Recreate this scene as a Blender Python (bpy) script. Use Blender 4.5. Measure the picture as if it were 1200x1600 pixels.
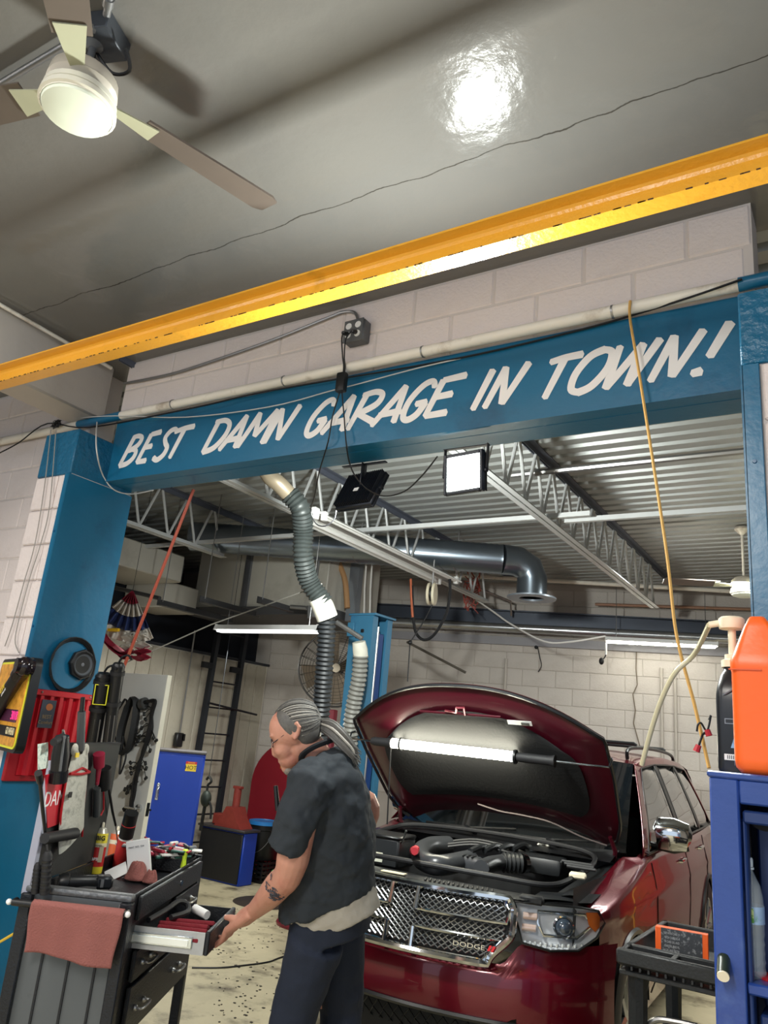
import bpy, bmesh, math, random
from mathutils import Vector, Matrix
random.seed(7)
for o in list(bpy.data.objects): bpy.data.objects.remove(o)
SC = bpy.context.scene
COL = SC.collection
PI = math.pi
R_ = math.radians
# ------------------------------------------------------------------ camera
FPX = 1195.0
CAM = Vector((0, 0, 1.70))
AX = (Vector((.8488, -.0745, -.5235)), Vector((.5211, .2878, .8035)), Vector((.0903, -.9548, .2832)))
rot = Matrix(((AX[0][0], -AX[0][1], -AX[0][2]), (AX[1][0], -AX[1][1], -AX[1][2]), (AX[2][0], -AX[2][1], -AX[2][2])))
cd = bpy.data.cameras.new('camera')
cd.sensor_fit = 'VERTICAL'; cd.sensor_height = 24; cd.lens = FPX / 1600 * 24; cd.clip_start = .05
cam = bpy.data.objects.new('camera', cd); COL.objects.link(cam)
cam.matrix_world = Matrix.Translation(CAM) @ rot.to_quaternion().to_matrix().to_4x4()
SC.camera = cam
SC.view_settings.view_transform = 'Standard'; SC.view_settings.look = 'None'
SC.view_settings.gamma = 1; SC.view_settings.use_curve_mapping = False
SC.view_settings.exposure = 0.35
# ------------------------------------------------------------------ world and lights
wd = bpy.data.worlds.new('world'); SC.world = wd; wd.use_nodes = True
wd.node_tree.nodes['Background'].inputs[0].default_value = (.62, .72, .85, 1)
wd.node_tree.nodes['Background'].inputs[1].default_value = 1.1
def area(name, loc, aim, size, power, col=(1, 1, 1), sy=None, spread=180):
    l = bpy.data.lights.new(name, 'AREA'); l.energy = power; l.color = col
    l.shape = 'RECTANGLE'; l.size = size; l.size_y = sy or size; l.spread = R_(spread)
    o = bpy.data.objects.new(name, l); COL.objects.link(o); o.location = loc
    o.rotation_euler = (Vector(aim) - Vector(loc)).to_track_quat('-Z', 'Y').to_euler()
    return o
area('front_strip_light', (-1.0, -1.6, 3.6), (-1.0, -1.3, 0), .3, 150, (1, .95, .88), 2.4)
area('front_strip_light', (-3.6, -0.6, 3.6), (-3.6, -.4, 0), .3, 75, (1, .95, .88), 2.4)
area('flood_lamp_front', (-1.40, 2.66, 2.79), (-1.30, 1.4, 2.62), .15, 70, (.96, 1, .95), .19)
area('flood_lamp_bay', (-2.10, 2.98, 2.80), (-2.3, 4.6, 2.2), .15, 75, (.96, 1, .95), .19)
area('bay_fill_light', (-.3, 7.0, 3.2), (-.6, 7.0, 0), .3, 105, (.97, 1, .95), 3.0)  # added bay fill without a fixture, placed clear of the windscreen reflection
area('bay_fill_light', (-5.6, 5.6, 2.45), (-5.6, 5.6, 0), .25, 40, (.97, 1, .95), 1.5)
# ------------------------------------------------------------------ helpers
def ray(px, py): return rot @ Vector((px - 600, 800 - py, -FPX))
def at_y(px, py, Y): d = ray(px, py); return CAM + d * ((Y - CAM.y) / d.y)
def at_x(px, py, X): d = ray(px, py); return CAM + d * ((X - CAM.x) / d.x)
def at_z(px, py, Z): d = ray(px, py); return CAM + d * ((Z - CAM.z) / d.z)
def at_d(px, py, dep): return CAM + ray(px, py) * (dep / FPX)
WA = R_(15); WO = Vector((-7.0, 8.21, 0)); WN = Vector((-math.sin(WA), math.cos(WA), 0)); WU = Vector((math.cos(WA), math.sin(WA), 0))
def at_w(px, py, off=0): d = ray(px, py); return CAM + d * (((WO - CAM).dot(WN) + off) / d.dot(WN))
def lin(c):
    r = []
    for v in c[:3]:
        v /= 255
        r.append(v / 12.92 if v <= .04045 else ((v + .055) / 1.055) ** 2.4)
    return (*r, 1)
MATS = {}
def M(name, col, rough=.5, metal=0, var=.12, scale=6, bump=0, bscale=90, coat=0, spec=.5, emit=0, ecol=None, trans=0, alpha=1, dirt=None, dscale=3, dlo=.55, dhi=.7, ior=1.45, bdist=.01):
    if name in MATS: return MATS[name]
    m = bpy.data.materials.new(name); m.use_nodes = True; MATS[name] = m
    nt = m.node_tree; n = nt.nodes; L = nt.links.new; b = n['Principled BSDF']
    tc = n.new('ShaderNodeTexCoord')
    nz = n.new('ShaderNodeTexNoise'); nz.inputs['Scale'].default_value = scale; nz.inputs['Detail'].default_value = 4
    L(tc.outputs['Object'], nz.inputs['Vector'])
    mx = n.new('ShaderNodeMix'); mx.data_type = 'RGBA'
    c = lin(col)
    mx.inputs[6].default_value = (*[v * (1 - var) for v in c[:3]], 1); mx.inputs[7].default_value = (*[min(1, v * (1 + var)) for v in c[:3]], 1)
    L(nz.outputs['Fac'], mx.inputs[0]); out = mx.outputs[2]
    if dirt:
        dn = n.new('ShaderNodeTexNoise'); dn.inputs['Scale'].default_value = dscale; dn.inputs['Detail'].default_value = 6; dn.inputs['Roughness'].default_value = .65
        L(tc.outputs['Object'], dn.inputs['Vector'])
        mr = n.new('ShaderNodeMapRange'); mr.inputs[1].default_value = dlo; mr.inputs[2].default_value = dhi
        L(dn.outputs['Fac'], mr.inputs[0])
        m2 = n.new('ShaderNodeMix'); m2.data_type = 'RGBA'; m2.inputs[7].default_value = lin(dirt)
        L(mr.outputs[0], m2.inputs[0]); L(out, m2.inputs[6]); out = m2.outputs[2]
    L(out, b.inputs['Base Color'])
    b.inputs['Roughness'].default_value = rough; b.inputs['Metallic'].default_value = metal
    b.inputs['Coat Weight'].default_value = coat; b.inputs['Coat Roughness'].default_value = .04
    b.inputs['Specular IOR Level'].default_value = spec; b.inputs['IOR'].default_value = ior
    b.inputs['Transmission Weight'].default_value = trans; b.inputs['Alpha'].default_value = alpha
    if emit:
        b.inputs['Emission Color'].default_value = lin(ecol or col); b.inputs['Emission Strength'].default_value = emit
    if bump:
        bn = n.new('ShaderNodeTexNoise'); bn.inputs['Scale'].default_value = bscale; bn.inputs['Detail'].default_value = 5
        L(tc.outputs['Object'], bn.inputs['Vector'])
        bp = n.new('ShaderNodeBump'); bp.inputs['Strength'].default_value = bump; bp.inputs['Distance'].default_value = bdist
        L(bn.outputs['Fac'], bp.inputs['Height']); L(bp.outputs[0], b.inputs['Normal'])
    return m
def frame(w):
    w = Vector(w).normalized()
    a = Vector((0, 0, 1)) if abs(w.z) < .9 else Vector((1, 0, 0))
    u = a.cross(w).normalized(); return u, w.cross(u), w
def rz(a): return Matrix.Rotation(a, 3, 'Z')
def rx(a): return Matrix.Rotation(a, 3, 'X')
def ry(a): return Matrix.Rotation(a, 3, 'Y')
def spline(pts, k=6):
    pts = [Vector(p) for p in pts]; r = []
    for i in range(len(pts) - 1):
        p0 = pts[max(i - 1, 0)]; p1 = pts[i]; p2 = pts[i + 1]; p3 = pts[min(i + 2, len(pts) - 1)]
        for j in range(k):
            t = j / k
            r.append(.5 * ((2 * p1) + (p2 - p0) * t + (2 * p0 - 5 * p1 + 4 * p2 - p3) * t * t + (3 * p1 - p0 - 3 * p2 + p3) * t ** 3))
    r.append(pts[-1]); return r
def sag(a, b, s, n=10): 
    a = Vector(a); b = Vector(b); return [a.lerp(b, i / n) - Vector((0, 0, s * 4 * (i / n) * (1 - i / n))) for i in range(n + 1)]
class MB:
    def __init__(s): s.bm = bmesh.new(); s.mi = 0
    def add(s, vs, fs):
        v = [s.bm.verts.new(p) for p in vs]; r = []
        for f in fs:
            try: q = s.bm.faces.new([v[i] for i in f]); q.material_index = s.mi; r.append(q)
            except ValueError: pass
        return v, r
    def box(s, c, size, R=None, b=0, seg=1):
        c = Vector(c); h = [x / 2 for x in size]
        vs = [Vector((x * h[0], y * h[1], z * h[2])) for x in (-1, 1) for y in (-1, 1) for z in (-1, 1)]
        if R is not None: vs = [R @ v for v in vs]
        v, f = s.add([c + p for p in vs], [(0, 1, 3, 2), (4, 6, 7, 5), (0, 4, 5, 1), (2, 3, 7, 6), (0, 2, 6, 4), (1, 5, 7, 3)])
        if b: 
            es = list({e for q in f for e in q.edges})
            r = bmesh.ops.bevel(s.bm, geom=es, offset=b, segments=seg, affect='EDGES', profile=.5)
            for q in r['faces']: q.material_index = s.mi
        return s
    def bx(s, x0, x1, y0, y1, z0, z1, b=0, seg=1): return s.box(((x0 + x1) / 2, (y0 + y1) / 2, (z0 + z1) / 2), (abs(x1 - x0), abs(y1 - y0), abs(z1 - z0)), None, b, seg)
    def cyl(s, p0, p1, r0, r1=None, n=12, cap=True):
        return s.tube([p0, p1], [r0, r0 if r1 is None else r1], n, cap)
    def tube(s, pts, r, n=6, cap=True, closed=False, flat=1, up=None):
        pts = [Vector(p) for p in pts]; k = len(pts)
        rs = r if isinstance(r, (list, tuple)) else [r] * k
        T = []
        for i in range(k):
            a = pts[(i - 1) % k] if closed else pts[max(i - 1, 0)]; b = pts[(i + 1) % k] if closed else pts[min(i + 1, k - 1)]
            d = (b - a); T.append(d.normalized() if d.length > 1e-9 else Vector((0, 0, 1)))
        u = frame(T[0])[0] if up is None else (Vector(up) - T[0] * T[0].dot(Vector(up))).normalized()
        V = []
        for i in range(k):
            u = (u - T[i] * u.dot(T[i])).normalized(); w = T[i].cross(u)
            V += [pts[i] + (u * math.cos(2 * PI * j / n) + w * math.sin(2 * PI * j / n) * flat) * rs[i] for j in range(n)]
        F = []
        for i in range(k if closed else k - 1):
            for j in range(n):
                a = i * n + j; b = i * n + (j + 1) % n; c = ((i + 1) % k) * n
                F.append((a, b, c + (j + 1) % n, c + j))
        if cap and not closed: F += [tuple(range(n))[::-1], tuple((k - 1) * n + j for j in range(n))]
        s.add(V, F); return s
    def lathe(s, prof, n=20, o=(0, 0, 0), w=(0, 0, 1), cap=True):
        u, v, w = frame(w); o = Vector(o); V = []
        for r, z in prof: V += [o + (u * math.cos(2 * PI * j / n) + v * math.sin(2 * PI * j / n)) * max(r, 1e-4) + w * z for j in range(n)]
        k = len(prof); F = [(i * n + j, i * n + (j + 1) % n, (i + 1) * n + (j + 1) % n, (i + 1) * n + j) for i in range(k - 1) for j in range(n)]
        if cap: F += [tuple(range(n))[::-1], tuple((k - 1) * n + j for j in range(n))]
        s.add(V, F); return s
    def prism(s, poly, t, o=(0, 0, 0), u=(1, 0, 0), v=(0, 0, 1), w=None):
        o = Vector(o); u = Vector(u); v = Vector(v); w = u.cross(v).normalized() if w is None else Vector(w); k = len(poly)
        V = [o + u * a + v * b for a, b in poly] + [o + u * a + v * b + w * t for a, b in poly]
        F = [tuple(range(k))[::-1], tuple(range(k, 2 * k))] + [(i, (i + 1) % k, k + (i + 1) % k, k + i) for i in range(k)]
        s.add(V, F); return s
    def sph(s, c, r, n=12, m=8, R=None):
        r = (r, r, r) if not isinstance(r, (tuple, list)) else r; c = Vector(c); V = []; F = []
        P = lambda a, b: Vector((r[0] * math.sin(a) * math.cos(b), r[1] * math.sin(a) * math.sin(b), r[2] * math.cos(a)))
        Q = lambda p: c + (R @ p if R is not None else p)
        V = [Q(P(0, 0))] + [Q(P(PI * i / m, 2 * PI * j / n)) for i in range(1, m) for j in range(n)] + [Q(P(PI, 0))]
        for j in range(n): F.append((0, 1 + j, 1 + (j + 1) % n)); F.append((len(V) - 1, 1 + (m - 2) * n + (j + 1) % n, 1 + (m - 2) * n + j))
        for i in range(m - 2):
            for j in range(n): a = 1 + i * n; F.append((a + j, a + n + j, a + n + (j + 1) % n, a + (j + 1) % n))
        s.add(V, F); return s
    def grid(s, fn, nu, nv, keep=None):
        V = [Vector(fn(i / nu, j / nv)) for i in range(nu + 1) for j in range(nv + 1)]; F = []
        for i in range(nu):
            for j in range(nv):
                if keep and not keep((i + .5) / nu, (j + .5) / nv): continue
                a = i * (nv + 1) + j; F.append((a, a + nv + 1, a + nv + 2, a + 1))
        v, f = s.add(V, F)
        for q in v:
            if not q.link_faces: s.bm.verts.remove(q)
        return s
    def build(s, name, mats, parent=None, world=False, smooth=True, ang=38, solid=0, sub=0, weld=True, flat=False):
        bm = s.bm
        if weld: bmesh.ops.remove_doubles(bm, verts=bm.verts, dist=1e-5)
        bmesh.ops.recalc_face_normals(bm, faces=bm.faces)
        if world and parent is not None:
            r = parent
            while r.parent: r = r.parent
            bm.transform(r.matrix_basis.inverted())
        me = bpy.data.meshes.new(name); bm.to_mesh(me); bm.free()
        for m in (mats if isinstance(mats, (list, tuple)) else [mats]): me.materials.append(m)
        if smooth and not flat:
            for p in me.polygons: p.use_smooth = True
            me.set_sharp_from_angle(angle=R_(ang))
        o = bpy.data.objects.new(name, me); COL.objects.link(o)
        if parent is not None: o.parent = parent
        if solid: 
            q = o.modifiers.new('thickness', 'SOLIDIFY'); q.thickness = solid; q.offset = 0
        if sub: 
            q = o.modifiers.new('smooth', 'SUBSURF'); q.levels = sub; q.render_levels = sub
        return o
def tag(o, label=None, cat=None, group=None, kind=None):
    if label: o['label'] = label
    if cat: o['category'] = cat
    if group: o['group'] = group
    if kind: o['kind'] = kind
    return o
def thing(name, label, cat, loc=(0, 0, 0), a=0, group=None):
    o = bpy.data.objects.new(name, None); COL.objects.link(o); o.empty_display_size = .05
    o.matrix_basis = Matrix.Translation(Vector(loc)) @ Matrix.Rotation(a, 4, 'Z')
    return tag(o, label, cat, group)
def single(name, mb, mats, label, cat, group=None, **k):
    bm = mb.bm; xs = [v.co for v in bm.verts]
    c = Vector(((min(v.x for v in xs) + max(v.x for v in xs)) / 2, (min(v.y for v in xs) + max(v.y for v in xs)) / 2, min(v.z for v in xs)))
    bmesh.ops.translate(bm, vec=-c, verts=bm.verts)
    o = mb.build(name, mats, **k); o.location = c
    return tag(o, label, cat, group)
def struct(name, mb, mats, parent=None, **k):
    o = mb.build(name, mats, parent, **k)
    if parent is None: o['kind'] = 'structure'
    return o
def dup(root, loc=None, a=None, label=None):
    r = root.copy(); COL.objects.link(r)
    if loc is not None: r.matrix_basis = Matrix.Translation(Vector(loc)) @ Matrix.Rotation(a or 0, 4, 'Z')
    if label: r['label'] = label
    for ch in list(root.children):
        c = ch.copy(); COL.objects.link(c); c.parent = r
        for g in list(ch.children):
            d = g.copy(); COL.objects.link(d); d.parent = c
    return r
def inst(proto, parent, loc=(0, 0, 0), R=None, name=None, S=None):
    o = proto.copy(); COL.objects.link(o); o.parent = parent
    o.matrix_basis = Matrix.Translation(Vector(loc)) @ (R.to_4x4() if R is not None else Matrix.Identity(4)) @ (Matrix.Diagonal((*S, 1)) if S is not None else Matrix.Identity(4))
    return o
def text(s, size, o, u, v, mat, parent=None, name='lettering', depth=.0006, align='CENTER', world=True, shear=0, bold=0, squash=1):
    cu = bpy.data.curves.new('t', 'FONT'); cu.body = s; cu.size = size; cu.align_x = align; cu.align_y = 'CENTER'; cu.extrude = depth; cu.shear = shear; cu.offset = bold
    cu.resolution_u = 3
    ob = bpy.data.objects.new('t', cu); COL.objects.link(ob)
    dg = bpy.context.evaluated_depsgraph_get(); me = bpy.data.meshes.new_from_object(ob.evaluated_get(dg))
    bpy.data.objects.remove(ob); bpy.data.curves.remove(cu)
    u = Vector(u).normalized(); v = Vector(v).normalized(); w = u.cross(v)
    me.transform(Matrix((( u.x * squash, v.x, w.x, o[0]), (u.y * squash, v.y, w.y, o[1]), (u.z * squash, v.z, w.z, o[2]), (0, 0, 0, 1))))
    if world and parent is not None:
        r = parent
        while r.parent: r = r.parent
        me.transform(r.matrix_basis.inverted())
    me.name = name; me.materials.clear(); me.materials.append(mat)
    ob = bpy.data.objects.new(name, me); COL.objects.link(ob)
    if parent is not None: ob.parent = parent
    return ob
def flatp(name, pts, mat, parent, t=.001, world=True):   # thin printed sheet given by 3D corners
    pts = [Vector(p) for p in pts]; n = (pts[1] - pts[0]).cross(pts[-1] - pts[0]).normalized()
    m = MB(); k = len(pts); m.add([p - n * t / 2 for p in pts] + [p + n * t / 2 for p in pts], [tuple(range(k))[::-1], tuple(range(k, 2 * k))] + [(i, (i + 1) % k, k + (i + 1) % k, k + i) for i in range(k)])
    return m.build(name, mat, parent, world=world, smooth=False)
# ------------------------------------------------------------------ materials
WHITEB = M('painted_block', (222, 211, 207), .55, bump=.5, bscale=70, bdist=.006, var=.05, dirt=(190, 178, 172), dscale=2, dlo=.55, dhi=.85)
BAYB = M('bay_block', (198, 190, 182), .6, bump=.4, bscale=60, var=.06, dirt=(168, 158, 148), dscale=1.6, dlo=.5, dhi=.85)
MORT = M('mortar', (206, 197, 192), .8, var=.1)
BLUE = M('teal_paint', (22, 100, 136), .32, bump=.12, bscale=25, var=.06, spec=.55, dirt=(16, 72, 104), dscale=2.2, dlo=.55, dhi=.8)
BLUER = M('rough_teal_paint', (26, 96, 130), .3, bump=.9, bscale=28, bdist=.012, var=.08)
BLUED = M('deep_teal_paint', (20, 82, 122), .3, bump=.1, bscale=25, var=.06)
LETW = M('letter_white', (232, 228, 224), .5, var=.03)
YEL = M('yellow_paint', (240, 172, 52), .28, bump=.25, bscale=45, var=.06, spec=.6, dirt=(200, 140, 30), dscale=5, dlo=.6, dhi=.8)
RUST = M('chipped_rust', (70, 48, 32), .8)
PIPEW = M('white_pipe', (226, 220, 208), .4, var=.06, dirt=(170, 155, 138), dscale=4)
STEEL = M('galvanised', (150, 150, 150), .35, .8, var=.15)
GREYP = M('grey_paint', (96, 98, 100), .45, .2)
BLACK = M('black_plastic', (22, 23, 25), .4, var=.2)
RUBBER = M('black_rubber', (26, 26, 28), .6, var=.2)
DARKST = M('dark_steel', (38, 40, 44), .4, .5, var=.2)
CABLE = M('black_cable', (20, 20, 22), .5)
WCABLE = M('white_cable', (206, 203, 198), .5)
CHROME = M('chrome', (205, 208, 210), .08, 1, var=.03)
CREAM = M('cream_plastic', (226, 216, 190), .4)
WHITE = M('white_enamel', (232, 232, 230), .35, var=.04)
RED = M('red_paint', (170, 28, 36), .35, var=.1)
def ceiling_mat():
    m = M('ceiling_paint', (116, 114, 110), .11, bump=.3, bscale=14, bdist=.008, var=.1, scale=1.2, spec=.4)
    nt = m.node_tree; n = nt.nodes; L = nt.links.new; b = n['Principled BSDF']
    src = b.inputs['Base Color'].links[0].from_socket
    tc = n.new('ShaderNodeTexCoord'); sp = n.new('ShaderNodeSeparateXYZ'); L(tc.outputs['Object'], sp.inputs[0])
    nz = n.new('ShaderNodeTexNoise'); nz.inputs['Scale'].default_value = 5; nz.inputs['Detail'].default_value = 6; L(tc.outputs['Object'], nz.inputs['Vector'])
    a = n.new('ShaderNodeMath'); a.operation = 'MULTIPLY_ADD'; a.inputs[1].default_value = .07; L(nz.outputs['Fac'], a.inputs[0]); L(sp.outputs['Y'], a.inputs[2])
    d = n.new('ShaderNodeMath'); d.operation = 'SUBTRACT'; d.inputs[1].default_value = 2.085; L(a.outputs[0], d.inputs[0])
    e = n.new('ShaderNodeMath'); e.operation = 'ABSOLUTE'; L(d.outputs[0], e.inputs[0])
    r = n.new('ShaderNodeMapRange'); r.inputs[1].default_value = .0012; r.inputs[2].default_value = .004; L(e.outputs[0], r.inputs[0])
    mx = n.new('ShaderNodeMix'); mx.data_type = 'RGBA'; mx.inputs[6].default_value = lin((62, 58, 52)); L(r.outputs[0], mx.inputs[0]); L(src, mx.inputs[7]); L(mx.outputs[2], b.inputs['Base Color'])
    return m
CEIL = ceiling_mat()
FLOORM = M('stained_concrete', (194, 182, 150), .55, bump=.3, bscale=30, var=.14, scale=5, dirt=(78, 68, 52), dscale=3.2, dlo=.5, dhi=.72)
# ------------------------------------------------------------------ room shell
m = MB(); m.bx(-9.5, 4, -5, 11.5, -.1, 0); struct('floor', m, FLOORM)
m = MB(); m.bx(-9.5, 4, -5, 2.9, 3.76, 3.9); struct('ceiling', m, CEIL)
PROTO = {}
def block_proto(lx, lz, mat, t=.05):
    k = (round(lx, 3), round(lz, 3), mat.name)
    if k not in PROTO:
        mm = MB(); mm.box((0, 0, 0), (lx, t, lz), None, .006); PROTO[k] = mm.build('block', mat, smooth=False)
        PROTO[k]['_used'] = 0
    return PROTO[k]
def blocks(parent, o, u, x0, x1, zs, off, mat, skip=None, L=.406, gap=.009, name='block'):
    # courses between heights zs; running bond along u, block faces proud of the mortar bed
    u = Vector(u); w = Vector((u.y, -u.x, 0)); ang = math.atan2(u.y, u.x); o = Vector(o)
    for i in range(len(zs) - 1):
        h = zs[i + 1] - zs[i] - gap; x = x0 - ((x0 - off - (i % 2) * L / 2) % L)
        while x < x1:
            a = max(x, x0); b = min(x + L, x1); x += L
            if b - a < .04: continue
            if skip and skip((a + b) / 2, (zs[i] + zs[i + 1]) / 2): continue
            p = block_proto(b - a - gap, h, mat)
            q = p if not p['_used'] else p.copy()
            if p['_used']: COL.objects.link(q)
            p['_used'] = 1
            q.name = name; q.parent = parent
            q.matrix_basis = Matrix.Translation(o + u * ((a + b) / 2) + Vector((0, 0, (zs[i] + zs[i + 1]) / 2)) + w * random.uniform(.0, .002)) @ Matrix.Rotation(ang, 4, 'Z')
Zc = [3.575 + .2 * 1 - .203 * k for k in range(0, 19)]
Zc = [3.755, 3.575] + [3.575 - .203 * k for k in range(1, 18)]
m = MB(); m.bx(-3.72, -.25, 2.7075, 2.88, 3.36, 3.76); m.bx(-9.4, -3.98, 2.7075, 2.88, 0, 3.76); m.bx(.3, 3.9, 2.712, 2.88, 0, 3.76)
wf = struct('wall_front', m, MORT)
blocks(wf, (0, 2.728, 0), (1, 0, 0), -3.72, -.25, Zc[2:3] + [3.575, 3.755] if False else [3.366, 3.575, 3.755], -.886 - .203, WHITEB)
blocks(wf, (0, 2.728, 0), (1, 0, 0), -7.0, -3.99, sorted(Zc + [0.005]), -4.1, WHITEB)
m = MB(); m.bx(3.9, 4.0, 1.2, 11, 0, 3.76); struct('wall_right', m, M('dark_wall', (74, 66, 62), .7))
m = MB(); m.bx(-9.5, -9.4, -5, 11, 0, 3.76); struct('wall_left', m, M('plain_wall', (206, 198, 192), .6))
# columns either side of the opening
def column(name, x0, x1, in0, in1):
    m = MB(); m.bx(x0, x1, 2.462, 2.88, 0, 3.22)
    c = struct(name, m, MORT)
    m = MB(); m.bx(x0 - .002, x1 + .002, 2.45, 2.884, 2.956, 3.225, .006); m.build('painted_cap', BLUER, c)
    m = MB(); m.bx(in0, in1, 2.446, 2.462, 0, 2.955, .002)
    xs = x1 if name == 'trim_1' else x0
    m.bx(xs - .004, xs + .004, 2.446, 2.888, 0, 2.955); m.build('steel_corner_plate', BLUE, c)
    m = MB()
    for z in (2.62, 2.1, 1.5, .9): m.cyl(((in0 + in1) / 2, 2.448, z), ((in0 + in1) / 2, 2.441, z), .008, .006, 8)
    m.build('bolt', BLUED, c)
    b0, b1 = (x0, in0 - .003) if name == 'trim_1' else (in1 + .003, x1)
    blocks(c, (0, 2.474, 0), (1, 0, 0), b0, b1, sorted([2.956 - .203 * k for k in range(0, 13)]), b0, WHITEB, L=.41 if name == 'trim_1' else .406)
column('trim_1', -4.0, -3.70, -3.735, -3.70)
column('trim_2', -.278, .45, -.278, -.226)
# sloping box soffit at the left
m = MB(); m.bx(-4.12, -3.86, -4, 2.712, 3.40, 3.76, .012)
st = struct('trim_3', m, M('soffit_paint', (186, 178, 170), .6, bump=.2, bscale=20, var=.06))
# ------------------------------------------------------------------ lettered beam
bt = thing('lettered_beam', 'teal steel beam across the opening with white hand-painted slogan', 'beam', (-2.0, 2.78, 2.985))
m = MB(); m.prism([(2.692, 2.985), (2.888, 2.985), (2.888, 3.0), (2.80, 3.0), (2.80, 3.345), (2.888, 3.345), (2.888, 3.36), (2.692, 3.36)], 3.43, (-3.705, 0, 0), (0, 1, 0), (0, 0, 1)); m.build('beam_channel', BLUE, bt, world=True, smooth=False)
m = MB(); m.bx(-3.705, -.275, 2.686, 2.694, 2.985, 2.993); m.bx(-3.705, -.275, 2.76, 2.764, 2.9835, 2.987); m.build('edge_bead', BLUE, bt, world=True)
LS = {  # brush strokes of each letter in a unit box, sheared on placing
 'B': [[(.08, 0), (.08, 1)], [(.02, .98), (.3, 1), (.56, .9), (.55, .68), (.3, .54), (.12, .52)], [(.3, .54), (.6, .46), (.66, .22), (.45, .04), (.08, 0)]],
 'E': [[(.08, .02), (.08, .97)], [(.08, .97), (.62, 1.0)], [(.08, .52), (.5, .54)], [(.08, .03), (.6, .04)]],
 'S': [[(.62, .86), (.45, 1), (.22, .96), (.12, .76), (.3, .55), (.52, .38), (.52, .14), (.3, 0), (.02, .1)]],
 'T': [[(.3, 0), (.3, .95)], [(-.12, .92), (.3, .97), (.82, .98)]],
 'D': [[(.08, 0), (.08, .98)], [(-.02, .98), (.35, .98), (.62, .8), (.66, .45), (.45, .1), (.08, .01)]],
 'A': [[(0, 0), (.42, 1)], [(.42, 1), (.58, 0)], [(.06, .27), (.62, .3)]],
 'M': [[(0, 0), (.2, 1)], [(.2, 1), (.42, .28)], [(.42, .28), (.78, 1)], [(.78, 1), (.82, 0)]],
 'N': [[(0, 0), (.05, 1)], [(.05, 1), (.72, .04)], [(.72, .04), (1, 1.02)]],
 'G': [[(.62, .82), (.48, 1), (.26, .92), (.08, .55), (.12, .14), (.3, 0), (.5, .12), (.58, .42)], [(.32, .42), (.6, .43)]],
 'R': [[(.06, 0), (.1, 1)], [(0, .96), (.35, 1), (.6, .88), (.56, .62), (.14, .42)], [(.14, .42), (.72, .12)]],
 'I': [[(.06, 0), (.06, 1)]],
 'O': [[(.36, 0), (.12, .12), (.04, .5), (.18, .88), (.46, 1)], [(.42, 1), (.66, .88), (.74, .5), (.58, .12), (.32, 0)]],
 'W': [[(0, 1), (.2, 0)], [(.2, 0), (.62, .95)], [(.62, .95), (.74, 0)], [(.74, 0), (1, 1)]],
 '!': [[(.12, .36), (.2, 1.08)]]}
def stroke(mb, pts, wdt, y, z0=0):
    pts = spline([(p[0], 0, p[1]) for p in pts], 6) if len(pts) > 2 else [Vector((p[0], 0, p[1])) for p in pts]
    k = len(pts); Lf = []; Rt = []
    for i in range(k):
        d = (pts[min(i + 1, k - 1)] - pts[max(i - 1, 0)]).normalized(); n = Vector((-d.z, 0, d.x)); w = wdt * (.92 + .16 * (i / (k - 1)))
        Lf.append(pts[i] + n * w / 2); Rt.append(pts[i] - n * w / 2)
    d0 = (pts[0] - pts[1]).normalized() * wdt * .22; d1 = (pts[-1] - pts[-2]).normalized() * wdt * .22
    ring = [pts[0] + d0] + Lf + [pts[-1] + d1] + Rt[::-1]
    V = [p + Vector((0, y, 0)) for p in ring] + [p + Vector((0, y - .0015, 0)) for p in ring]; n = len(ring)
    F = [(i, (i + 1) % n, n + (i + 1) % n, n + i) for i in range(n)]
    idx = [0] + list(range(1, n))
    for a in (0, n):
        F.append((a, a + 1, a + n - 1)); 
        for i in range(k - 1): F.append((a + 1 + i, a + 2 + i, a + n - 2 - i, a + n - 1 - i))
        F.append((a + k, a + k + 1, a + k + 2))
    mb.add(V, F)
LP = [('B', -3.618, .155), ('E', -3.472, .14), ('S', -3.338, .15), ('T', -3.232, .135), ('D', -2.955, .185), ('A', -2.82, .19), ('M', -2.69, .20), ('N', -2.508, .115),
      ('G', -2.278, .18), ('A', -2.152, .205), ('R', -2.01, .19), ('A', -1.866, .205), ('G', -1.733, .19), ('E', -1.602, .20), ('I', -1.362, .17), ('N', -1.297, .105),
      ('T', -1.073, .135), ('O', -.955, .18), ('W', -.815, .15), ('N', -.618, .105), ('!', -.458, .16)]
for ch, x0, w in LP:
    m = MB(); H = .17
    for st_ in LS[ch]:
        stroke(m, [(x0 + p[0] * w + .085 * p[1], 3.074 + p[1] * H) for p in st_], .0315 if ch != '!' else .036, 2.6915 - random.uniform(.0002, .0008))
    if ch == '!': stroke(m, [(x0 - .012, 3.078), (x0 + .02, 3.082)], .034, 2.6912)
    m.build('letter', LETW, bt, world=True, smooth=False)
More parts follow.
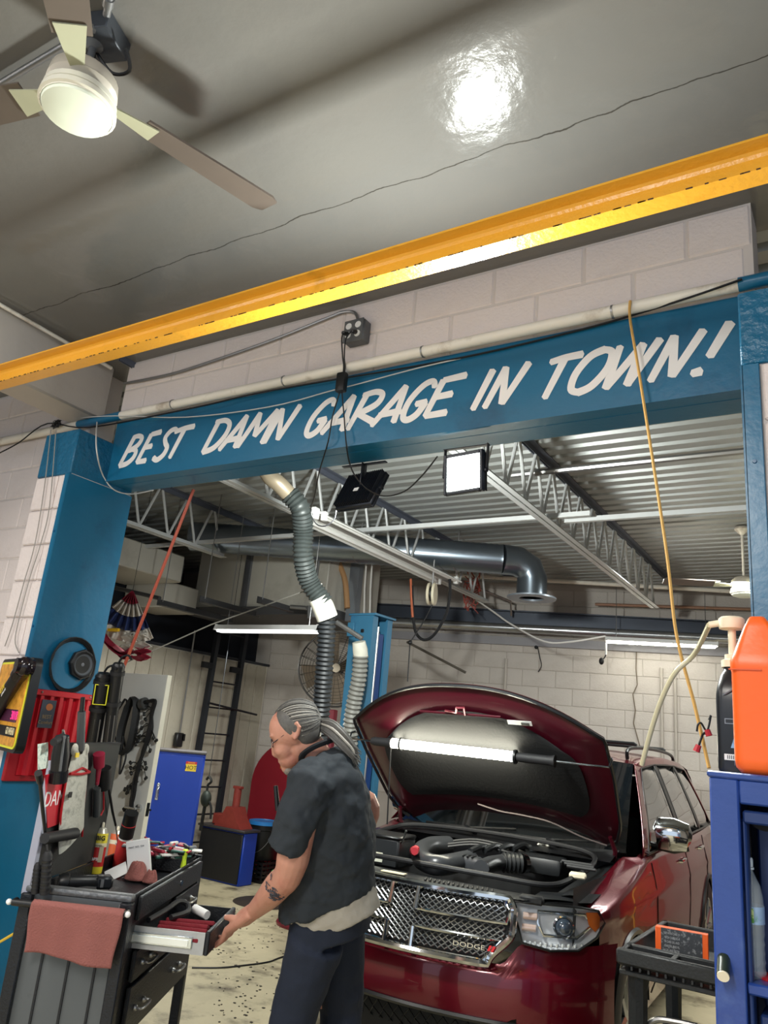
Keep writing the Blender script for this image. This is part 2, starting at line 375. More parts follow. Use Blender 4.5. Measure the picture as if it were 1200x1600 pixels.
# ------------------------------------------------------------------ yellow crane rail
yb = thing('crane_rail', 'yellow painted steel I-beam slung under the grey ceiling', 'beam', (-2, 2.0, 3.317))
m = MB(); prof = [(1.94, 3.385), (1.94, 3.377), (1.978, 3.372), (1.986, 3.366), (1.99, 3.355), (1.99, 3.317), (2.06, 3.317), (2.06, 3.325), (2.004, 3.33), (2.0, 3.385)]
m.prism(prof, 9.0, (-7.0, 0, 0), (0, 1, 0), (0, 0, 1)); m.build('rail', YEL, yb, world=True, smooth=False)
m = MB(); random.seed(3)
for i in range(150):
    x = random.uniform(-4.3, -.05); l = random.uniform(.004, .022); m.bx(x, x + l, 1.9888, 1.9912, 3.3162, 3.3162 + random.uniform(.002, .004))
tag(m.build('paint_chips', RUST, yb, world=True, smooth=False), kind='stuff')
m = MB()
for x in (-6.2, 1.2): m.bx(x - .04, x + .04, 1.96, 2.0, 3.38, 3.76)
m.build('hanger_plate', YEL, yb, world=True)
# ------------------------------------------------------------------ header pipe, conduits, outlet
m = MB(); m.tube([(-7, 2.655, 3.375), (-4.35, 2.655, 3.378), (-.296, 2.655, 3.384)], .025, 12)
pr = m
hp = single('header_pipe', pr, PIPEW, 'long cream-white pipe running along the wall just above the teal beam', 'pipe')
m = MB(); m.cyl((-4.02, 2.655, 3.378), (-3.63, 2.655, 3.380), .0265, n=12); m.build('teal_painted_length', BLUE, hp, world=True); m = MB(); m.cyl((-.298, 2.655, 3.384), (.5, 2.655, 3.385), .0265, n=12); m.build('teal_painted_length', BLUE, hp, world=True)
m = MB()
for x in (-3.2, -2.4, -1.6, -.75): m.cyl((x - .004, 2.655, 3.382), (x + .004, 2.655, 3.382), .0275, n=12)
m.build('pipe_strap', STEEL, hp, world=True)
single('stub_conduit', MB().cyl((-3.80, 1.7, 3.735), (-3.80, 3.0 - .36, 3.715), .011, n=10), PIPEW, 'straight pale conduit along the left soffit with a free cut end', 'conduit')
ob = thing('outlet_box', 'grey surface outlet box on the wall above the beam', 'outlet', (-1.99, 2.69, 3.515))
m = MB(); m.bx(-2.05, -1.935, 2.645, 2.703, 3.515, 3.63, .006); m.build('box', GREYP, ob, world=True)
m = MB(); m.bx(-2.052, -1.94, 2.640, 2.645, 3.512, 3.632, .002); m.build('cover_plate', GREYP, ob, world=True)
for dx in (-.027, .027):
    for dz in (-.024, .024):
        m = MB(); m.cyl((-1.996 + dx, 2.641, 3.574 + dz), (-1.996 + dx, 2.637, 3.574 + dz), .017, n=14); m.bx(-1.996 + dx - .006, -1.996 + dx - .004, 2.6360, 2.638, 3.572 + dz, 3.582 + dz); m.bx(-1.996 + dx + .004, -1.996 + dx + .006, 2.6360, 2.638, 3.572 + dz, 3.582 + dz); m.build('receptacle', WHITE, ob, world=True)
m = MB(); m.tube(spline([(-3.72, 2.69, 3.62), (-3.5, 2.69, 3.61), (-3.2, 2.69, 3.61), (-2.6, 2.69, 3.66), (-2.2, 2.69, 3.715), (-2.1, 2.69, 3.725), (-2.03, 2.69, 3.70), (-2.0, 2.69, 3.62)], 6), .008, 8)
single('feed_conduit', m, STEEL, 'thin grey conduit bending down into the outlet box', 'conduit')
def cable(name, pts, r, mat, label, cat='cable', k=6, n=6, group=None, smooth=True):
    return single(name, MB().tube(spline(pts, k) if smooth else pts, r, n), mat, label, cat, group)
for i, (dx, zz, d2) in enumerate(((-.03, 3.552, -.012), (.02, 3.552, .012))):
    t = thing('flood_cord', ['black plugged cord hanging from left socket of outlet box', 'black plugged cord hanging from right socket of outlet box'][i], 'cord', (-1.996 + dx, 2.63, 3.55))
    m = MB(); m.cyl((-1.996 + dx, 2.637, 3.556), (-1.996 + dx, 2.602, 3.545), .012, .009, 10); m.build('plug', BLACK, t, world=True)
    end = at_y(499, 738, 2.80) if i == 0 else at_y(546, 722, 2.76)
    pts = [(-1.996 + dx, 2.604, 3.545), (-2.01 + d2, 2.595, 3.50), (-2.012 + d2 * .4, 2.61, 3.42), (-2.01 + d2 * .3, 2.625, 3.36), (-2.01 + d2 * .4, 2.62, 3.25), at_y(520 if i == 0 else 538, 650, 2.66), at_y(513 if i == 0 else 541, 690, 2.66), end]
    if i == 0: pts += [at_y(492, 775, 2.9), at_y(486, 798, 2.98), at_y(494, 818, 3.0), at_y(508, 822, 3.0), at_y(522, 812, 3.0), at_y(526, 795, 2.98), at_y(528, 772, 2.97)]
    else: pts += [at_y(556, 745, 2.78), at_y(575, 765, 2.80), at_y(600, 775, 2.82), at_y(632, 768, 2.83), at_y(660, 743, 2.82), at_y(684, 713, 2.80)]
    m = MB(); m.tube(spline(pts, 6), .0035, 6); m.build('flex', CABLE, t, world=True)
m = MB(); m.bx(-2.035, -1.985, 2.60, 2.635, 3.235, 3.335, .008, 2)
single('cord_adapter', m, BLACK, 'dark timer box hanging on the cords in front of the slogan', 'adapter')
m = MB(); m.tube(spline([at_y(74, 662, 2.62), at_y(110, 655, 2.62), at_y(180, 650, 2.63), at_y(290, 652, 2.665), at_y(420, 636, 2.67), at_y(520, 610, 2.67), at_y(560, 600, 2.67), at_y(650, 576, 2.67), at_y(720, 560, 2.685)], 5), .003, 5)
single('signal_wire', m, WCABLE, 'thin white wire drooping across the top edge of the slogan', 'wire')
m = MB(); m.tube(spline([at_y(0, 708, 2.60), at_y(30, 692, 2.60), at_y(75, 662, 2.60), at_y(140, 668, 2.62), at_y(300, 638, 2.64), at_y(420, 611, 2.66), at_y(700, 563, 2.68), at_y(900, 517, 2.68), at_y(1000, 489, 2.67), at_y(1080, 464, 2.63), at_y(1160, 436, 2.62)], 5), .0045, 5)
single('header_cable', m, CABLE, 'thin black cable strung along the white pipe above the beam', 'cable')
m = MB(); m.tube(spline([at_y(152, 660, 2.60), at_y(151, 700, 2.5), at_x(160, 740, -3.69), at_x(178, 765, -3.69), at_y(205, 772, 2.86), at_y(240, 766, 2.84)], 6), .004, 6)
single('white_loop_cable', m, WCABLE, 'white cable looping down beside left end of the slogan', 'cable')
for i, pts in enumerate(([(80, 672), (70, 760), (55, 850), (38, 910), (20, 975), (8, 1010)], [(88, 672), (78, 790), (64, 850), (48, 900), (32, 960), (24, 1000), (30, 1020)])):
    m = MB(); m.tube(spline([at_y(x, y, 2.43) for x, y in pts], 5), .003, 5)
    single('column_wire', m, M('grey_wire', (150, 146, 140), .5), ['outer grey wire trailing down the white blocks of left column', 'inner grey wire trailing down the white blocks of left column'][i], 'wire')
m = MB(); random.seed(5)
for k in range(9):
    c = at_y(88, 664, 2.60); p = [c + Vector((random.uniform(-.04, .04), random.uniform(-.01, .01), random.uniform(-.02, .03))) for _ in range(5)]
    m.tube(spline(p, 4), .0025, 4)
tag(single('wire_tangle', m, CABLE, 'tangle of dark wires atop the left column', 'wires'), kind='stuff')
# ------------------------------------------------------------------ flood lights
LENS = M('lit_lens', (255, 255, 250), .3, emit=14, ecol=(246, 255, 246))
FINM = M('black_aluminium', (38, 41, 48), .35, .4)
def floodlight(name, label, c, yaw, tilt, lit):
    t = thing(name, label, 'floodlight', c); K = .8 if lit else 1
    Rm = rz(yaw) @ rx(tilt); g = lambda x, y, z: Rm @ Vector((x, y, z))
    m = MB(); m.box((0, 0, 0), (.235, .022, .215), None, .006); 
    m.bm.transform(Rm.to_4x4()); m.build('housing', FINM, t)
    m = MB(); w = .012
    for s in (-1, 1):
        m.box((s * .108, -.016, 0), (.018, .014, .215), None, .004); m.box((0, -.016, s * .098), (.2, .014, .018), None, .004)
    m.bm.transform(Rm.to_4x4()); m.build('bezel', FINM, t)
    m = MB(); m.box((0, -.0135, 0), (.199, .004, .179)); m.bm.transform(Rm.to_4x4()); m.build('lens', LENS, t, smooth=False)
    for i in range(19):
        m = MB(); m.box((-.108 + i * .012, .022, 0), (.003, .026, .2)); m.bm.transform(Rm.to_4x4()); m.build('cooling_fin', FINM, t, smooth=False)
    if not lit:
        m = MB(); m.box((.0, .036, -.02), (.03, .003, .02)); m.bm.transform(Rm.to_4x4()); m.build('rating_label', WHITE, t)
    m = MB()
    for s in (-1, 1):
        m.box(g(s * .125, 0, 0) * .5 + Vector((s * .125, 0, .14)) * .5, (.006, .022, .15)); m.cyl(g(s * .118, 0, 0), g(s * .132, 0, 0), .012, n=10)
    m.box((0, 0, .140), (.256, .022, .005)); m.bm.transform(Matrix.Rotation(yaw * .0, 4, 'Z'))
    m.build('yoke', FINM, t)
    if lit: t.scale = (.84, .84, .84)
    return t
floodlight('floodlight', 'lit square floodlight glaring white under the right of the beam', (-1.405, 2.76, 2.815), R_(-7), R_(6), True)
floodlight('floodlight', 'black finned floodlight seen from behind, under the middle of the beam', (-2.05, 2.93, 2.85), R_(180 - 8), R_(26), False)
# ------------------------------------------------------------------ ceiling fan
def fan(name, label, c, drop, ang0, mat, lightmat, R=.70):
    t = thing(name, label, 'fan', c); z = -drop
    m = MB(); m.lathe([(.0, 0), (.055, 0), (.06, -.02), (.03, -.055), (.012, -.07)], 16); m.cyl((0, 0, -.06), (0, 0, z + .11), .011, n=10); m.build('downrod', lightmat, t)
    m = MB(); m.lathe([(.02, z + .14), (.07, z + .13), (.10, z + .10), (.105, z + .06), (.085, z + .035), (.02, z + .03)], 24); m.build('motor_housing', M('fan_housing', (186, 178, 164), .4), t)
    m = MB(); m.lathe([(.09, z + .035), (.108, z + .03), (.110, z + .012), (.104, z + .01), (.112, z + .006), (.114, z - .012), (.106, z - .016), (.105, z - .02)], 28, cap=False); m.build('light_rim', M('fan_rim', (226, 222, 206), .35), t)
    m = MB(); m.lathe([(.105, z - .014), (.10, z - .028), (.07, z - .04), (.03, z - .045), (.001, z - .046)], 28); m.build('light_lens', M('fan_lens', (232, 238, 220), .5, emit=.05, ecol=(225, 240, 210)), t)
    for k in range(3):
        a = ang0 + k * 2 * PI / 3; Rm = rz(a) @ rx(R_(12))
        m = MB(); m.prism([(.095, -.02), (.15, -.03), (.24, -.045), (.24, .045), (.15, .03), (.095, .02)], .005, (0, 0, z + .055), Rm @ Vector((1, 0, 0)), Rm @ Vector((0, 1, 0)))
        ir = m.build('blade_iron', M('fan_iron', (176, 176, 150), .4), t)
        m = MB(); m.prism([(.2, -.055), (.5, -.066), (R - .03, -.07), (R, -.05), (R, .05), (R - .03, .07), (.5, .066), (.2, .055)], .007, (0, 0, z + .062), Rm @ Vector((1, 0, 0)), Rm @ Vector((0, 1, 0)))
        m.build('blade', mat, t)
    return t
FANB = M('fan_blade', (98, 88, 80), .5, var=.15)
fan('ceiling_fan', 'ceiling fan with brown blades and round white light, top left', (-1.916, 1.03, 3.745), .29, R_(75), FANB, GREYP)
jb = thing('junction_box', 'grey square junction box at ceiling above the fan', 'junction box', (-1.90, 1.03, 3.66))
m = MB(); m.box((-1.905, 1.04, 3.725), (.13, .13, .07), rz(R_(20)), .004); m.build('box', M('box_dark', (72, 76, 82), .4, .3), jb, world=True)
m = MB(); m.cyl((-1.87, .99, 3.70), (-1.87, .99, 3.685), .012, n=6); m.build('knockout', STEEL, jb, world=True)
m = MB(); m.tube(spline([(-1.93, 1.05, 3.69), (-1.90, 1.1, 3.64), (-1.84, 1.12, 3.64), (-1.82, 1.08, 3.68)], 5), .006, 6); m.tube(spline([(-1.92, 1.04, 3.69), (-1.945, 1.06, 3.64), (-1.92, 1.05, 3.58), (-1.90, 1.03, 3.55)], 5), .005, 6); m.build('wire_loop', CABLE, jb, world=True)
a = at_z(185, 28, 3.735); b = at_z(250, -20, 3.735)
single('ceiling_conduit', MB().cyl((-1.83, 1.0, 3.735), (-1.50, .80, 3.735), .012, n=10).cyl((-1.80, .98, 3.735), (-1.775, .965, 3.735), .017, n=10), STEEL, 'steel conduit running right from the ceiling junction box', 'conduit')
c0 = at_z(70, 90, 3.735); c1 = at_z(0, 132, 3.735)
single('ceiling_conduit', MB().cyl(c0 + (c0 - c1) * .9, c1 + (c1 - c0) * 1.2, .012, n=10), STEEL, 'steel conduit running left from behind the ceiling fan', 'conduit')
# ------------------------------------------------------------------ ropes hanging from the header
m = MB(); m.tube(spline([at_y(985, 470, 2.62), at_y(985, 500, 2.62), at_y(1000, 590, 2.6), at_y(1040, 850, 2.55), at_y(1057, 990, 2.52), at_y(1085, 1100, 2.5), at_y(1108, 1200, 2.45)], 8), .0055, 6)
single('pull_rope', m, M('tan_rope', (196, 152, 84), .8, var=.2, scale=60), 'long tan rope hanging from the white pipe past the slogan', 'rope')
p0 = at_y(303, 765, 2.93); p1 = at_y(186, 1062, 2.93)
single('leaning_rod', MB().tube([p0, p1], .009, 8), M('copper_orange', (150, 66, 46), .45, .2), 'long orange-brown rod leaning beside the left column', 'rod')
# ------------------------------------------------------------------ back bay shell
m = MB()
m.add([WO + WU * -3 + WN * .017, WO + WU * 12 + WN * .017, WO + WU * 12 + WN * .25, WO + WU * -3 + WN * .25] + [p + Vector((0, 0, 3.8)) for p in (WO + WU * -3 + WN * .017, WO + WU * 12 + WN * .017, WO + WU * 12 + WN * .25, WO + WU * -3 + WN * .25)],
      [(0, 1, 2, 3), (7, 6, 5, 4), (0, 1, 5, 4), (1, 2, 6, 5), (2, 3, 7, 6), (3, 0, 4, 7)])
wb = struct('wall_back', m, M('bay_mortar', (184, 176, 168), .8), smooth=False)
blocks(wb, WO + WN * .036, WU, 0, 7.0, [1.06 + .203 * k for k in range(0, 14)], 0, BAYB, L=.406, gap=.004)
m = MB(); m.bx(-7.06, -7.02, 2.88, 8.25, 0, 2.5); wp = struct('wall_partition', m, M('panel_gap', (226, 220, 206), .6))
PAN = M('panel_board', (176, 168, 152), .5, bump=.15, bscale=30, var=.08, dirt=(140, 128, 112), dscale=2.5, dlo=.5, dhi=.8)
mm = MB(); mm.box((0, 0, 0), (.02, .192, 2.49), None, .004); pb = mm.build('panel_board', PAN, wp, smooth=False); pb.location = (-7.012, 3.0, 1.245)
for i in range(1, 26): inst(pb, wp, (-7.012 + random.uniform(-.001, .001), 3.0 + i * .204, 1.245))
m = MB(); m.bx(-7.1, -6.98, 2.88, 8.25, 2.5, 2.53); struct('trim_4', m, M('dark_trim', (44, 46, 52), .5))
m = MB(); m.bx(-8.6, -8.5, 2.9, 8.2, 2.5, 3.78); struct('wall_mezzanine', m, M('mezzanine_shade', (10, 13, 20), .9))  # wall colour painted near black for the shade inside the loft
m = MB(); m.bx(-9.4, -7.06, 2.9, 8.3, 2.42, 2.5); struct('floor.001', m, M('mezzanine_deck', (60, 58, 56), .7))
# fluted steel roof deck, ribs running across the bay
DECK = M('deck_white', (152, 155, 153), .38, .15, var=.06)
m = MB(); Y = 2.9; pr = []
while Y < 11.4:
    pr += [(Y, 3.77), (Y + .088, 3.77), (Y + .104, 3.808), (Y + .136, 3.808)]; Y += .152
pr.append((Y, 3.77))
V = [Vector((x, a, b)) for x in (-9.5, 4) for a, b in pr]; k = len(pr)
m.add(V, [(i, i + 1, k + i + 1, k + i) for i in range(k - 1)]); struct('ceiling.001', m, DECK, smooth=False, solid=.002)
m = MB(); m.bx(-9.5, 4, 2.89, 11.5, 3.86, 3.95); struct('ceiling.002', m, M('roof_top', (120, 120, 120)))
# ------------------------------------------------------------------ open-web joists
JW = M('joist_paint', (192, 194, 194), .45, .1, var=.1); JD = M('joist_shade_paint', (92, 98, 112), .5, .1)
def joist(x, y0, y1, label):
    t = thing('bar_joist', label, 'joist', (x, y0, 3.3), 0, 'open web roof joists'); L = y1 - y0
    for s in (-1, 1):
        m = MB(); m.prism([(0, 0), (.04, 0), (.04, .005), (.005, .005), (.005, .04), (0, .04)], L, (s * .006, L, 0), (s, 0, 0), (0, 0, 1), (0, -1, 0)); m.build('bottom_chord', JW, t, smooth=False)
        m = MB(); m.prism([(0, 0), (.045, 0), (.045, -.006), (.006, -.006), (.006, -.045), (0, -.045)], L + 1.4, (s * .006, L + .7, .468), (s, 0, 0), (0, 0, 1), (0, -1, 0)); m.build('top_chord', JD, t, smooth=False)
    n = int(L / .34); y = .06
    for i in range(n):
        a = .06 + i * (L - .12) / n; b = a + (L - .12) / n
        m = MB(); m.cyl((0, a, .02), (0, (a + b) / 2 - .01, .45), .0125, n=6); m.build('web_rod', JW, t)
        m = MB(); m.cyl((0, (a + b) / 2 + .01, .45), (0, b, .02), .0125, n=6); m.build('web_rod', JW, t)
    return t
joist(-1.9, 3.6, 8.4, 'pale open-web roof joist right of the floodlight')
joist(-3.68, 3.3, 8.0, 'pale open-web roof joist above the long light fixture')
joist(-5.46, 3.3, 5.5, 'open-web roof joist at the far left of the bay')
def bar(name, a, b, r, mat, label, cat, group=None, n=8): return single(name, MB().cyl(a, b, r, n=n), mat, label, cat, group)
m = MB(); m.prism([(0, 0), (.035, 0), (.035, .004), (.004, .004), (.004, .035), (0, .035)], 4.6, (-6.2, 5.12, 3.345), (0, 1, 0), (0, 0, 1), (1, 0, 0))
single('bridging_bar', m, JW, 'long white bridging bar crossing behind the hose and light fixture', 'bar')
m = MB(); m.prism([(0, 0), (.035, 0), (.035, .004), (.004, .004), (.004, .035), (0, .035)], 2.6, (-1.82, 5.22, 3.335), (0, 1, 0), (0, 0, 1), (1, 0, 0))
single('bridging_bar', m, JW, 'white bridging bar right of the joist, behind the tan rope', 'bar')
bp = bar('conduit_run', (-2.10, 4.84, 3.60), (.9, 4.86, 3.60), .022, STEEL, 'thick grey conduit across the bay ceiling below the beam right end', 'conduit')
m = MB(); m.cyl((-1.93, 4.84, 3.6), (-1.87, 4.84, 3.6), .026, n=10); m.build('coupling', STEEL, bp, world=True)
bar('wall_head_pipe', at_w(700, 898, -.75), at_w(1163, 925, -.55), .024, PIPEW, 'white pipe along the top of the back wall under the deck', 'pipe')
bar('sprinkler_pipe', at_w(930, 944, -.2), at_w(1180, 952, -.2), .018, M('copper_pipe', (168, 132, 112), .4, .3), 'reddish pipe running along upper back wall near the small fan', 'pipe')
# ------------------------------------------------------------------ round duct
dm = M('spiral_duct', (128, 138, 148), .28, .85, var=.15)
dt = thing('round_duct', 'round galvanised air duct with an elbow turning down', 'duct', (-4.5, 6.5, 3.4))
def ribbed(pts, r, k, amp, step):
    P_ = spline(pts, 8) if len(pts) > 2 else [Vector(pts[0]), Vector(pts[1])]
    L = [0]
    for a, b in zip(P_, P_[1:]): L.append(L[-1] + (b - a).length)
    n = int(L[-1] / step); out = []; rr = []; j = 0
    for i in range(n + 1):
        s = L[-1] * i / n
        while j < len(L) - 2 and L[j + 1] < s: j += 1
        out.append(P_[j].lerp(P_[j + 1], (s - L[j]) / max(L[j + 1] - L[j], 1e-6)))
        rr.append(r + (amp if i % 2 else -amp))
    return out, rr
a = at_z(300, 838, 3.5); b = at_z(785, 874, 3.5)
P_, rr = ribbed([a, b], .15, 0, .002, .03); m = MB(); m.tube(P_, rr, 18); m.build('duct_run', dm, dt, world=True)
e = [b, b + Vector((.12, .10, .0)), b + Vector((.21, .17, -.06)), b + Vector((.24, .20, -.16)), b + Vector((.24, .20, -.34))]
m = MB(); m.tube(e, [.15] * 5, 18); m.build('elbow', dm, dt, world=True)
m = MB(); m.lathe([(.12, 0), (.24, -.005), (.24, -.02), (.12, -.02), (.12, 0)], 24, e[-1]); m.build('outlet_flange', M('flange_grey', (150, 158, 168), .4, .4), dt, world=True)
for k in (.25, .55, .86):
    q = a.lerp(b, k); m = MB(); m.cyl(q + Vector((0, 0, .15)), q + Vector((0, 0, .27)), .008, n=6); m.tube([q + Vector((math.sin(t) * -.1, 0, 0)) + Vector((.1 * math.sin(t), math.cos(t) * .153, math.sin(t) * .153)) for t in [2 * PI * i / 16 for i in range(16)]], .006, 4, closed=True); m.build('hanger_strap', STEEL, dt, world=True)
# ------------------------------------------------------------------ back wall services
off = -.18
lb = thing('wall_beam', 'dark steel beam and shiny pipe along the back wall', 'beam', at_w(905, 985, off))
def along(px0, py0, px1, py1, o): return at_w(px0, py0, o), at_w(px1, py1, o)
a, b = along(560, 950, 1260, 988, off)
m = MB(); d = (b - a).normalized()
m.prism([(0, 0), (.10, 0), (.10, .012), (.012, .012), (.012, .16), (.10, .16), (.10, .172), (0, .172)], (b - a).length, a + Vector((0, 0, -.11)), -WN, (0, 0, 1), d); m.build('channel', M('beam_slate', (66, 72, 84), .4, .3), lb, world=True, smooth=False)
a2, b2 = along(560, 969, 1260, 1005, off - .08)
m = MB(); m.cyl(a2, b2, .055, n=16); m.build('shiny_pipe', M('bright_pipe', (170, 172, 174), .25, .8), lb, world=True)
m = MB(); a3, b3 = along(560, 988, 1260, 1027, -.02); m.box((a3 + b3) / 2, ((b3 - a3).length, .05, .10), rz(WA)); m.build('ledge', M('ledge_grey', (146, 144, 148), .5), lb, world=True)
for px, nm in ((792, 'left'), (1033, 'middle'), (1054, 'right')):
    q = at_w(px, 1010, -.02); bar('wall_conduit', Vector((q.x, q.y, 0.6)), Vector((q.x, q.y, 2.80)), .018, M('wall_conduit_paint', (188, 180, 170), .5), nm + 'most of three pale conduits running down the back wall', 'conduit')
m = MB(); m.tube([at_w(x, y, -.012) for x, y in [(995, 1010), (994, 1045), (996, 1070), (989, 1085), (993, 1110), (990, 1130), (997, 1155), (1001, 1170)]], .006, 4); 
single('wall_wire', m, M('tan_wire', (120, 108, 92), .7), 'wavering brown wire hanging down the back wall above the car', 'wire')
m = MB(); m.tube(spline([at_w(840, 1010, -.03), at_w(843, 1025, -.03), at_w(846, 1040, -.03), at_w(841, 1050, -.03)], 4), .006, 5); m.sph(at_w(838, 1011, -.03), .025, 8, 6)
single('wall_hook', m, DARKST, 'small dark hook on back wall above the hood', 'hook')
# strip lights
TUBE = M('lit_tube', (250, 252, 248), .4, emit=16, ecol=(250, 248, 232)); TUBE2 = M('dim_tube', (236, 238, 238), .4, emit=1.6, ecol=(236, 240, 240))
def striplight(label, a, b, tube, chain, group=None):
    a = Vector(a); b = Vector(b); d = (b - a).normalized(); n = Vector((-d.y, d.x, 0)); c = (a + b) / 2; L = (b - a).length
    t = thing('strip_light', label, 'light', c); ang = math.atan2(d.y, d.x)
    m = MB(); m.prism([(-.055, 0), (.055, 0), (.035, .045), (-.035, .045)], L, -d * L / 2, n, (0, 0, 1), d); m.build('housing', WHITE, t, smooth=False)
    for s in (-1, 1): m = MB(); m.prism([(-.06, -.006), (.06, -.006), (.04, .05), (-.04, .05)], .012, d * (s * L / 2 - (.012 if s > 0 else 0)), n, (0, 0, 1), d); m.build('end_cap', WHITE, t, smooth=False)
    m = MB(); m.box((0, 0, -.012), (L - .04, .085, .022), rz(ang), .008); m.build('diffuser', tube, t)
    for s in (-.8, .8):
        p = d * (s * L / 2) + Vector((0, 0, .045)); m = MB(); m.tube([p, p + Vector((0, 0, chain))], .004, 5); m.build('hanging_chain', STEEL, t)
    return t
striplight('slim white strip light hanging at left before the ladder', (-5.29, 5.4, 2.555), (-4.07, 5.4, 2.555), TUBE2, 1.15)
a = at_w(946, 1001, -.42); b = at_w(1122, 1015, -.42)
striplight('white strip light hung on the back wall behind the tan rope', a, Vector((b.x, b.y, a.z)), TUBE, .6)
q = at_w(947, 1004, -.42)
t = thing('pull_plug', 'white stub and black plug dangling from the back strip light', 'plug', q - Vector((0, 0, .3)))
m = MB(); m.cyl(q, q - Vector((0, 0, .14)), .012, n=6); m.build('stub', WHITE, t, world=True)
m = MB(); m.tube(spline([q - Vector((0, 0, .14)), q - Vector((.02, 0, .18)), at_w(940, 1030, -.42)], 4), .007, 5); m.sph(at_w(940, 1033, -.42), (.03, .03, .042), 10, 6); m.build('plug', CABLE, t, world=True)
m = MB(); m.tube(spline([at_y(741, 935, 8.0), at_y(770, 955, 7.9), at_y(800, 976, 7.9), at_y(850, 1002, 7.9), at_y(890, 1003, 7.9), at_y(946, 994, 7.9)], 6), .010, 6)
single('white_power_cord', m, WCABLE, 'white power cord drooping to the strip light on back wall', 'cord')
p = at_y(741, 935, 8.0); m = MB(); random.seed(4)
for k in range(12):
    q = p + Vector((-.02, 0, random.uniform(-.05, .3))); m.tube(spline([q + Vector((random.uniform(-.12, .1), random.uniform(-.05, .05), random.uniform(-.14, .18))) for _ in range(5)], 5), .006, 4)
tag(single('red_cord_bundle', m, M('red_cord', (170, 84, 74), .6), 'tangled bundle of red cord below the joist end', 'cord'), kind='stuff')
# cord reel, hose loop
rl = at_y(675, 928, 6.1)
t = thing('cord_reel', 'round white and black cord reel hanging below the long fixture', 'reel', rl)
m = MB(); m.lathe([(.05, -.035), (.10, -.035), (.105, -.02), (.10, -.012), (.05, -.012)], 20, (0, 0, 0), (1, .3, 0)); m.build('flange', CREAM, t)
m = MB(); m.lathe([(.05, .035), (.10, .035), (.105, .02), (.10, .012), (.05, .012)], 20, (0, 0, 0), (1, .3, 0)); m.build('flange', CREAM, t)
m = MB(); m.lathe([(.0, -.03), (.07, -.03), (.07, .03), (.0, .03)], 16, (0, 0, 0), (1, .3, 0)); m.build('drum', BLACK, t)
m = MB(); m.cyl((0, 0, .08), (0, 0, .32), .008, n=6); m.build('hanger', STEEL, t)
m = MB(); m.tube(spline([at_y(703, 905, 6.3), at_y(703, 930, 6.3), at_y(697, 960, 6.3), at_y(680, 990, 6.3), at_y(664, 1000, 6.3), at_y(651, 990, 6.3), at_y(646, 965, 6.3), at_y(644, 915, 6.3)], 7), .014, 7)
t = single('air_hose_loop', m, RUBBER, 'black air hose hanging in a loop before the back wall', 'hose')
m = MB(); m.tube(spline([at_y(646, 965, 6.3) - Vector((0, .012, 0)), at_y(644, 935, 6.3) - Vector((0, .012, 0)), at_y(643, 905, 6.3) - Vector((0, .012, 0))], 5), .012, 6)
m.build('orange_length', M('orange_hose', (186, 96, 60), .5), t, world=False).matrix_basis = Matrix.Translation(-t.location)
single('black_pull_line', MB().tube([at_y(676, 945, 6.1), at_y(660, 975, 6.1), at_y(641, 1004, 6.1), at_y(637, 1065, 6.1)], .006, 5).sph(at_y(641, 1004, 6.1), .022, 8, 6), CABLE, 'thin black pull line with a ball, left of the hose loop', 'line')
single('angled_bar', MB().tube([at_y(636, 1003, 7.3), at_y(728, 1051, 7.5)], .016, 6), M('dull_bar', (92, 86, 78), .5, .3), 'thin grey bar slanting down to the right above the hood', 'bar')
a = at_w(724, 905, -1.2); 
m = MB(); m.tube([at_y(715, 905, 7.9), at_y(798, 940, 8.6), at_y(799, 962, 8.7)], .014, 6)
single('bent_conduit', m, STEEL, 'bent grey conduit slanting down to the wall beam', 'conduit')
# small ceiling fan at the far right
fan('ceiling_fan', 'far ceiling fan with white light, beside the right column', (-.86, 7.08, 3.76), .58, R_(80), FANB, PIPEW, .66)
# ------------------------------------------------------------------ long fluorescent fixture
fz = 3.2
t = thing('fluorescent_fixture', 'long white twin-tube fluorescent fixture hanging beneath the joists', 'light', (-3.42, 5.4, fz))
m = MB(); m.prism([(-.15, 0), (-.155, .012), (-.05, .07), (.05, .07), (.155, .012), (.15, 0), (.04, .055), (-.04, .055)], 2.2, (0, -1.1, 0), (1, 0, 0), (0, 0, 1), (0, 1, 0)); m.build('reflector', M('fixture_white', (214, 214, 210), .4, var=.06), t, smooth=False)
m = MB(); m.bx(-.045, .045, -1.1, 1.1, .035, .056); m.build('ballast_cover', M('fixture_grey', (150, 150, 148), .5), t)
for s in (-1, 1):
    m = MB(); m.cyl((s * .095, -1.06, .018), (s * .095, 1.06, .018), .017, n=12); m.build('tube', M('unlit_tube', (226, 226, 222), .3), t)
    m = MB()
    for e_ in (-1.09, 1.09): m.bx(s * .095 - .02, s * .095 + .02, e_ - .02, e_ + .02, -.01, .06, .004)
    m.build('lamp_holder', WHITE, t)
m = MB(); m.bx(-.06, .06, -1.16, -1.1, -.005, .085, .006); m.build('end_box', WHITE, t)
for y in (-.9, .9): m = MB(); m.tube([(-.1, y, .05), (0, y, .13), (.1, y, .05)], .003, 4); m.build('hanging_wire', STEEL, t)
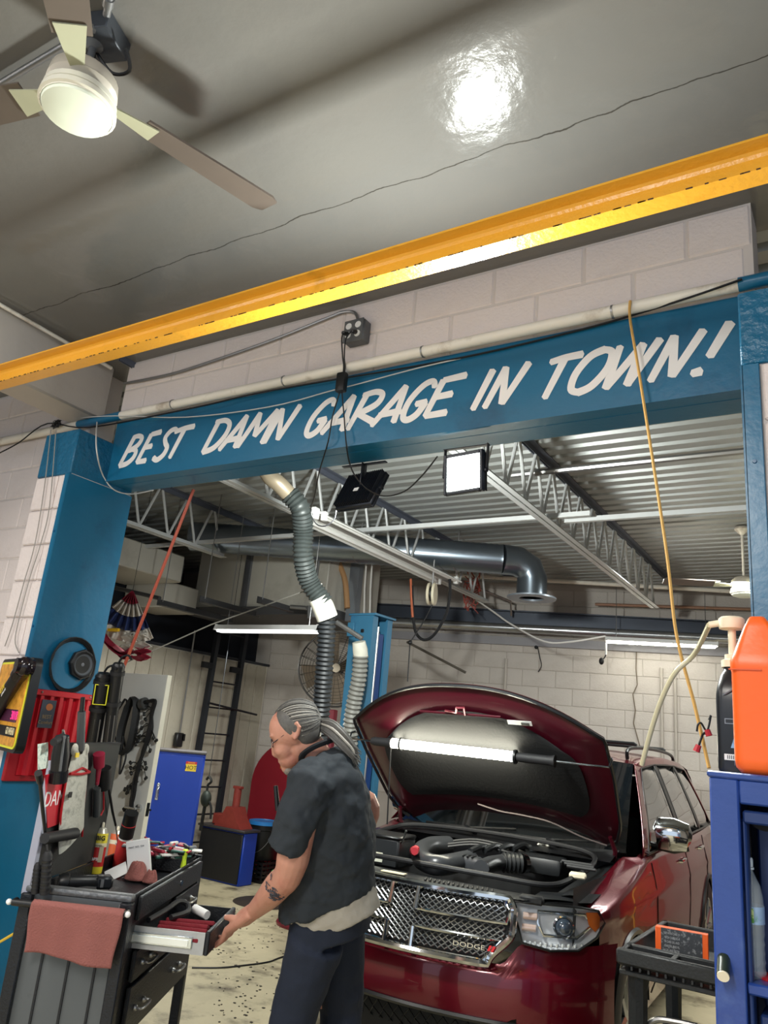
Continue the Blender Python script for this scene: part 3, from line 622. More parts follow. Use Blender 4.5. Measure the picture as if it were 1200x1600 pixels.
# ------------------------------------------------------------------ exhaust hose
HM = M('hose_grey', (50, 55, 54), .45, .1, var=.15); HB = M('hose_black', (25, 28, 31), .5, var=.15); TAPE = M('duct_tape', (202, 200, 186), .4, var=.12, scale=20)
t = thing('exhaust_hose', 'thick black corrugated exhaust hose hanging with a white taped collar', 'hose', at_d(503, 1120, 4.9))
P_, rr = ribbed([at_d(452, 772, 4.8), at_d(470, 795, 4.8), at_d(474, 830, 4.85), at_d(474, 870, 4.85), at_d(484, 910, 4.9), at_d(507, 942, 4.9)], .062, 0, .0055, .0125)
m = MB(); m.tube(P_, rr, 16); m.build('upper_hose', HM, t, world=True, ang=60)
m = MB(); m.tube(spline([at_d(408, 730, 4.72) + Vector((-.05, 0, .42)), at_d(408, 730, 4.72) + Vector((-.02, 0, .1)), at_d(420, 742, 4.75), at_d(436, 756, 4.75), at_d(455, 776, 4.8)], 4), .052, 14); m.build('metal_stub', M('tan_duct', (150, 138, 118), .4, .4), t, world=True)
m = MB(); m.tube([at_d(498, 934, 4.9), at_d(506, 950, 4.9), at_d(512, 966, 4.9)], [.066, .07, .069], 16); m.build('taped_collar', TAPE, t, world=True)
P_, rr = ribbed([at_d(511, 962, 4.9), at_d(510, 1000, 4.9), at_d(505, 1070, 4.9), at_d(500, 1140, 4.9), at_d(496, 1230, 4.95)], .055, 0, .0055, .0145)
m = MB(); m.tube(P_, rr, 16); m.build('lower_hose', HB, t, world=True, ang=60)
t = thing('exhaust_hose', 'grey corrugated exhaust hose beside the blue lift post', 'hose', at_d(552, 1130, 6.0))
P_, rr = ribbed([at_d(564, 1022, 6.0), at_d(561, 1060, 6.0), at_d(553, 1100, 6.0), at_d(548, 1140, 6.0), at_d(546, 1230, 6.0)], .058, 0, .006, .018)
m = MB(); m.tube(P_, rr, 16); m.build('hose', M('hose_pale', (128, 128, 122), .45, .1), t, world=True, ang=60)
m = MB(); m.tube([at_d(561, 1003, 6.0), at_d(563, 1015, 6.0), at_d(564, 1026, 6.0)], [.052, .06, .058], 16); m.build('taped_end', TAPE, t, world=True)
m = MB(); m.tube([at_d(526, 972, 6.2), at_d(566, 998, 6.1)], .02, 8); m.build('support_tube', STEEL, t, world=True)
# ------------------------------------------------------------------ two-post lift column
LB = M('lift_blue', (54, 106, 136), .4, var=.08, dirt=(40, 92, 130), dscale=3); LBD = M('lift_blue_dark', (24, 56, 108), .4, var=.1)
t = thing('lift_post', 'tall blue vehicle lift post standing behind the raised hood', 'lift', (-3.6, 5.5, 0), R_(-4))
m = MB(); m.prism([(-.12, -.14), (.12, -.14), (.12, -.07), (.10, -.07), (.10, -.12), (-.10, -.12), (-.10, .12), (.10, .12), (.10, .07), (.12, .07), (.12, .14), (-.12, .14)], 2.66, (0, 0, .02), (1, 0, 0), (0, 1, 0)); m.build('column', LB, t, smooth=False)
m = MB(); m.bx(-.14, .15, -.15, .15, 2.68, 2.70, .003); m.build('top_plate', LB, t)
m = MB(); m.bx(-.03, .10, -.06, .06, .3, 2.55, .006); m.build('carriage', LBD, t)
m = MB(); m.bx(-.09, .09, -.115, -.10, .4, 2.6); m.build('slide_strip', RUBBER, t)
m = MB(); m.bx(-.22, .22, -.22, .22, 0, .02); m.build('base_plate', LB, t)
m = MB(); m.cyl((.108, -.04, .3), (.108, -.04, 2.6), .009, n=6); m.build('lift_cable', STEEL, t)
m = MB(); m.box((.02, -.145, 2.55), (.03, .012, .03), None, .003); m.box((-.04, -.145, 2.5), (.02, .01, .02), None, .003); m.build('bolt', DARKST, t)
m = MB(); m.bx(-.13, -.06, -.165, -.14, 2.50, 2.62, .004); m.build('bracket', LB, t)
# ------------------------------------------------------------------ drum fan on a stand
fc = at_d(525, 1045, 7.7)
t = thing('pedestal_fan', 'large round wire-cage shop fan behind the exhaust hoses', 'fan', (fc.x, fc.y, 0)); z0 = fc.z
nrm = (CAM - fc); nrm.z = 0; nrm = nrm.normalized(); u_ = Vector((-nrm.y, nrm.x, 0))
CG = M('cage_wire', (48, 44, 40), .5, .4)
m = MB(); cc = Vector((0, 0, z0))
for s, off_ in ((1, .10), (-1, -.10)):
    for i in range(24):
        a = 2 * PI * i / 24; e_ = u_ * math.cos(a) + Vector((0, 0, math.sin(a)))
        m.tube([cc + e_ * .04 + nrm * off_ * 1.1, cc + e_ * .2 + nrm * off_, cc + e_ * .335 + nrm * off_ * .6, cc + e_ * .37], .0025, 4)
    for r in (.08, .12, .16, .20, .235, .265, .295, .32, .345): m.tube([cc + (u_ * math.cos(2 * PI * i / 36) + Vector((0, 0, math.sin(2 * PI * i / 36)))) * r + nrm * off_ * (1.08 - (r / .37) ** 4 * .7) for i in range(36)], .002, 4, closed=True)
m.tube([cc + (u_ * math.cos(2 * PI * i / 40) + Vector((0, 0, math.sin(2 * PI * i / 40)))) * .372 for i in range(40)], .009, 6, closed=True)
m.build('wire_cage', CG, t)
m = MB(); m.lathe([(.0, .11), (.045, .11), (.05, .09), (.0, .09)], 14, cc, nrm); m.build('hub_badge', M('badge', (104, 94, 78), .4, .5), t)
m = MB(); m.cyl(cc - nrm * .22, cc - nrm * .02, .08, n=16); m.build('motor', BLACK, t)
for i in range(4):
    a = 2 * PI * i / 4 + .4; e_ = u_ * math.cos(a) + Vector((0, 0, math.sin(a))); e2 = u_ * -math.sin(a) + Vector((0, 0, math.cos(a)))
    m = MB(); q = [cc + e_ * .04 - e2 * .04 + nrm * .02, cc + e_ * .32 - e2 * .14 + nrm * .05, cc + e_ * .33 + e2 * .10 - nrm * .05, cc + e_ * .04 + e2 * .04 - nrm * .02]
    m.add(q + [p - nrm * .004 for p in q], [(0, 1, 2, 3), (7, 6, 5, 4), (0, 1, 5, 4), (1, 2, 6, 5), (2, 3, 7, 6), (3, 0, 4, 7)]); m.build('blade', M('fan_metal', (122, 108, 92), .4, .5), t)
m = MB(); m.box((0, 0, z0 / 2 - .2), (.12, .06, z0 - .40), None, .006); m.build('stand', M('maroon_paint', (110, 30, 42), .35), t)
m = MB(); m.lathe([(.0, 0), (.3, 0), (.3, .02), (.05, .05), (0, .05)], 20); m.build('base', MATS['maroon_paint'], t)
# galvanised post and tan strip near fan
single('galvanised_post', MB().bx(-4.66, -4.54, 6.6, 6.68, 2.85, 3.76), M('galv_sheet', (150, 156, 164), .3, .7), 'flat galvanised upright behind the exhaust hose', 'post')
# ------------------------------------------------------------------ plenum panels upper left
PL = M('plenum_white', (178, 174, 164), .5, var=.05, dirt=(156, 150, 140), dscale=1.2)
t = thing('air_plenum', 'large pale sheet-metal plenum with a taped seam, under the deck', 'plenum', (-5.6, 6.6, 2.95))
m = MB(); m.bx(-6.62, -5.86, 6.30, 7.3, 2.95, 3.70, .01); m.build('panel', PL, t, world=True)
m = MB(); m.bx(-5.80, -4.72, 6.30, 7.3, 2.95, 3.70, .01); m.build('panel', PL, t, world=True)
m = MB(); m.bx(-5.87, -5.79, 6.27, 7.3, 2.95, 3.72); m.build('seam', M('seam_foil', (120, 122, 128), .3, .6, bump=.5, bscale=20), t, world=True)
m = MB(); m.bx(-6.64, -4.70, 6.26, 7.3, 2.86, 2.95); m.build('base_channel', M('dark_channel', (66, 66, 68), .5), t, world=True)
t = thing('duct_box', 'pale rectangular duct box at upper left behind the teal column', 'duct', (-6.4, 5.2, 3.1))
m = MB(); m.bx(-7.1, -6.2, 3.6, 5.68, 3.10, 3.39, .012); m.build('body', PL, t, world=True)
m = MB(); m.bx(-7.0, -6.3, 5.68, 5.78, 3.13, 3.36, .008); m.build('end_collar', M('dark_collar', (70, 72, 76), .5), t, world=True)
m = MB(); m.bx(-7.1, -6.45, 5.7, 6.2, 2.85, 3.14, .012); m.build('lower_box', PL, t, world=True)
DKA = M('dark_angle', (58, 58, 60), .5, .3)
for i, (px0, py0, px1, py1, xx, nm) in enumerate(((246, 939, 362, 964, -5.6, 'leftmost dark steel rack bar hanging under the plenum'), (312, 934, 400, 957, -5.1, 'middle dark steel rack bar hanging under the plenum'), (402, 935, 452, 951, -4.55, 'rightmost dark steel rack bar hanging under the plenum'))):
    a = at_x(px0, py0, xx); b = at_x(px1, py1, xx); b.z = a.z
    t = thing('rack_bar', nm, 'bar', (a + b) / 2, 0, 'hanging rack bars')
    m = MB(); m.prism([(0, 0), (.06, 0), (.06, .006), (.006, .006), (.006, .06), (0, .06)], (b - a).length, (a.x, a.y, a.z - .04), (1, 0, 0), (0, 0, 1), (b - a).normalized()); m.build('angle_bar', DKA, t, world=True, smooth=False)
    m = MB(); m.cyl((a.x + .02, a.y + .05, a.z), (a.x + .02, a.y + .05, 3.77), .005, n=6); m.build('hanger_rod', STEEL, t, world=True)
single('slack_cord', MB().tube([at_y(196, 1036, 4.6), at_y(330, 976, 4.8), at_y(470, 926, 4.95), at_d(503, 913, 4.9)], .006, 5), M('grey_cord', (150, 148, 140), .7), 'grey cord stretched diagonally past the left strip light', 'cord')
t = single('gas_fitting', MB().cyl(at_y(455, 948, 6.0), at_y(480, 950, 6.0), .022, n=8).cyl(at_y(484, 947, 6.0), at_y(484, 966, 6.0), .024, n=8).cyl(at_y(490, 948, 6.0), at_y(490, 964, 6.0), .022, n=8).cyl(at_y(490, 948, 6.0), at_y(490, 948, 6.0) + Vector((0, 0, .95)), .012, n=8), STEEL, 'grey pipe fitting left of the taped hose collar', 'fitting')
# ------------------------------------------------------------------ ladder
t = thing('ladder', 'black steel ladder fixed against the panelled wall', 'ladder', (-6.85, 7.1, 0)); LBK = M('ladder_black', (28, 30, 36), .45, .2)
def rail(pts): return [at_x(x, y, -6.82) for x, y in pts]
r0 = rail([(345, 965), (337, 1030), (310, 1173)]); r1 = rail([(388, 965), (377, 1030), (338, 1290)])
def extrap(a, b, z): return a + (b - a) * ((z - a.z) / (b.z - a.z))
r0 = [extrap(r0[0], r0[-1], 3.1), extrap(r0[0], r0[-1], .02)]; r1 = [extrap(r1[0], r1[-1], 3.1), extrap(r1[0], r1[-1], .02)]
for rr_ in (r0, r1):
    m = MB(); m.tube(rr_, .042, 4, flat=.6, up=(1, 1, 0)); m.build('rail', LBK, t, world=True, smooth=False)
for k in range(9):
    z = .35 + k * .305; a = extrap(*r0, z); b = extrap(*r1, z)
    m = MB(); m.cyl(a, b, .011, n=6); m.build('rung', LBK, t, world=True)
for r_ in (r0, r1):
    q = extrap(*r_, 2.36); m = MB(); m.box(q + Vector((-.0, -.09, 0)), (.05, .16, .07)); m.build('wall_bracket', LBK, t, world=True)
m = MB(); a = extrap(*r0, 1.92); b = at_x(401, 1117, -6.82); m.cyl(a + Vector((.06, 0, 0)), b, .014, n=6)
single('hooked_bar', m, LBK, 'black bar with pegs hung across the ladder', 'bar')
t = thing('pull_switch', 'black pull switch box on a cord left of the ladder', 'switch', at_x(280, 1156, -6.9))
m = MB(); q = at_x(279, 1156, -6.93); m.box(q, (.06, .11, .16), None, .01); m.box(q + Vector((.0, .05, .03)), (.06, .06, .08), None, .006); m.build('box', BLACK, t, world=True)
m = MB(); m.tube([q, at_x(282, 1140, -6.93), at_x(300, 1020, -6.93), at_x(305, 985, -6.93)], .010, 6); m.build('conduit', STEEL, t, world=True)
# ------------------------------------------------------------------ stored things low in the bay
HOTB = M('cobalt_paint', (22, 58, 158), .38, var=.06)
CF = Vector((-5.36, 5.57, 0)); t = thing('tall_cabinet', 'tall cobalt blue metal cabinet with a yellow hot-warning sticker', 'cabinet', CF, R_(44))
m = MB(); m.bx(-.52, 0, .02, .42, .05, 1.415, .012); m.bx(-.5, -.02, .05, .4, .0, .06); m.build('body', HOTB, t)
m = MB(); m.bx(-.508, -.012, 0, .022, .08, 1.385, .006); m.build('door', HOTB, t)
m = MB(); m.bx(-.525, .005, -.005, .43, 1.403, 1.423, .004); m.build('top', M('dusty_top', (74, 70, 70), .6), t)
m = MB(); m.box((-.385, -.014, 1.05), (.018, .02, .11), None, .006); m.box((-.385, -.004, 1.05), (.03, .012, .15), None, .004); m.build('handle', CHROME, t)
u1 = Vector((1, 0, 0)); v1 = Vector((0, 0, 1)); sq = Vector((-.12, -.003, 1.29))
def rect(c, u, v, w, h): c = Vector(c); u = Vector(u) * w / 2; v = Vector(v) * h / 2; return [c - u - v, c + u - v, c + u + v, c - u + v]
SY = M('sticker_yellow', (228, 196, 52), .5); SR = M('sticker_red', (196, 44, 44), .5); INK = M('ink_black', (24, 22, 22), .6)
flatp('warning_sticker', rect(sq, u1, v1, .10, .085), SY, t, world=False); flatp('sticker_band', rect(sq + Vector((0, -.001, .032)), u1, v1, .10, .022), SR, t, world=False)
text('HOT', .05, sq + Vector((0, -.0015, -.012)), u1, v1, INK, t, world=False); text('DANGER', .016, sq + Vector((0, -.002, .032)), u1, v1, SY, t, world=False)
t = thing('low_cabinet', 'low blue cabinet with a black top and dark front, left of the bucket', 'cabinet', (-6.4, 7.3, 0))
m = MB(); m.bx(-6.74, -6.06, 7.1, 7.32, 0, .55, .01); m.build('body', HOTB, t, world=True)
m = MB(); m.bx(-6.72, -6.08, 7.085, 7.11, .02, .53, .004); m.build('open_front_shade', M('front_shade_black', (20, 21, 26), .4), t, world=True)  # dark panel painted in for the shade of the open cabinet front
m = MB(); m.bx(-6.76, -6.04, 7.06, 7.34, .55, .575, .004); m.build('top', M('scuffed_top', (62, 60, 62), .4, .3), t, world=True)
m = MB(); m.prism([(-.2, 0), (.2, 0), (.11, .1), (.05, .22), (-.05, .22), (-.11, .1)], .22, (-6.35, 7.10, .575), (1, 0, 0), (0, 0, 1), (0, 1, 0))
jk = single('jack_stand', m, M('rusty_red', (124, 44, 36), .6, var=.25, scale=20), 'rusty red jack stand on the low blue cabinet', 'jack stand', smooth=False)
m = MB(); m.cyl((0, .0, .18), (0, 0, .42), .045, n=10); m.box((0, 0, .43), (.12, .06, .03), None, .005); m.build('post', MATS['rusty_red'], jk)
m = MB(); m.box((-.2, .06, .06), (.2, .2, .12), None, .01); m.build('side_box', MATS['rusty_red'], jk)
def bucket(name, label, c, r, h, body, lid, cat='bucket'):
    t = thing(name, label, cat, c)
    m = MB(); m.lathe([(.0, 0), (r * .86, 0), (r * .9, .01), (r * .98, h * .8), (r * 1.04, h * .82), (r * 1.04, h * .86), (r, h * .87), (r, h)], 24); m.build('pail', body, t)
    m = MB(); m.lathe([(.0, h + .012), (r * .9, h + .012), (r * .93, h + .022), (r * 1.03, h + .02), (r * 1.05, h - .02), (r * 1.02, h - .02)], 24); m.build('lid', lid, t)
    m = MB(); m.tube([(r * 1.05 * math.cos(a), -r * 1.05 * abs(math.sin(a)) * .75 - .02, h * .84 - abs(math.sin(a)) * h * .65) for a in [PI * i / 14 for i in range(15)]], .004, 5); m.build('bail', STEEL, t)
    return t
bc = at_y(406, 1342, 7.62)
bk = bucket('oil_bucket', 'black bucket with a blue lid standing on the milk crate', (bc.x, bc.y, bc.z), .175, .40, BLACK, M('blue_lid', (40, 120, 190), .4))
m = MB(); m.grid(lambda a, b: (math.sin((a - .5) * 1.6 - .5) * .1665, -math.cos((a - .5) * 1.6 - .5) * .1665, .1 + b * .16), 8, 1); m.build('label', M('bucket_label', (52, 66, 128), .5), bk)
text('OIL', .05, Vector((bc.x - .07, bc.y - .172, bc.z + .2)), Vector((.9, -.3, 0)), v1, LETW, bk)
t = thing('milk_crate', 'black plastic milk crate under the bucket', 'crate', (bc.x + .02, bc.y, 0)); m = MB()
for s in (-1, 1):
    for k in range(5): 
        m.box((0, s * .165, .02 + k * (bc.z - .04) / 4), (.34, .012, .022)); m.box((s * .165, 0, .02 + k * (bc.z - .04) / 4), (.012, .34, .022))
    for k in range(6):
        m.box((-.16 + k * .064, s * .165, bc.z / 2), (.014, .01, bc.z - .006)); m.box((s * .165, -.16 + k * .064, bc.z / 2), (.01, .014, bc.z - .006))
m.box((0, 0, .006), (.34, .34, .012)); m.build('lattice', BLACK, t)
single('green_jug', MB().box(at_z(432, 1374, .1), (.13, .10, .2), rz(.3), .03, 2).cyl(at_z(432, 1374, .1) + Vector((0, 0, .09)), at_z(432, 1374, .1) + Vector((0, 0, .13)), .02, n=10), M('green_plastic', (34, 150, 70), .4), 'bright green jug on the floor behind the man arm', 'jug')
t = thing('red_shield', 'big round-topped dark red sheet standing behind the man', 'panel', (-5.6, 8.0, 0))
sl = at_y(384, 1290, 8.0); st2 = at_y(424, 1158, 8.2); w2 = 1.32; xa = sl.x
poly = [(xa, .0), (xa + w2, .0), (xa + w2, 1.02)] + [(xa + w2 / 2 + w2 / 2 * math.cos(a), 1.02 + .56 * math.sin(a)) for a in [PI * i / 20 for i in range(1, 20)]] + [(xa, 1.02)]
m = MB(); m.prism(poly, .05, (0, 8.0, 0), (1, 0, 0), (0, 0, 1), (0, 1, 0)); m.build('sheet', M('oxblood', (140, 22, 40), .35, var=.08), t, world=True, ang=30)
ORG = M('orange_ink', (214, 140, 52), .5)
q = at_y(446, 1198, 7.995); text('NON', .105, q + Vector((.04, 0, 0)), u1, v1, ORG, t); q = at_y(446, 1182, 7.995); text('DO', .07, q + Vector((.02, 0, 0)), u1, v1, ORG, t)
t = thing('chain_hoist', 'dark chain hoist hanging beside the ladder', 'hoist', at_y(322, 1290, 6.1)); q = at_y(322, 1248, 6.1)
m = MB(); m.sph(q, (.06, .05, .08), 12, 8); m.build('gear_case', M('hoist_iron', (52, 58, 52), .5, .4), t, world=True)
m = MB(); m.tube(spline([q + Vector((0, 0, .07)), q + Vector((0, 0, .13)), q + Vector((.04, 0, .17)), q + Vector((.0, 0, .21)), q + Vector((-.03, 0, .18))], 4), .013, 6); m.tube([q + Vector((0, 0, -.07)), q + Vector((-.01, 0, -.3))], .018, 6); m.tube(spline([q + Vector((.05, 0, -.02)), q + Vector((.09, 0, -.08)), q + Vector((.1, 0, -.18))], 4), .012, 6); m.build('hooks', M('hoist_iron2', (44, 44, 42), .5, .4), t, world=True)
m = MB(); m.tube([q + Vector((0, 0, .2)), Vector((q.x, q.y, 3.775))], .004, 4); m.build('chain', DARKST, t, world=True)
c = at_z(400, 1407, .004); single('floor_cover', MB().lathe([(0, .004), (.3, .004), (.31, 0), (0, 0)], 28, (c.x + .1, c.y, .002)), M('drain_iron', (66, 58, 50), .6, .3), 'round dark floor cover behind the man arm', 'cover')
m = MB(); m.tube(spline([at_z(300, 1512, .006), at_z(345, 1512, .006), at_z(385, 1508, .006), at_z(420, 1503, .006), at_z(442, 1495, .006), at_z(520, 1470, .006)], 6), .006, 6)
single('extension_cord', m, CABLE, 'black cord lying across the stained concrete floor', 'cord')
random.seed(12)
m = MB()
for k in range(160):
    q = at_z(random.uniform(330, 450), random.uniform(1420, 1600), 0); r = random.uniform(.004, .014); a0 = random.uniform(0, 6)
    m.prism([(r * math.cos(a0 + i * 1.2) * random.uniform(.5, 1.2), r * math.sin(a0 + i * 1.2) * random.uniform(.5, 1.2)) for i in range(5)], .003, (q.x, q.y, 0), (1, 0, 0), (0, 1, 0))
tag(single('floor_debris', m, M('dirt_dark', (54, 48, 40), .9), 'scattered dark grit on the concrete floor', 'debris'), kind='stuff')
# ------------------------------------------------------------------ white door with hung belts and harness
dq = at_d(262, 1057, 6.3); dq2 = at_d(273, 1057, 6.3); DX, DY, DT = dq.x, dq.y, 2.04
m = MB(); m.bx(DX - .91, DX, DY, DY + .045, .02, DT, .002)
dr = struct('door_1', m, M('door_white', (206, 206, 204), .35, var=.04)); dr['label'] = 'white flush door standing open, hung with belts and a wiring harness'
m = MB(); m.bx(DX, DX + .003, DY, DY + .046, .02, DT); m.build('edge_strip', M('door_edge', (236, 230, 212), .5), dr)
m = MB(); m.cyl((DX - .065, DY, 1.0), (DX - .065, DY - .02, 1.0), .03, n=14); m.tube([(DX - .065, DY - .02, 1.0), (DX - .065, DY - .05, 1.0), (DX - .075, DY - .055, 1.0), (DX - .17, DY - .055, 1.0)], .010, 8); m.build('door_handle', CHROME, dr)
m = MB(); m.bx(DX + .002, DX + .006, DY + .008, DY + .037, .95, 1.05); m.cyl((DX + .005, DY + .022, 1.0), (DX + .04, DY + .022, 1.0), .008, n=6); m.build('latch_plate', DARKST, dr)
yd = DY - .03
m = MB(); random.seed(9)
trunk = [at_y(x, y, yd) for x, y in [(226, 1098), (243, 1096), (240, 1112), (235, 1140), (226, 1170), (219, 1200), (213, 1225), (209, 1250), (205, 1275), (200, 1290)]]
for k in range(5): m.tube(spline([p + Vector((random.uniform(-.022, .022), random.uniform(-.02, .0), random.uniform(-.012, .012))) for p in trunk], 5), .011, 6)
hn = thing('wiring_harness', 'black engine wiring harness hanging on the white door', 'harness', trunk[-1]); m.build('trunk', CABLE, hn, world=True)
for k in range(26):
    p = trunk[random.randint(2, 8)].lerp(trunk[random.randint(2, 8)], random.random() * .2) + Vector((random.uniform(-.03, .03), 0, random.uniform(-.04, .04))); s = random.choice((-1, -1, 1))
    e_ = p + Vector((s * random.uniform(.05, .12), random.uniform(-.02, .0), random.uniform(-.09, .03)))
    m = MB(); m.tube(spline([p, p.lerp(e_, .5) + Vector((0, 0, .02)), e_], 3), .004, 4); m.box(e_, (.022, .018, .034), ry(random.uniform(-1, 1)), .004); m.build('branch_plug', BLACK, hn, world=True)
m = MB(); m.cyl(at_y(222, 1101, yd), at_y(228, 1099, yd), .05, n=14); m.build('connector', M('connector_grey', (60, 60, 60), .5), hn, world=True)
def belt(label, pts, w):
    m = MB(); P_ = spline([at_y(x, y, yd - .02) for x, y in pts], 6); m.tube(P_, w, 4, closed=True, flat=.35, up=(0, 1, 0)); return single('drive_belt', m, RUBBER, label, 'belt', 'belts on the door')
belt('wide flat black belt looped on the white door', [(209, 1090), (214, 1098), (211, 1130), (203, 1165), (192, 1178), (187, 1170), (190, 1140), (200, 1105)], .042)
belt('thin black belt looped beside wide belt on the door', [(196, 1092), (199, 1100), (192, 1130), (184, 1158), (177, 1140), (184, 1110)], .014)
belt('short black belt dangling lowest among the door belts', [(193, 1150), (197, 1180), (192, 1200), (187, 1209), (190, 1180)], .010)
# ------------------------------------------------------------------ flag bunting and storage at the left top
FR = M('flag_red', (138, 22, 48), .8, var=.2); FW = M('flag_white', (204, 196, 186), .8, var=.15); FB = M('flag_blue', (34, 48, 92), .8, var=.2)
bt2 = thing('flag_bunting', 'bundled red white and blue fan bunting hanging at left', 'bunting', at_y(205, 1030, 4.5))
def fanpart(r0, r1, mat, nm, cx=208, cy=922, a0=.5, a1=1.8, pl=6):
    m = MB()
    def f(u, v):
        a = a0 + (a1 - a0) * u; r = r0 + (r1 - r0) * v; x = cx + math.sin(-a + .9) * r; y = cy + math.cos(-a + .9) * r
        return at_y(x, y, 4.5 + .05 * math.sin(u * pl * 2 * PI) * (.3 + v * .7))
    m.grid(f, 72, 3); return m.build(nm, mat, bt2, world=True, solid=.003, ang=80)
m = MB(); q = at_y(208, 922, 4.5); m.tube([q, Vector((q.x, q.y, 3.77))], .003, 4); m.build('hanging_cord', CABLE, bt2, world=True)
fanpart(2, 22, FR, 'red_centre'); fanpart(22, 42, FW, 'white_band'); fanpart(42, 64, FB, 'blue_band'); fanpart(64, 82, FW, 'outer_white_band')
def swag(pts0, pts1, mat, nm):
    m = MB(); A_ = spline([at_y(x, y, 4.46) for x, y in pts0], 6); B_ = spline([at_y(x, y, 4.46) for x, y in pts1], 6); k = len(A_) - 1
    m.grid(lambda u, v: A_[round(u * k)].lerp(B_[round(u * k)], v) + Vector((0, .04 * math.sin(v * 14 + u * 3), 0)), k, 10); return m.build(nm, mat, bt2, world=True, solid=.003, ang=80)
swag([(160, 988), (175, 1005), (195, 1018), (207, 1012)], [(164, 1002), (176, 1018), (192, 1030), (206, 1030)], FR, 'red_tail')
swag([(194, 985), (204, 985), (210, 988)], [(192, 1018), (204, 1022), (208, 1026)], FW, 'white_tail'); swag([(212, 985), (222, 985), (230, 990)], [(210, 1014), (220, 1016), (233, 1014)], FW, 'white_tail')
swag([(211, 1012), (222, 1012), (233, 1010)], [(209, 1032), (220, 1033), (231, 1031)], FR, 'red_tail')
single('spirit_level', MB().box(at_y(178, 984.5, 4.45), (.14, .025, .028), None, .003), M('level_yellow', (232, 184, 40), .4), 'short yellow bar across the bunting', 'level')
single('mezzanine_rail', MB().cyl(at_y(165, 915, 4.9), at_y(250, 935, 4.9), .02, n=8), DKA, 'dark rail above the flag bunting', 'rail')

mm = MB()
def shade(u, v): return (-7.16 + .03 * math.sin(u * 40) * (1 - v * .6), 3.0 + 5.1 * u, 2.53 + .62 * v)  # sheet coloured dark for the unlit depth of the loft opening
mm.grid(shade, 120, 6); single('loft_shade_sheet', mm, M('loft_shade_navy', (13, 17, 27), .9), 'dark navy sheet standing in for shade in the loft above the panelled wall', 'shade', solid=.004, ang=80)
for px, nm in ((572, 'left'), (581, 'right')):
    a = at_y(px, 870, 6.4); single('hanging_line', MB().tube([Vector((a.x, a.y, 3.775)), at_y(px - 2, 920, 6.4), at_y(px - 3, 962, 6.4)], .009, 5), WCABLE, nm + ' one of two white lines hanging above the lift post', 'line')
single('tan_hose', MB().tube(spline([at_y(524, 868, 6.5), at_y(532, 885, 6.5), at_y(540, 910, 6.5), at_y(543, 950, 6.5)], 5), .03, 8), M('tan_hose_rubber', (168, 128, 88), .6), 'tan flexible hose behind the exhaust hose collar', 'hose')
# ================================================================== things on and around the left column
t = thing('loudspeaker', 'round black loudspeaker mounted on inner face of teal column', 'speaker', (-3.695, 2.765, 1.94)); W_ = (1, 0, 0)
m = MB(); m.lathe([(0, 0), (.082, 0), (.085, .012), (.082, .022), (.072, .024), (.072, .018), (0, .018)], 8, (0, 0, 0), W_); m.build('basket', BLACK, t, smooth=False)
m = MB(); m.lathe([(.072, .020), (.066, .030), (.058, .024)], 28, (0, 0, 0), W_, cap=False); m.build('surround', RUBBER, t)
m = MB(); m.lathe([(.059, .024), (.02, .004), (.0, .004)], 28, (0, 0, 0), W_, cap=False); m.build('cone', M('speaker_cone', (74, 78, 84), .7), t)
m = MB(); m.lathe([(.022, .006), (.018, .014), (.008, .019), (.0, .02)], 16, (0, 0, 0), W_); m.build('dust_cap', M('speaker_cap', (104, 106, 112), .6), t)
m = MB()
for k in range(5):
    r = .125 + k * .004; m.tube([(-3.688 + .004 * k, 2.70 + r * math.cos(a) + random.uniform(-.004, .004), 1.93 + r * 1.05 * math.sin(a)) for a in [2 * PI * i / 26 for i in range(26)]], .0045, 5, closed=True)
single('cable_coil', m, CABLE, 'coil of black cable hung behind the loudspeaker', 'cable')
RP = M('corrugated_red', (186, 28, 42), .3, coat=.3, var=.06)
t = thing('ribbed_cover', 'red ribbed metal panel with a dark label, fixed to the teal column', 'panel', (-3.66, 2.7, 1.36))
m = MB(); pr = []; y = 2.50
while y < 2.90: pr += [(y, -3.672), (y + .028, -3.672), (y + .034, -3.652), (y + .052, -3.652)]; y += .058
pr.append((y, -3.672)); k = len(pr)
m.add([Vector((b, a, z)) for z in (1.36, 1.755) for a, b in pr], [(i, i + 1, k + i + 1, k + i) for i in range(k - 1)]); m.build('ribbed_sheet', RP, t, world=True, smooth=False, solid=.003)
m = MB(); m.bx(-3.68, -3.645, 2.485, 2.885, 1.755, 1.785, .003); m.build('top_rail', RP, t, world=True)
m = MB(); m.bx(-3.70, -3.675, 2.44, 2.93, 1.33, 1.77, .004); m.build('back_sheet', M('red_back', (150, 22, 34), .35), t, world=True)
for y in (2.53, 2.83): m = MB(); m.sph((-3.644, y, 1.771), .006, 8, 6); m.build('screw', STEEL, t, world=True)
uy = Vector((0, 1, 0)); vz = Vector((0, 0, 1))
flatp('label', rect((-3.646, 2.585, 1.665), uy, vz, .085, .14), M('label_slate', (52, 60, 78), .5), t)
m = MB(); m.prism([(.02 * math.cos(a), .018 * math.sin(a)) for a in [2 * PI * i / 14 for i in range(14)]], .0008, (-3.6455, 2.59, 1.70), uy, vz, (1, 0, 0)); m.build('label_sun', M('label_orange', (206, 116, 60), .5), t, world=True)
text('BEST', .026, (-3.6448, 2.586, 1.65), uy, vz, M('label_gold', (150, 128, 92), .5), t); text('Comfort', .024, (-3.6448, 2.584, 1.622), uy, vz, MATS['label_gold'], t)
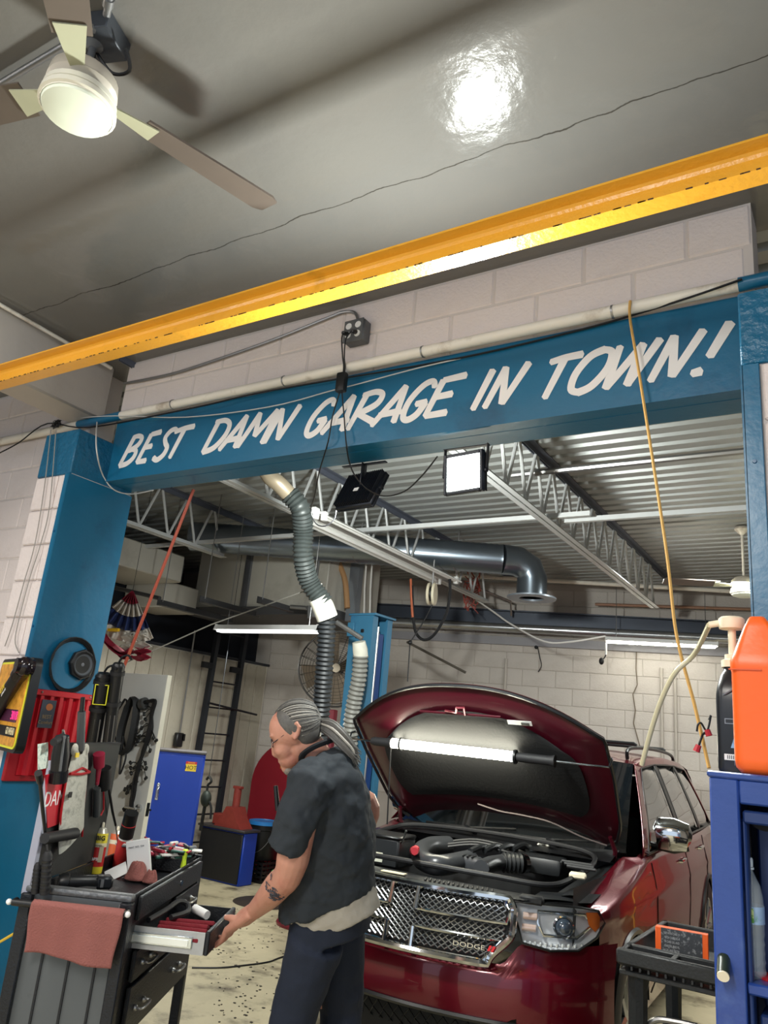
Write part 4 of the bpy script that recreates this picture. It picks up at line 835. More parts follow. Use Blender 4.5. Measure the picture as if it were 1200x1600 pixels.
# backlit counter sign, partly out of the frame
hd = ray(-395, 1064); hd.z = 0; us = -hd.normalized(); vs_ = Vector((0, 0, 1)); ns = us.cross(vs_)
FS = 1.38; tr_ = at_d(56, 1027, 3.62); sg = thing('counter_sign', 'black framed yellow digital counter sign at the left edge', 'sign', tr_ - us * .30 - vs_ * .38)
def S2(a, b, o=0): return tr_ + (-us * a - vs_ * b + ns * o) * FS      # a from right edge, b down from top
def srr(a0, a1, b0, b1, r, o, th, mat, nm):
    poly = []
    for (cx, cy, st_) in ((a0 + r, b0 + r, 2), (a1 - r, b0 + r, 1), (a1 - r, b1 - r, 0), (a0 + r, b1 - r, 3)):
        for i in range(5):
            q = (st_ + {2: 0, 1: 0, 0: 0, 3: 0}[st_]) * PI / 2 + 0
        for i in range(5):
            an = {2: PI, 1: 1.5 * PI, 0: 0, 3: .5 * PI}[st_] + i * PI / 8
            poly.append((cx + r * math.cos(an), cy + r * math.sin(an)))
    m = MB(); m.prism(poly, th * FS, S2(0, 0, o), -us * FS, -vs_ * FS, ns); return m.build(nm, mat, sg, world=True, ang=50)
srr(0, .44, 0, .318, .03, -.03, .03, BLACK, 'case'); srr(.012, .428, .012, .306, .024, 0, .003, M('sign_yellow', (226, 224, 60), .4), 'yellow_border')
srr(.020, .42, .020, .298, .018, .003, .002, M('sign_face', (206, 146, 52), .4, var=.5, scale=24, emit=.12, ecol=(226, 164, 60), dirt=(150, 96, 30), dscale=22, dlo=.45, dhi=.65), 'printed_face')
srr(.048, .30, .178, .220, .003, .005, .002, M('counter_window', (86, 44, 70), .2), 'counter_window')
text('3018', .042 * FS, S2(.078, .199, .0078), us, vs_, M('counter_digit', (240, 60, 150), .4, emit=.5, ecol=(255, 60, 130)), sg, 'digit', align='CENTER', squash=1)
srr(.030, .40, .234, .268, .002, .005, .002, INK, 'caption_band')
text('GO AHEAD', .034 * FS, S2(.036, .251, .0075), us, vs_, M('sign_cream', (232, 220, 180), .5), sg, align='RIGHT', squash=.62)
t = thing('folding_arm', 'thick black tubular arm lying diagonally in front of the counter sign', 'arm', tr_ - us * .1)
a = S2(-.006, .035, .03); b = S2(.32, .24, .03)
m = MB(); m.cyl(a + (b - a) * .12, b, .024 * FS, n=14); m.build('tube', BLACK, t, world=True)
m = MB(); m.sph(a, (.046, .042, .046), 12, 8); m.cyl(a + ns * -.04, a + ns * .04, .036, n=14); m.cyl(a + (b - a) * .05, a + (b - a) * .15, .039, n=14); m.build('knuckle', M('gloss_black', (26, 20, 24), .15), t, world=True)
ud = (a - b).normalized(); vd = ns.cross(ud); text('BOX', .036 * FS, a + (b - a) * .40 + ns * .0345, ud, vd, SY, t, shear=.3, squash=.8); text('STRUTS', .013 * FS, a + (b - a) * .36 + ns * .032 - vd * .027, ud, vd, WHITE, t, shear=.2)
# black work lights in bags hanging beside the column
def baton(label, pts, r, patch):
    P_ = [at_d(x, y, 3.95) for x, y in pts]; t = thing('work_light', label, 'work light', P_[-1]); d = (P_[-1] - P_[0]).normalized(); ns = (CAM - P_[0]).normalized(); ns = (ns - d * ns.dot(d)).normalized()
    m = MB(); m.tube([P_[0], P_[0] + d * .015, P_[0] + d * .016, P_[-1]], [r * .7, r, r, r * .85], 12); m.build('body', BLACK, t, world=True)
    L = (P_[-1] - P_[0]).length
    for s in (.08, .38): m = MB(); m.cyl(P_[0] + d * L * s, P_[0] + d * (L * s + .02), r * 1.12, n=12); m.build('collar', RUBBER, t, world=True)
    u = d.cross(ns).normalized(); c = P_[0] + d * L * .22 + ns * r * .98
    if patch:
        m = MB(); w = r * .75; h = L * .11
        m.tube([c + u * w + d * h, c + u * w - d * h, c - u * w - d * h, c - u * w + d * h], .0035, 5, closed=True); m.build('yellow_outline', M('hi_vis', (226, 224, 60), .5), t, world=True)
    for s in (-.4, .2): m = MB(); m.cyl(P_[0] + d * L * .5 + u * s * r + ns * r * .8, P_[-1] + u * s * r + ns * r * .7, .004, n=5); m.build('chrome_rod', STEEL, t, world=True)
    m = MB(); m.tube(spline([P_[0], P_[0] + Vector((.02, 0, .03)), P_[0] + Vector((.06, 0, .04)), P_[0] + Vector((.09, 0, .02))], 4), .006, 5); m.build('wrist_strap', CABLE, t, world=True)
baton('black work light with a yellow outlined grip, left of the pair', [(163, 1052), (141, 1190)], .042, True)
baton('plain black work light, right of the pair by the white door', [(186, 1036), (165, 1195)], .034, False)
# ================================================================== tool cart
CA = R_(120); CO = Vector((-2.40, 2.216, 0)); CR = Matrix.Rotation(CA, 3, 'Z')
def CL(x, y, z): return CO + CR @ Vector((x, y, z))
CB = M('cart_black', (32, 34, 38), .38, .3, bump=.25, bscale=120, var=.2); CBL = M('cart_top_worn', (96, 98, 100), .4, .4, bump=.4, bscale=60, var=.3, scale=30); CG2 = M('cart_grey', (84, 88, 90), .5, .2, var=.12, dirt=(56, 58, 60), dscale=3)
ct = thing('tool_cart', 'black steel rolling tool cart with one drawer pulled out', 'cart', CO, CA)
LC, WC = 1.04, .40
m = MB(); m.bx(.04, LC - .04, .005, WC - .01, .52, .985, .004); m.build('drawer_cabinet', CB, ct)
m = MB(); m.bx(.02, LC, .0, WC, .985, .995); 
for y0, y1 in ((0, .012), (WC - .012, WC)): m.bx(0, LC, y0, y1, .94, 1.05, .003)
m.bx(LC - .012, LC, 0, WC, .94, 1.06, .003); m.build('top_tray', CB, ct)
m = MB(); m.bx(-.005, .045, -.005, WC + .005, 1.03, 1.056, .010, 2); m.build('worn_front_lip', CBL, ct)
m = MB(); m.bx(.0, .02, .03, WC - .03, .2, 1.03); m.build('end_panel', CG2, ct)
for y in (.09, .19, .29): m = MB(); m.bx(-.006, .0, y - .004, y + .004, .2, 1.0); m.build('panel_seam', CB, ct)
for i, (y, x) in enumerate(((.012, 0), (WC - .012, 0), (.016, LC - .02), (WC - .016, LC - .02))):
    m = MB(); m.bx(x - .02, x + .025, y - .022, y + .022, .05, 1.03, .004); m.build('leg', CB, ct)
    m = MB(); m.cyl((x, y - .02, .055), (x, y + .02, .055), .055, n=16); m.build('caster', RUBBER, ct)
m = MB(); m.bx(.02, LC - .02, .0, WC, .14, .17, .004); m.build('bottom_shelf', CB, ct)
m = MB(); m.box((-.012, .022, .985), (.012, .03, .085), None, .003); m.build('corner_hinge', STEEL, ct)
m = MB()
m.tube([(-.02, -.0, 1.003), (-.05, -.0, 1.003), (-.05, WC + .02, 1.003), (-.02, WC + .02, 1.003)], .012, 10); m.build('push_handle', BLACK, ct)
for y in (-.012, WC + .034): m = MB(); m.sph((-.05, y, 1.003), .011, 10, 6); m.build('handle_cap', WHITE, ct)
def ctdrawer(x0, x1, z0, z1, out=0, hx=()):
    m = MB(); m.bx(x0, x1, -.018 - out, .0 - out, z0, z1, .004); d = m.build('drawer', CB, ct)
    for h in hx: m = MB(); m.tube(spline([(h - .05, -.018 - out, (z0 + z1) / 2), (h - .05, -.05 - out, (z0 + z1) / 2), (h + .05, -.05 - out, (z0 + z1) / 2), (h + .05, -.018 - out, (z0 + z1) / 2)], 4), .005, 6); m.sph((h - .05, -.022 - out, (z0 + z1) / 2), .012, 8, 6); m.sph((h + .05, -.022 - out, (z0 + z1) / 2), .012, 8, 6); m.build('pull_handle', STEEL if not out else BLACK, d)
    return d
ctdrawer(.08, .98, .955, 1.04, 0, ())
ctdrawer(.60, .96, .86, .945, 0, (.78,))
OUT = .27; od = ctdrawer(.12, .58, .852, .935, OUT, (.42,))
m = MB(); m.bx(.125, .575, -OUT, .05, .855, .862); m.bx(.57, .575, -OUT, .05, .855, .93); m.build('drawer_tray', CB, od)
m = MB(); m.bx(.118, .125, -OUT, .05, .853, .93); m.build('drawer_side', M('slide_grey', (172, 174, 176), .4, .6, var=.15, scale=40), od)
m = MB(); m.bx(.108, .118, -OUT + .045, .02, .872, .912, .003); m.build('ball_slide', M('slide_zinc', (214, 222, 222), .25, .8), od)
m = MB(); m.bx(.104, .112, -OUT + .06, .02, .880, .902); m.build('slide_channel', M('slide_bright', (236, 242, 240), .3, .6), od)
ctdrawer(.12, .58, .735, .845, 0, (.25, .47)); ctdrawer(.60, .96, .735, .845, 0, (.78,)); ctdrawer(.12, .96, .545, .72, 0, (.25, .75))
m = MB(); m.cyl((.62, -.005, 1.0), (.62, -.024, 1.0), .012, n=12); m.build('drawer_lock', CHROME, ct)
lid = MB(); lid.bx(.02, .70, WC - .005, WC + .015, 1.05, 1.565, .004); lb_ = lid.build('raised_lid', M('lid_black', (44, 46, 46), .5, .2, var=.15), ct)
m = MB(); m.bx(.0, .03, WC - .012, WC + .02, 1.02, 1.5, .003); m.build('lid_edge_strip', M('edge_grey', (150, 152, 166), .5), lb_)
m = MB(); m.bx(.02, .70, WC - .008, WC + .018, 1.56, 1.568); m.build('lid_top_edge', DARKST, lb_)
# towel on the push handle
TW = M('shop_towel', (134, 82, 76), .95, bump=.4, bscale=160, var=.12, scale=14)
m = MB(); random.seed(2)
def towel(u, v):
    y = .004 + u * .335 + .012 * math.sin(v * 5) * (u - .5); s = (v - .12) * .20
    if s < 0: x = -.034; z = 1.016 + s
    else: x = -.066 - .004 * math.sin(u * 17 + v * 3) * v - .006 * math.sin(u * 6.0) * v; z = 1.016 - s - .012 * math.sin(u * 4.2 + 1) * v
    if abs(v - .12) < .03: z = 1.019; x = -.05
    return (x, y, z)
m.grid(towel, 36, 26); m.bm.transform(Matrix.Translation(CO) @ Matrix.Rotation(CA, 4, 'Z'))
single('shop_towel', m, TW, 'reddish brown shop towel draped over the cart push handle', 'towel', solid=.004, ang=80)
# contents of the cart top
def can(name, label, base, r, h, axis, bodymat, capmat, bands, cat='spray can', cap='nozzle'):
    t = thing(name, label, cat, base); ax = Vector(axis).normalized()
    m = MB(); m.lathe([(0, 0), (r * .96, 0), (r, .006), (r, h * .78), (r * .97, h * .79)], 20, (0, 0, 0), ax); m.build('body', bodymat, t)
    for z0, z1, mt in bands: m = MB(); m.lathe([(r * 1.012, h * z0), (r * 1.012, h * z1)], 20, (0, 0, 0), ax, cap=False); m.build('label_band', mt, t)
    m = MB()
    if cap == 'nozzle': m.lathe([(r * .97, h * .79), (r * .6, h * .88), (r * .35, h * .89), (r * .34, h * .9), (0, h * .9)], 18, (0, 0, 0), ax)
    else: m.lathe([(r * .97, h * .79), (r * .98, h), (0, h)], 18, (0, 0, 0), ax)
    m.build('shoulder' if cap == 'nozzle' else 'cap', M('tin_dome', (188, 184, 172), .3, .6) if cap == 'nozzle' else BLACK, t)
    if cap == 'nozzle': m = MB(); m.lathe([(r * .22, h * .9), (r * .2, h * .98), (r * .12, h), (0, h)], 12, (0, 0, 0), ax); m.build('nozzle', capmat, t)
    return t
TY = M('can_yellow', (226, 206, 60), .35); TR = M('can_red', (192, 46, 44), .35); TG = M('can_green', (74, 120, 92), .4); TO = M('can_orange', (206, 96, 50), .4)
tb = at_z(148, 1364, 1.0)
c1 = can('spray_can', 'yellow and red spray can lettered BIG standing on the cart', tb, .031, .215, (0, 0, 1), TY, CREAM, ((.14, .52, TR), (.52, .6, M('can_cream', (226, 216, 176), .4))))
fw = (CAM - tb); fw.z = 0; fw.normalize(); fu = Vector((-fw.y, fw.x, 0))
text('BIG', .026, tb + fw * .0318 + Vector((0, 0, .150)), fu, vz, INK, c1, bold=.0008); text('GUMMER', .011, tb + fw * .0322 + fu * -.010 + Vector((0, 0, .118)), fu, vz, INK, c1); text('3PB', .018, tb + fw * .0325 + fu * -.010 + Vector((0, 0, .062)), fu, vz, WHITE, c1)
flatp('print_patch', rect(tb + fw * .0322 + fu * .012 + Vector((0, 0, .085)), fu, vz, .018, .07), M('can_print', (206, 190, 160), .5), c1)
can('spray_can', 'short orange and silver spray can behind the paper box', at_z(176, 1345, 1.0), .03, .16, (0, 0, 1), TO, CREAM, ((.5, .62, CREAM),))
q = at_z(186, 1352, 1.0); can('cleaner_tube', 'red and black aerosol tube leaning on the cart', q, .034, .27, at_d(208, 1262, (q - CAM).dot(rot @ Vector((0, 0, -1))) - .02) - q, M('tube_red', (206, 56, 56), .35), BLACK, ((.55, .78, INK), (.52, .55, WHITE)), 'aerosol', 'cap')
PW = M('paper_white', (224, 224, 222), .6, var=.03)
q = at_z(212, 1372, 1.0); bu = Vector((.80, .60, 0))
m = MB(); m.box(q + Vector((0, 0, .085)), (.10, .03, .15), rz(.62) @ ry(R_(-14)), .001)
bx_ = single('parts_box', m, PW, 'white printed cardboard box tilted on the cart behind the rag', 'box', smooth=False)
Rb = rz(.62) @ ry(R_(-14)); text('PART NO. 554', .011, q + Vector((0, 0, .085)) + Rb @ Vector((-.005, -.0156, .048)), Rb @ Vector((1, 0, 0)), Rb @ Vector((0, 0, 1)), INK, bx_)
q = at_z(178, 1370, 1.0); m = MB(); m.box(q + Vector((.01, 0, .02)), (.10, .002, .055), rz(.6) @ ry(R_(-30)) @ rx(R_(-30))); single('paper_sheet', m, PW, 'crumpled white instruction sheet in front of the orange can', 'paper', smooth=False)
q = at_z(122, 1364, 1.0); m = MB(); m.box(q + Vector((0, .0, .0385)), (.085, .035, .075), rz(.55), .002); single('cardboard_box', m, M('cardboard', (170, 142, 92), .8, var=.1, bump=.2), 'small brown cardboard box left of the yellow can', 'box', smooth=False)
def rag(label, c, rx_, ry_, h, mat, seed):
    random.seed(seed); ph = [random.uniform(0, 6) for _ in range(6)]
    m = MB(); m.grid(lambda u, v: (c.x + rx_ * (.2 + .8 * v) * math.cos(2 * PI * u), c.y + ry_ * (.2 + .8 * v) * math.sin(2 * PI * u), c.z + h * (1 - v ** 2.4) * (1 - .35 * v * (1 + math.sin(6 * PI * u + ph[0]))) + .008 * math.sin(12 * PI * u + ph[1] + v * 6) * v * (1 - v) * 4 + .004), 48, 12)
    m.bm.verts.ensure_lookup_table()
    return single('shop_rag', m, mat, label, 'rag', solid=.004, ang=80)
rag('crumpled reddish brown rag on the cart top', at_z(212, 1375, 1.0), .055, .045, .07, TW, 3); rag('smaller lobe of brown rag nearer the drawer side', at_z(234, 1380, 1.0), .035, .03, .045, TW, 8)
# impact wrench lying in the tray
q0 = at_z(92, 1378, 1.035); q1 = at_z(188, 1378, 1.035); d = (q1 - q0)
t = thing('impact_wrench', 'black impact wrench lying along the front of the cart tray', 'wrench', (q0 + q1) / 2 - Vector((0, 0, .035)))
m = MB(); m.tube([q0, q0 + d * .05, q0 + d * .14, q0 + d * .16, q0 + d * .6, q0 + d * .64], [.028, .034, .034, .026, .026, .02], 14); m.build('motor_housing', BLACK, t, world=True)
m = MB(); m.cyl(q0 - d * .01, q0 + d * .03, .02, .014, 12); m.build('anvil', STEEL, t, world=True)
m = MB(); m.box(q0 + d * .72, (.07, .06, .05), rz(math.atan2(d.y, d.x)), .01); m.build('battery', DARKST, t, world=True)
m = MB(); m.box(q0 + d * .70 + fw * .028, (.012, .012, .03), rz(math.atan2(d.y, d.x))); m.build('status_label', STEEL, t, world=True)
m = MB(); m.tube([q0 + d * .2 + Vector((0, 0, -.02)), q0 + d * .62 + fw * .02 + Vector((0, 0, -.025))], .016, 8); m.build('handle', BLACK, t, world=True)
def nut_tool(label, pts, r, nm='torque_tool', cat='tool'):
    P_ = [at_d(x, y, dd) for x, y, dd in pts]; t = thing(nm, label, cat, P_[-1]); d = P_[-1] - P_[0]
    m = MB(); m.tube([P_[0], P_[0] + d * .1, P_[-1]], [r * .6, r, r], 12); m.build('grip', RUBBER, t, world=True)
    m = MB()
    for k in range(6): m.cyl(P_[0] + d * (.2 + k * .13), P_[0] + d * (.25 + k * .13), r * 1.12, n=12)
    m.build('grip_rings', BLACK, t, world=True); return t
nut_tool('ribbed black torque grip standing at the cart front corner', [(75, 1330, 2.86), (70, 1397, 2.84)], .018); nut_tool('smooth black grip left of the ribbed one at cart corner', [(60, 1348, 2.86), (55, 1396, 2.84)], .014)
q = at_z(285, 1364, 1.0)
t = thing('screwdriver', 'neon green handled screwdriver upright at the far end of tray', 'screwdriver', q); m = MB(); m.lathe([(0, 0), (.011, 0), (.014, .02), (.010, .05), (.014, .075), (.015, .09), (.010, .095), (0, .095)], 12, q + Vector((0, 0, .01))); m.build('handle', M('neon', (206, 232, 60), .4), t, world=True)
m = MB(); m.cyl(q, q + Vector((0, 0, .012)), .003, n=6); m.build('shaft', STEEL, t, world=True)
# heap of small parts at the far end: separate pens, packets, tools
m = MB(); m.bx(.86, 1.0, .02, WC - .02, 1.0, 1.055); m.build('far_bin', CB, ct)
random.seed(21); cols = [(176, 34, 48), (206, 204, 198), (30, 32, 34), (96, 98, 102), (150, 40, 60), (60, 100, 90), (214, 214, 210)]; nm = ['red', 'white', 'black', 'grey', 'wine red', 'green', 'pale']
pr_ = 'marker'
for k in range(56):
    q = CL(random.uniform(.80, 1.03), random.uniform(.04, .37), 1.066 + .010 * (k % 5)); a0 = random.uniform(0, PI); i = k % 7; l = random.uniform(.06, .13)
    m = MB()
    if k % 3 == 0: m.box(q, (l, .03, .008), rz(a0) @ rx(random.uniform(-.3, .3)), .002); n_ = 'packet'
    elif k % 3 == 1: m.cyl(q - Vector((math.cos(a0), math.sin(a0), .05)) * l / 2, q + Vector((math.cos(a0), math.sin(a0), .05)) * l / 2, .006, .005, 8); n_ = 'marker'
    else: m.box(q, (l * .7, .018, .016), rz(a0), .004); n_ = 'bit_holder'
    single(n_, m, M('heap_' + nm[i].replace(' ', '_'), cols[i], .45), nm[i] + ' ' + n_.replace('_', ' ') + ' in the heap at the far end of the cart', n_.replace('_', ' '), nm[i] + ' ' + n_.replace('_', ' ') + 's in the heap on the cart')
rag('dark red cloth bundle among the heap on the cart far end', CL(.93, .25, 1.05), .08, .06, .035, M('wine_cloth', (96, 30, 40), .9), 5)
# rags and hose in the open drawer
for k in range(5):
    q = CL(.16 + k * .052, -.15 + .012 * (k % 2), .893 + k * .003); m = MB(); m.box(q, (.075, .2, .018), CR @ rz(.15 * (k - 2) * .3) @ ry(R_(16)), .006, 2)
    single('folded_cloth', m, M('drawer_red', (112, 22, 34), .85, bump=.3, var=.25, scale=20), ['dark red folded cloth nearest the silver drawer side', 'second dark red folded cloth from the silver drawer side', 'middle one of five dark red folded cloths in the drawer', 'fourth dark red folded cloth from the silver drawer side', 'dark red folded cloth beside the white paper roll'][k], 'cloth', 'folded red cloths in the open drawer')
m = MB(); m.tube(spline([CL(.2, -.02, .935), CL(.32, -.05, .95), CL(.42, -.07, .965), CL(.46, -.10, .95), CL(.40, -.12, .935), CL(.30, -.08, .93)], 6), .011, 8); single('drawer_hose', m, RUBBER, 'black hose curled inside the open drawer', 'hose')
m = MB(); m.cyl(CL(.47, -.19, .915), CL(.52, -.12, .925), .018, n=10); single('drawer_roll', m, PW, 'white paper roll at the far side of the open drawer', 'roll')
# tools hung on the raised lid
def LD(px, py, off=.012):      # point on the lid face (the plane y = WC of the cart)
    n = CR @ Vector((0, 1, 0)); p = CL(0, WC - .005 - off, 0); d = ray(px, py); return CAM + d * ((p - CAM).dot(n) / d.dot(n))
lu = CR @ Vector((1, 0, 0)); ln = CR @ Vector((0, -1, 0))
def card(name, label, px, mat, cat='card', t=.002):
    q = [LD(x, y, .008) for x, y in px]; m = MB(); m.add([p for p in q] + [p + ln * t for p in q], [(3, 2, 1, 0), (4, 5, 6, 7), (0, 1, 5, 4), (1, 2, 6, 5), (2, 3, 7, 6), (3, 0, 4, 7)]); return single(name, m, mat, label, cat, smooth=False)
card('paint_card', 'pale card with a smudged blank print stuck on the cart lid', [(59, 1203), (75, 1200), (75, 1160), (59, 1163)], M('card_pale', (206, 212, 200), .6, dirt=(150, 170, 160), dscale=60, dlo=.5, dhi=.6))
dc = card('slogan_sticker', 'red sticker lettered DAMN on the cart lid', [(74, 1294), (98, 1285), (100, 1205), (70, 1211)], M('sticker_damn', (184, 30, 44), .5)); 
q = LD(89, 1248, .0105); text('DAMN', .08, q + lu * .01, lu, vz, WHITE, dc, world=False).matrix_basis = Matrix.Translation(-dc.location)
def hung(name, label, cat, shapes):
    t = None
    for nm_, pts, r, mt in shapes:
        P_ = [LD(x, y, o) for x, y, o in pts]
        if t is None: t = thing(name, label, cat, P_[-1])
        m = MB(); m.tube(P_, r, 10); m.build(nm_, mt, t, world=True)
    return t
hung('nut_runner', 'black air nut runner hanging nose-down on the cart lid', 'air tool', [('body', [(98, 1150, .03), (95, 1180, .03), (92, 1205, .03)], [.026, .034, .031], BLACK), ('barrel', [(92, 1204, .03), (90, 1222, .03)], [.036, .036], M('barrel_black', (34, 36, 40), .25, .5)), ('handle', [(98, 1152, .035), (84, 1160, .05)], [.016, .014], RUBBER), ('slotted_rail', [(101, 1150, .06), (94, 1205, .06)], [.005, .005], GREYP), ('hook', [(100, 1149, .03), (99, 1141, .03)], [.006, .005], STEEL)])
hung('flat_torch', 'tall grey flat work torch standing up above the cart lid', 'torch', [('body', [(128, 1112, .03), (126, 1172, .03)], [.016, .017], M('torch_grey', (70, 72, 74), .4)), ('tip', [(130, 1090, .03), (128, 1112, .03)], [.009, .010], BLACK), ('base', [(126, 1172, .03), (125, 1178, .03)], [.013, .01], BLACK)])
# long stained work glove hanging on the lid
GL = M('glove_canvas', (186, 184, 172), .9, bump=.3, bscale=70, var=.12, dirt=(112, 112, 106), dscale=18, dlo=.5, dhi=.75)
gp = [(126, 1170), (122, 1200), (117, 1240), (113, 1275), (112, 1312)]; gw = [.062, .095, .108, .112, .108]
t = thing('work_glove', 'long stained canvas welding glove with red trim on the cart lid', 'glove', LD(112, 1315, .02))
G_ = [LD(x, y, .022) for x, y in gp]; G2 = spline(G_, 5); gw2 = [gw[min(i // 5, 4)] + (gw[min(i // 5 + 1, 4)] - gw[min(i // 5, 4)]) * (i % 5) / 5 for i in range(len(G2))]
m = MB(); m.tube(G2, gw2, 16, flat=.16, up=lu); m.build('canvas', GL, t, world=True)
for s in (-1, 1): m = MB(); m.tube([p + lu * s * w for p, w in zip(G2[6:], gw2[6:])], .005, 6); m.build('red_piping', RED, t, world=True)
c = G2[6]; m = MB(); m.tube([c + lu * .10 + ln * .012, c + ln * .02 - vz * .004, c - lu * .10 + ln * .012], .006, 6); m.tube([c - lu * .10 + ln * .012, c + vz * .02 + ln * .018, c + lu * .10 + ln * .012], .005, 6); m.build('red_cuff', RED, t, world=True)
m = MB(); m.box(LD(110, 1242, .042), (.03, .004, .022), CR, .001); m.build('black_patch', INK, t, world=True)
m = MB(); m.box(LD(121, 1180, .04), (.032, .004, .018), CR); m.build('yellow_tag', SY, t, world=True)
for k, (x, y) in enumerate(((117, 1172), (134, 1172))): m = MB(); m.sph(LD(x, y, .025), (.017, .012, .026), 10, 8); m.build('finger', GL, t, world=True)
hung('red_oiler', 'maroon trigger oiler hanging at right of the cart lid', 'oiler', [('cup', [(155, 1178, .03), (155, 1198, .03)], [.026, .024], M('oiler_red', (150, 36, 60), .3)), ('stem', [(155, 1198, .03), (152, 1226, .03)], [.012, .008], MATS['oiler_red']), ('nozzle', [(152, 1222, .03), (152, 1228, .03)], [.006, .005], STEEL)])
hung('red_pry_tool', 'thin red rod bent tool below the maroon oiler', 'tool', [('rod', [(162, 1232, .02), (162, 1265, .02), (158, 1274, .02), (151, 1272, .02)], [.004] * 4, RED)])
hung('grey_bar', 'flat grey bar hanging below the maroon oiler', 'bar', [('bar', [(152, 1232, .02), (151, 1275, .02)], [.016, .016], M('bar_grey', (66, 68, 68), .5))])
hung('magnetic_wand', 'thin black wand hanging at left of the cart lid', 'wand', [('rod', [(63, 1222, .02), (67, 1265, .02), (73, 1318, .02)], [.007, .007, .006], BLACK), ('tip', [(73, 1318, .02), (74, 1330, .02)], [.004, .004], STEEL), ('knob', [(60, 1208, .03), (63, 1222, .02)], [.014, .012], BLACK)])
hung('pry_bar', 'thin black pry bar leaning at right edge of the cart lid', 'bar', [('rod', [(170, 1230, .02), (176, 1268, .02), (181, 1290, .02)], [.006, .006, .005], BLACK), ('tip', [(181, 1290, .02), (185, 1325, .02)], [.003, .003], STEEL)])
hung('black_holster', 'black holster tray behind the maroon oiler', 'holster', [('tray', [(162, 1200, .012), (161, 1232, .012)], [.034, .034], BLACK)])
hung('lid_handle', 'stubby black rubber grip across the lower left of cart lid', 'grip', [('grip', [(70, 1310, .03), (118, 1302, .05)], [.02, .022], RUBBER)])
# yellow cord at the lower left edge of the picture
a = at_y(0, 1472, 2.38); b = at_y(24, 1458, 2.38)
c = a + (a - b) * 3; single('yellow_cord', MB().tube([b + (b - a) * 1.5, b, a, c, Vector((c.x - .1, c.y, .3)), Vector((c.x - .15, c.y - .1, .01)), Vector((c.x - .5, c.y - .5, .01))], .006, 6), M('cord_yellow', (222, 186, 60), .5), 'yellow cord leading behind the cart at the left edge', 'cord')
# ================================================================== the car (local frame: x across, y back from the nose, z up)
KA = R_(2.3); KO = Vector((-2.129, 3.787, 0)); KM = Matrix.Translation(KO) @ Matrix.Rotation(KA, 4, 'Z'); KI = KM.inverted()
def K(x, y, z): return KM @ Vector((x, y, z))
def kz(px, py, z): return KI @ at_z(px, py, z)
car = thing('car', 'dark cherry red SUV parked in the bay with its hood up', 'car', KO, KA)
PAINT = M('cherry_paint', (94, 7, 25), .22, .3, coat=.55, var=.04, spec=.5); PAINT.node_tree.nodes['Principled BSDF'].inputs['Coat Roughness'].default_value = .03
INNER = M('inner_paint', (66, 9, 24), .35, .2, coat=.3, var=.05)
TRIM = M('car_black_trim', (18, 19, 21), .35); PLAS = M('engine_plastic', (30, 32, 34), .38, var=.15); PLASD = M('bay_dark', (16, 17, 19), .6)
GLASSD = M('tinted_glass', (16, 22, 26), .03, spec=.8, coat=1)
def sm(a, b, x): t = max(0, min(1, (x - a) / (b - a))); return t * t * (3 - 2 * t)
def interp(tab, x):
    if x <= tab[0][0]: return tab[0][1]
    for (a, b), (c, d) in zip(tab, tab[1:]):
        if x <= c: return b + (d - b) * (x - a) / (c - a)
    return tab[-1][1]
WT = [(.45, .895), (.55, .925), (.7, .948), (.95, .962), (1.4, .962), (3, .962), (4.2, .955), (4.7, .93), (4.95, .88), (5.08, .8)]
FT = [(.28, .93), (.5, .985), (.75, 1.0), (.92, .998), (1.0, .985), (1.08, .965), (1.2, .945)]
def ztop(y): return interp([(.45, .985), (.8, 1.045), (1.2, 1.10), (1.5, 1.145), (2.5, 1.16), (4, 1.19), (5.1, 1.2)], y)
def sidept(y, v, s):
    w = interp(WT, y); zt = ztop(y)
    if v < .75: z = .28 + (zt - .035 - .28) * v / .75; x = w * interp(FT, z)
    else:
        q = (v - .75) / .25; xin = .775 if y < 1.45 else .86; x0 = w * interp(FT, zt - .035)
        x = x0 + (min(xin, x0 - .03) - x0) * q; z = zt - .035 + .035 * math.sin(q * PI / 2)
        if y < 1.5 and q > .9: z -= .012
    # shoulder crease on the doors
    x += .006 * math.exp(-((z - .93) / .02) ** 2) + .010 * math.exp(-((z - .45) / .05) ** 2) * (1 if 1.5 < y < 3.4 else 0)
    return [s * x, y, z]
ARCH = ((.95, .385, .425), (3.99, .385, .43))
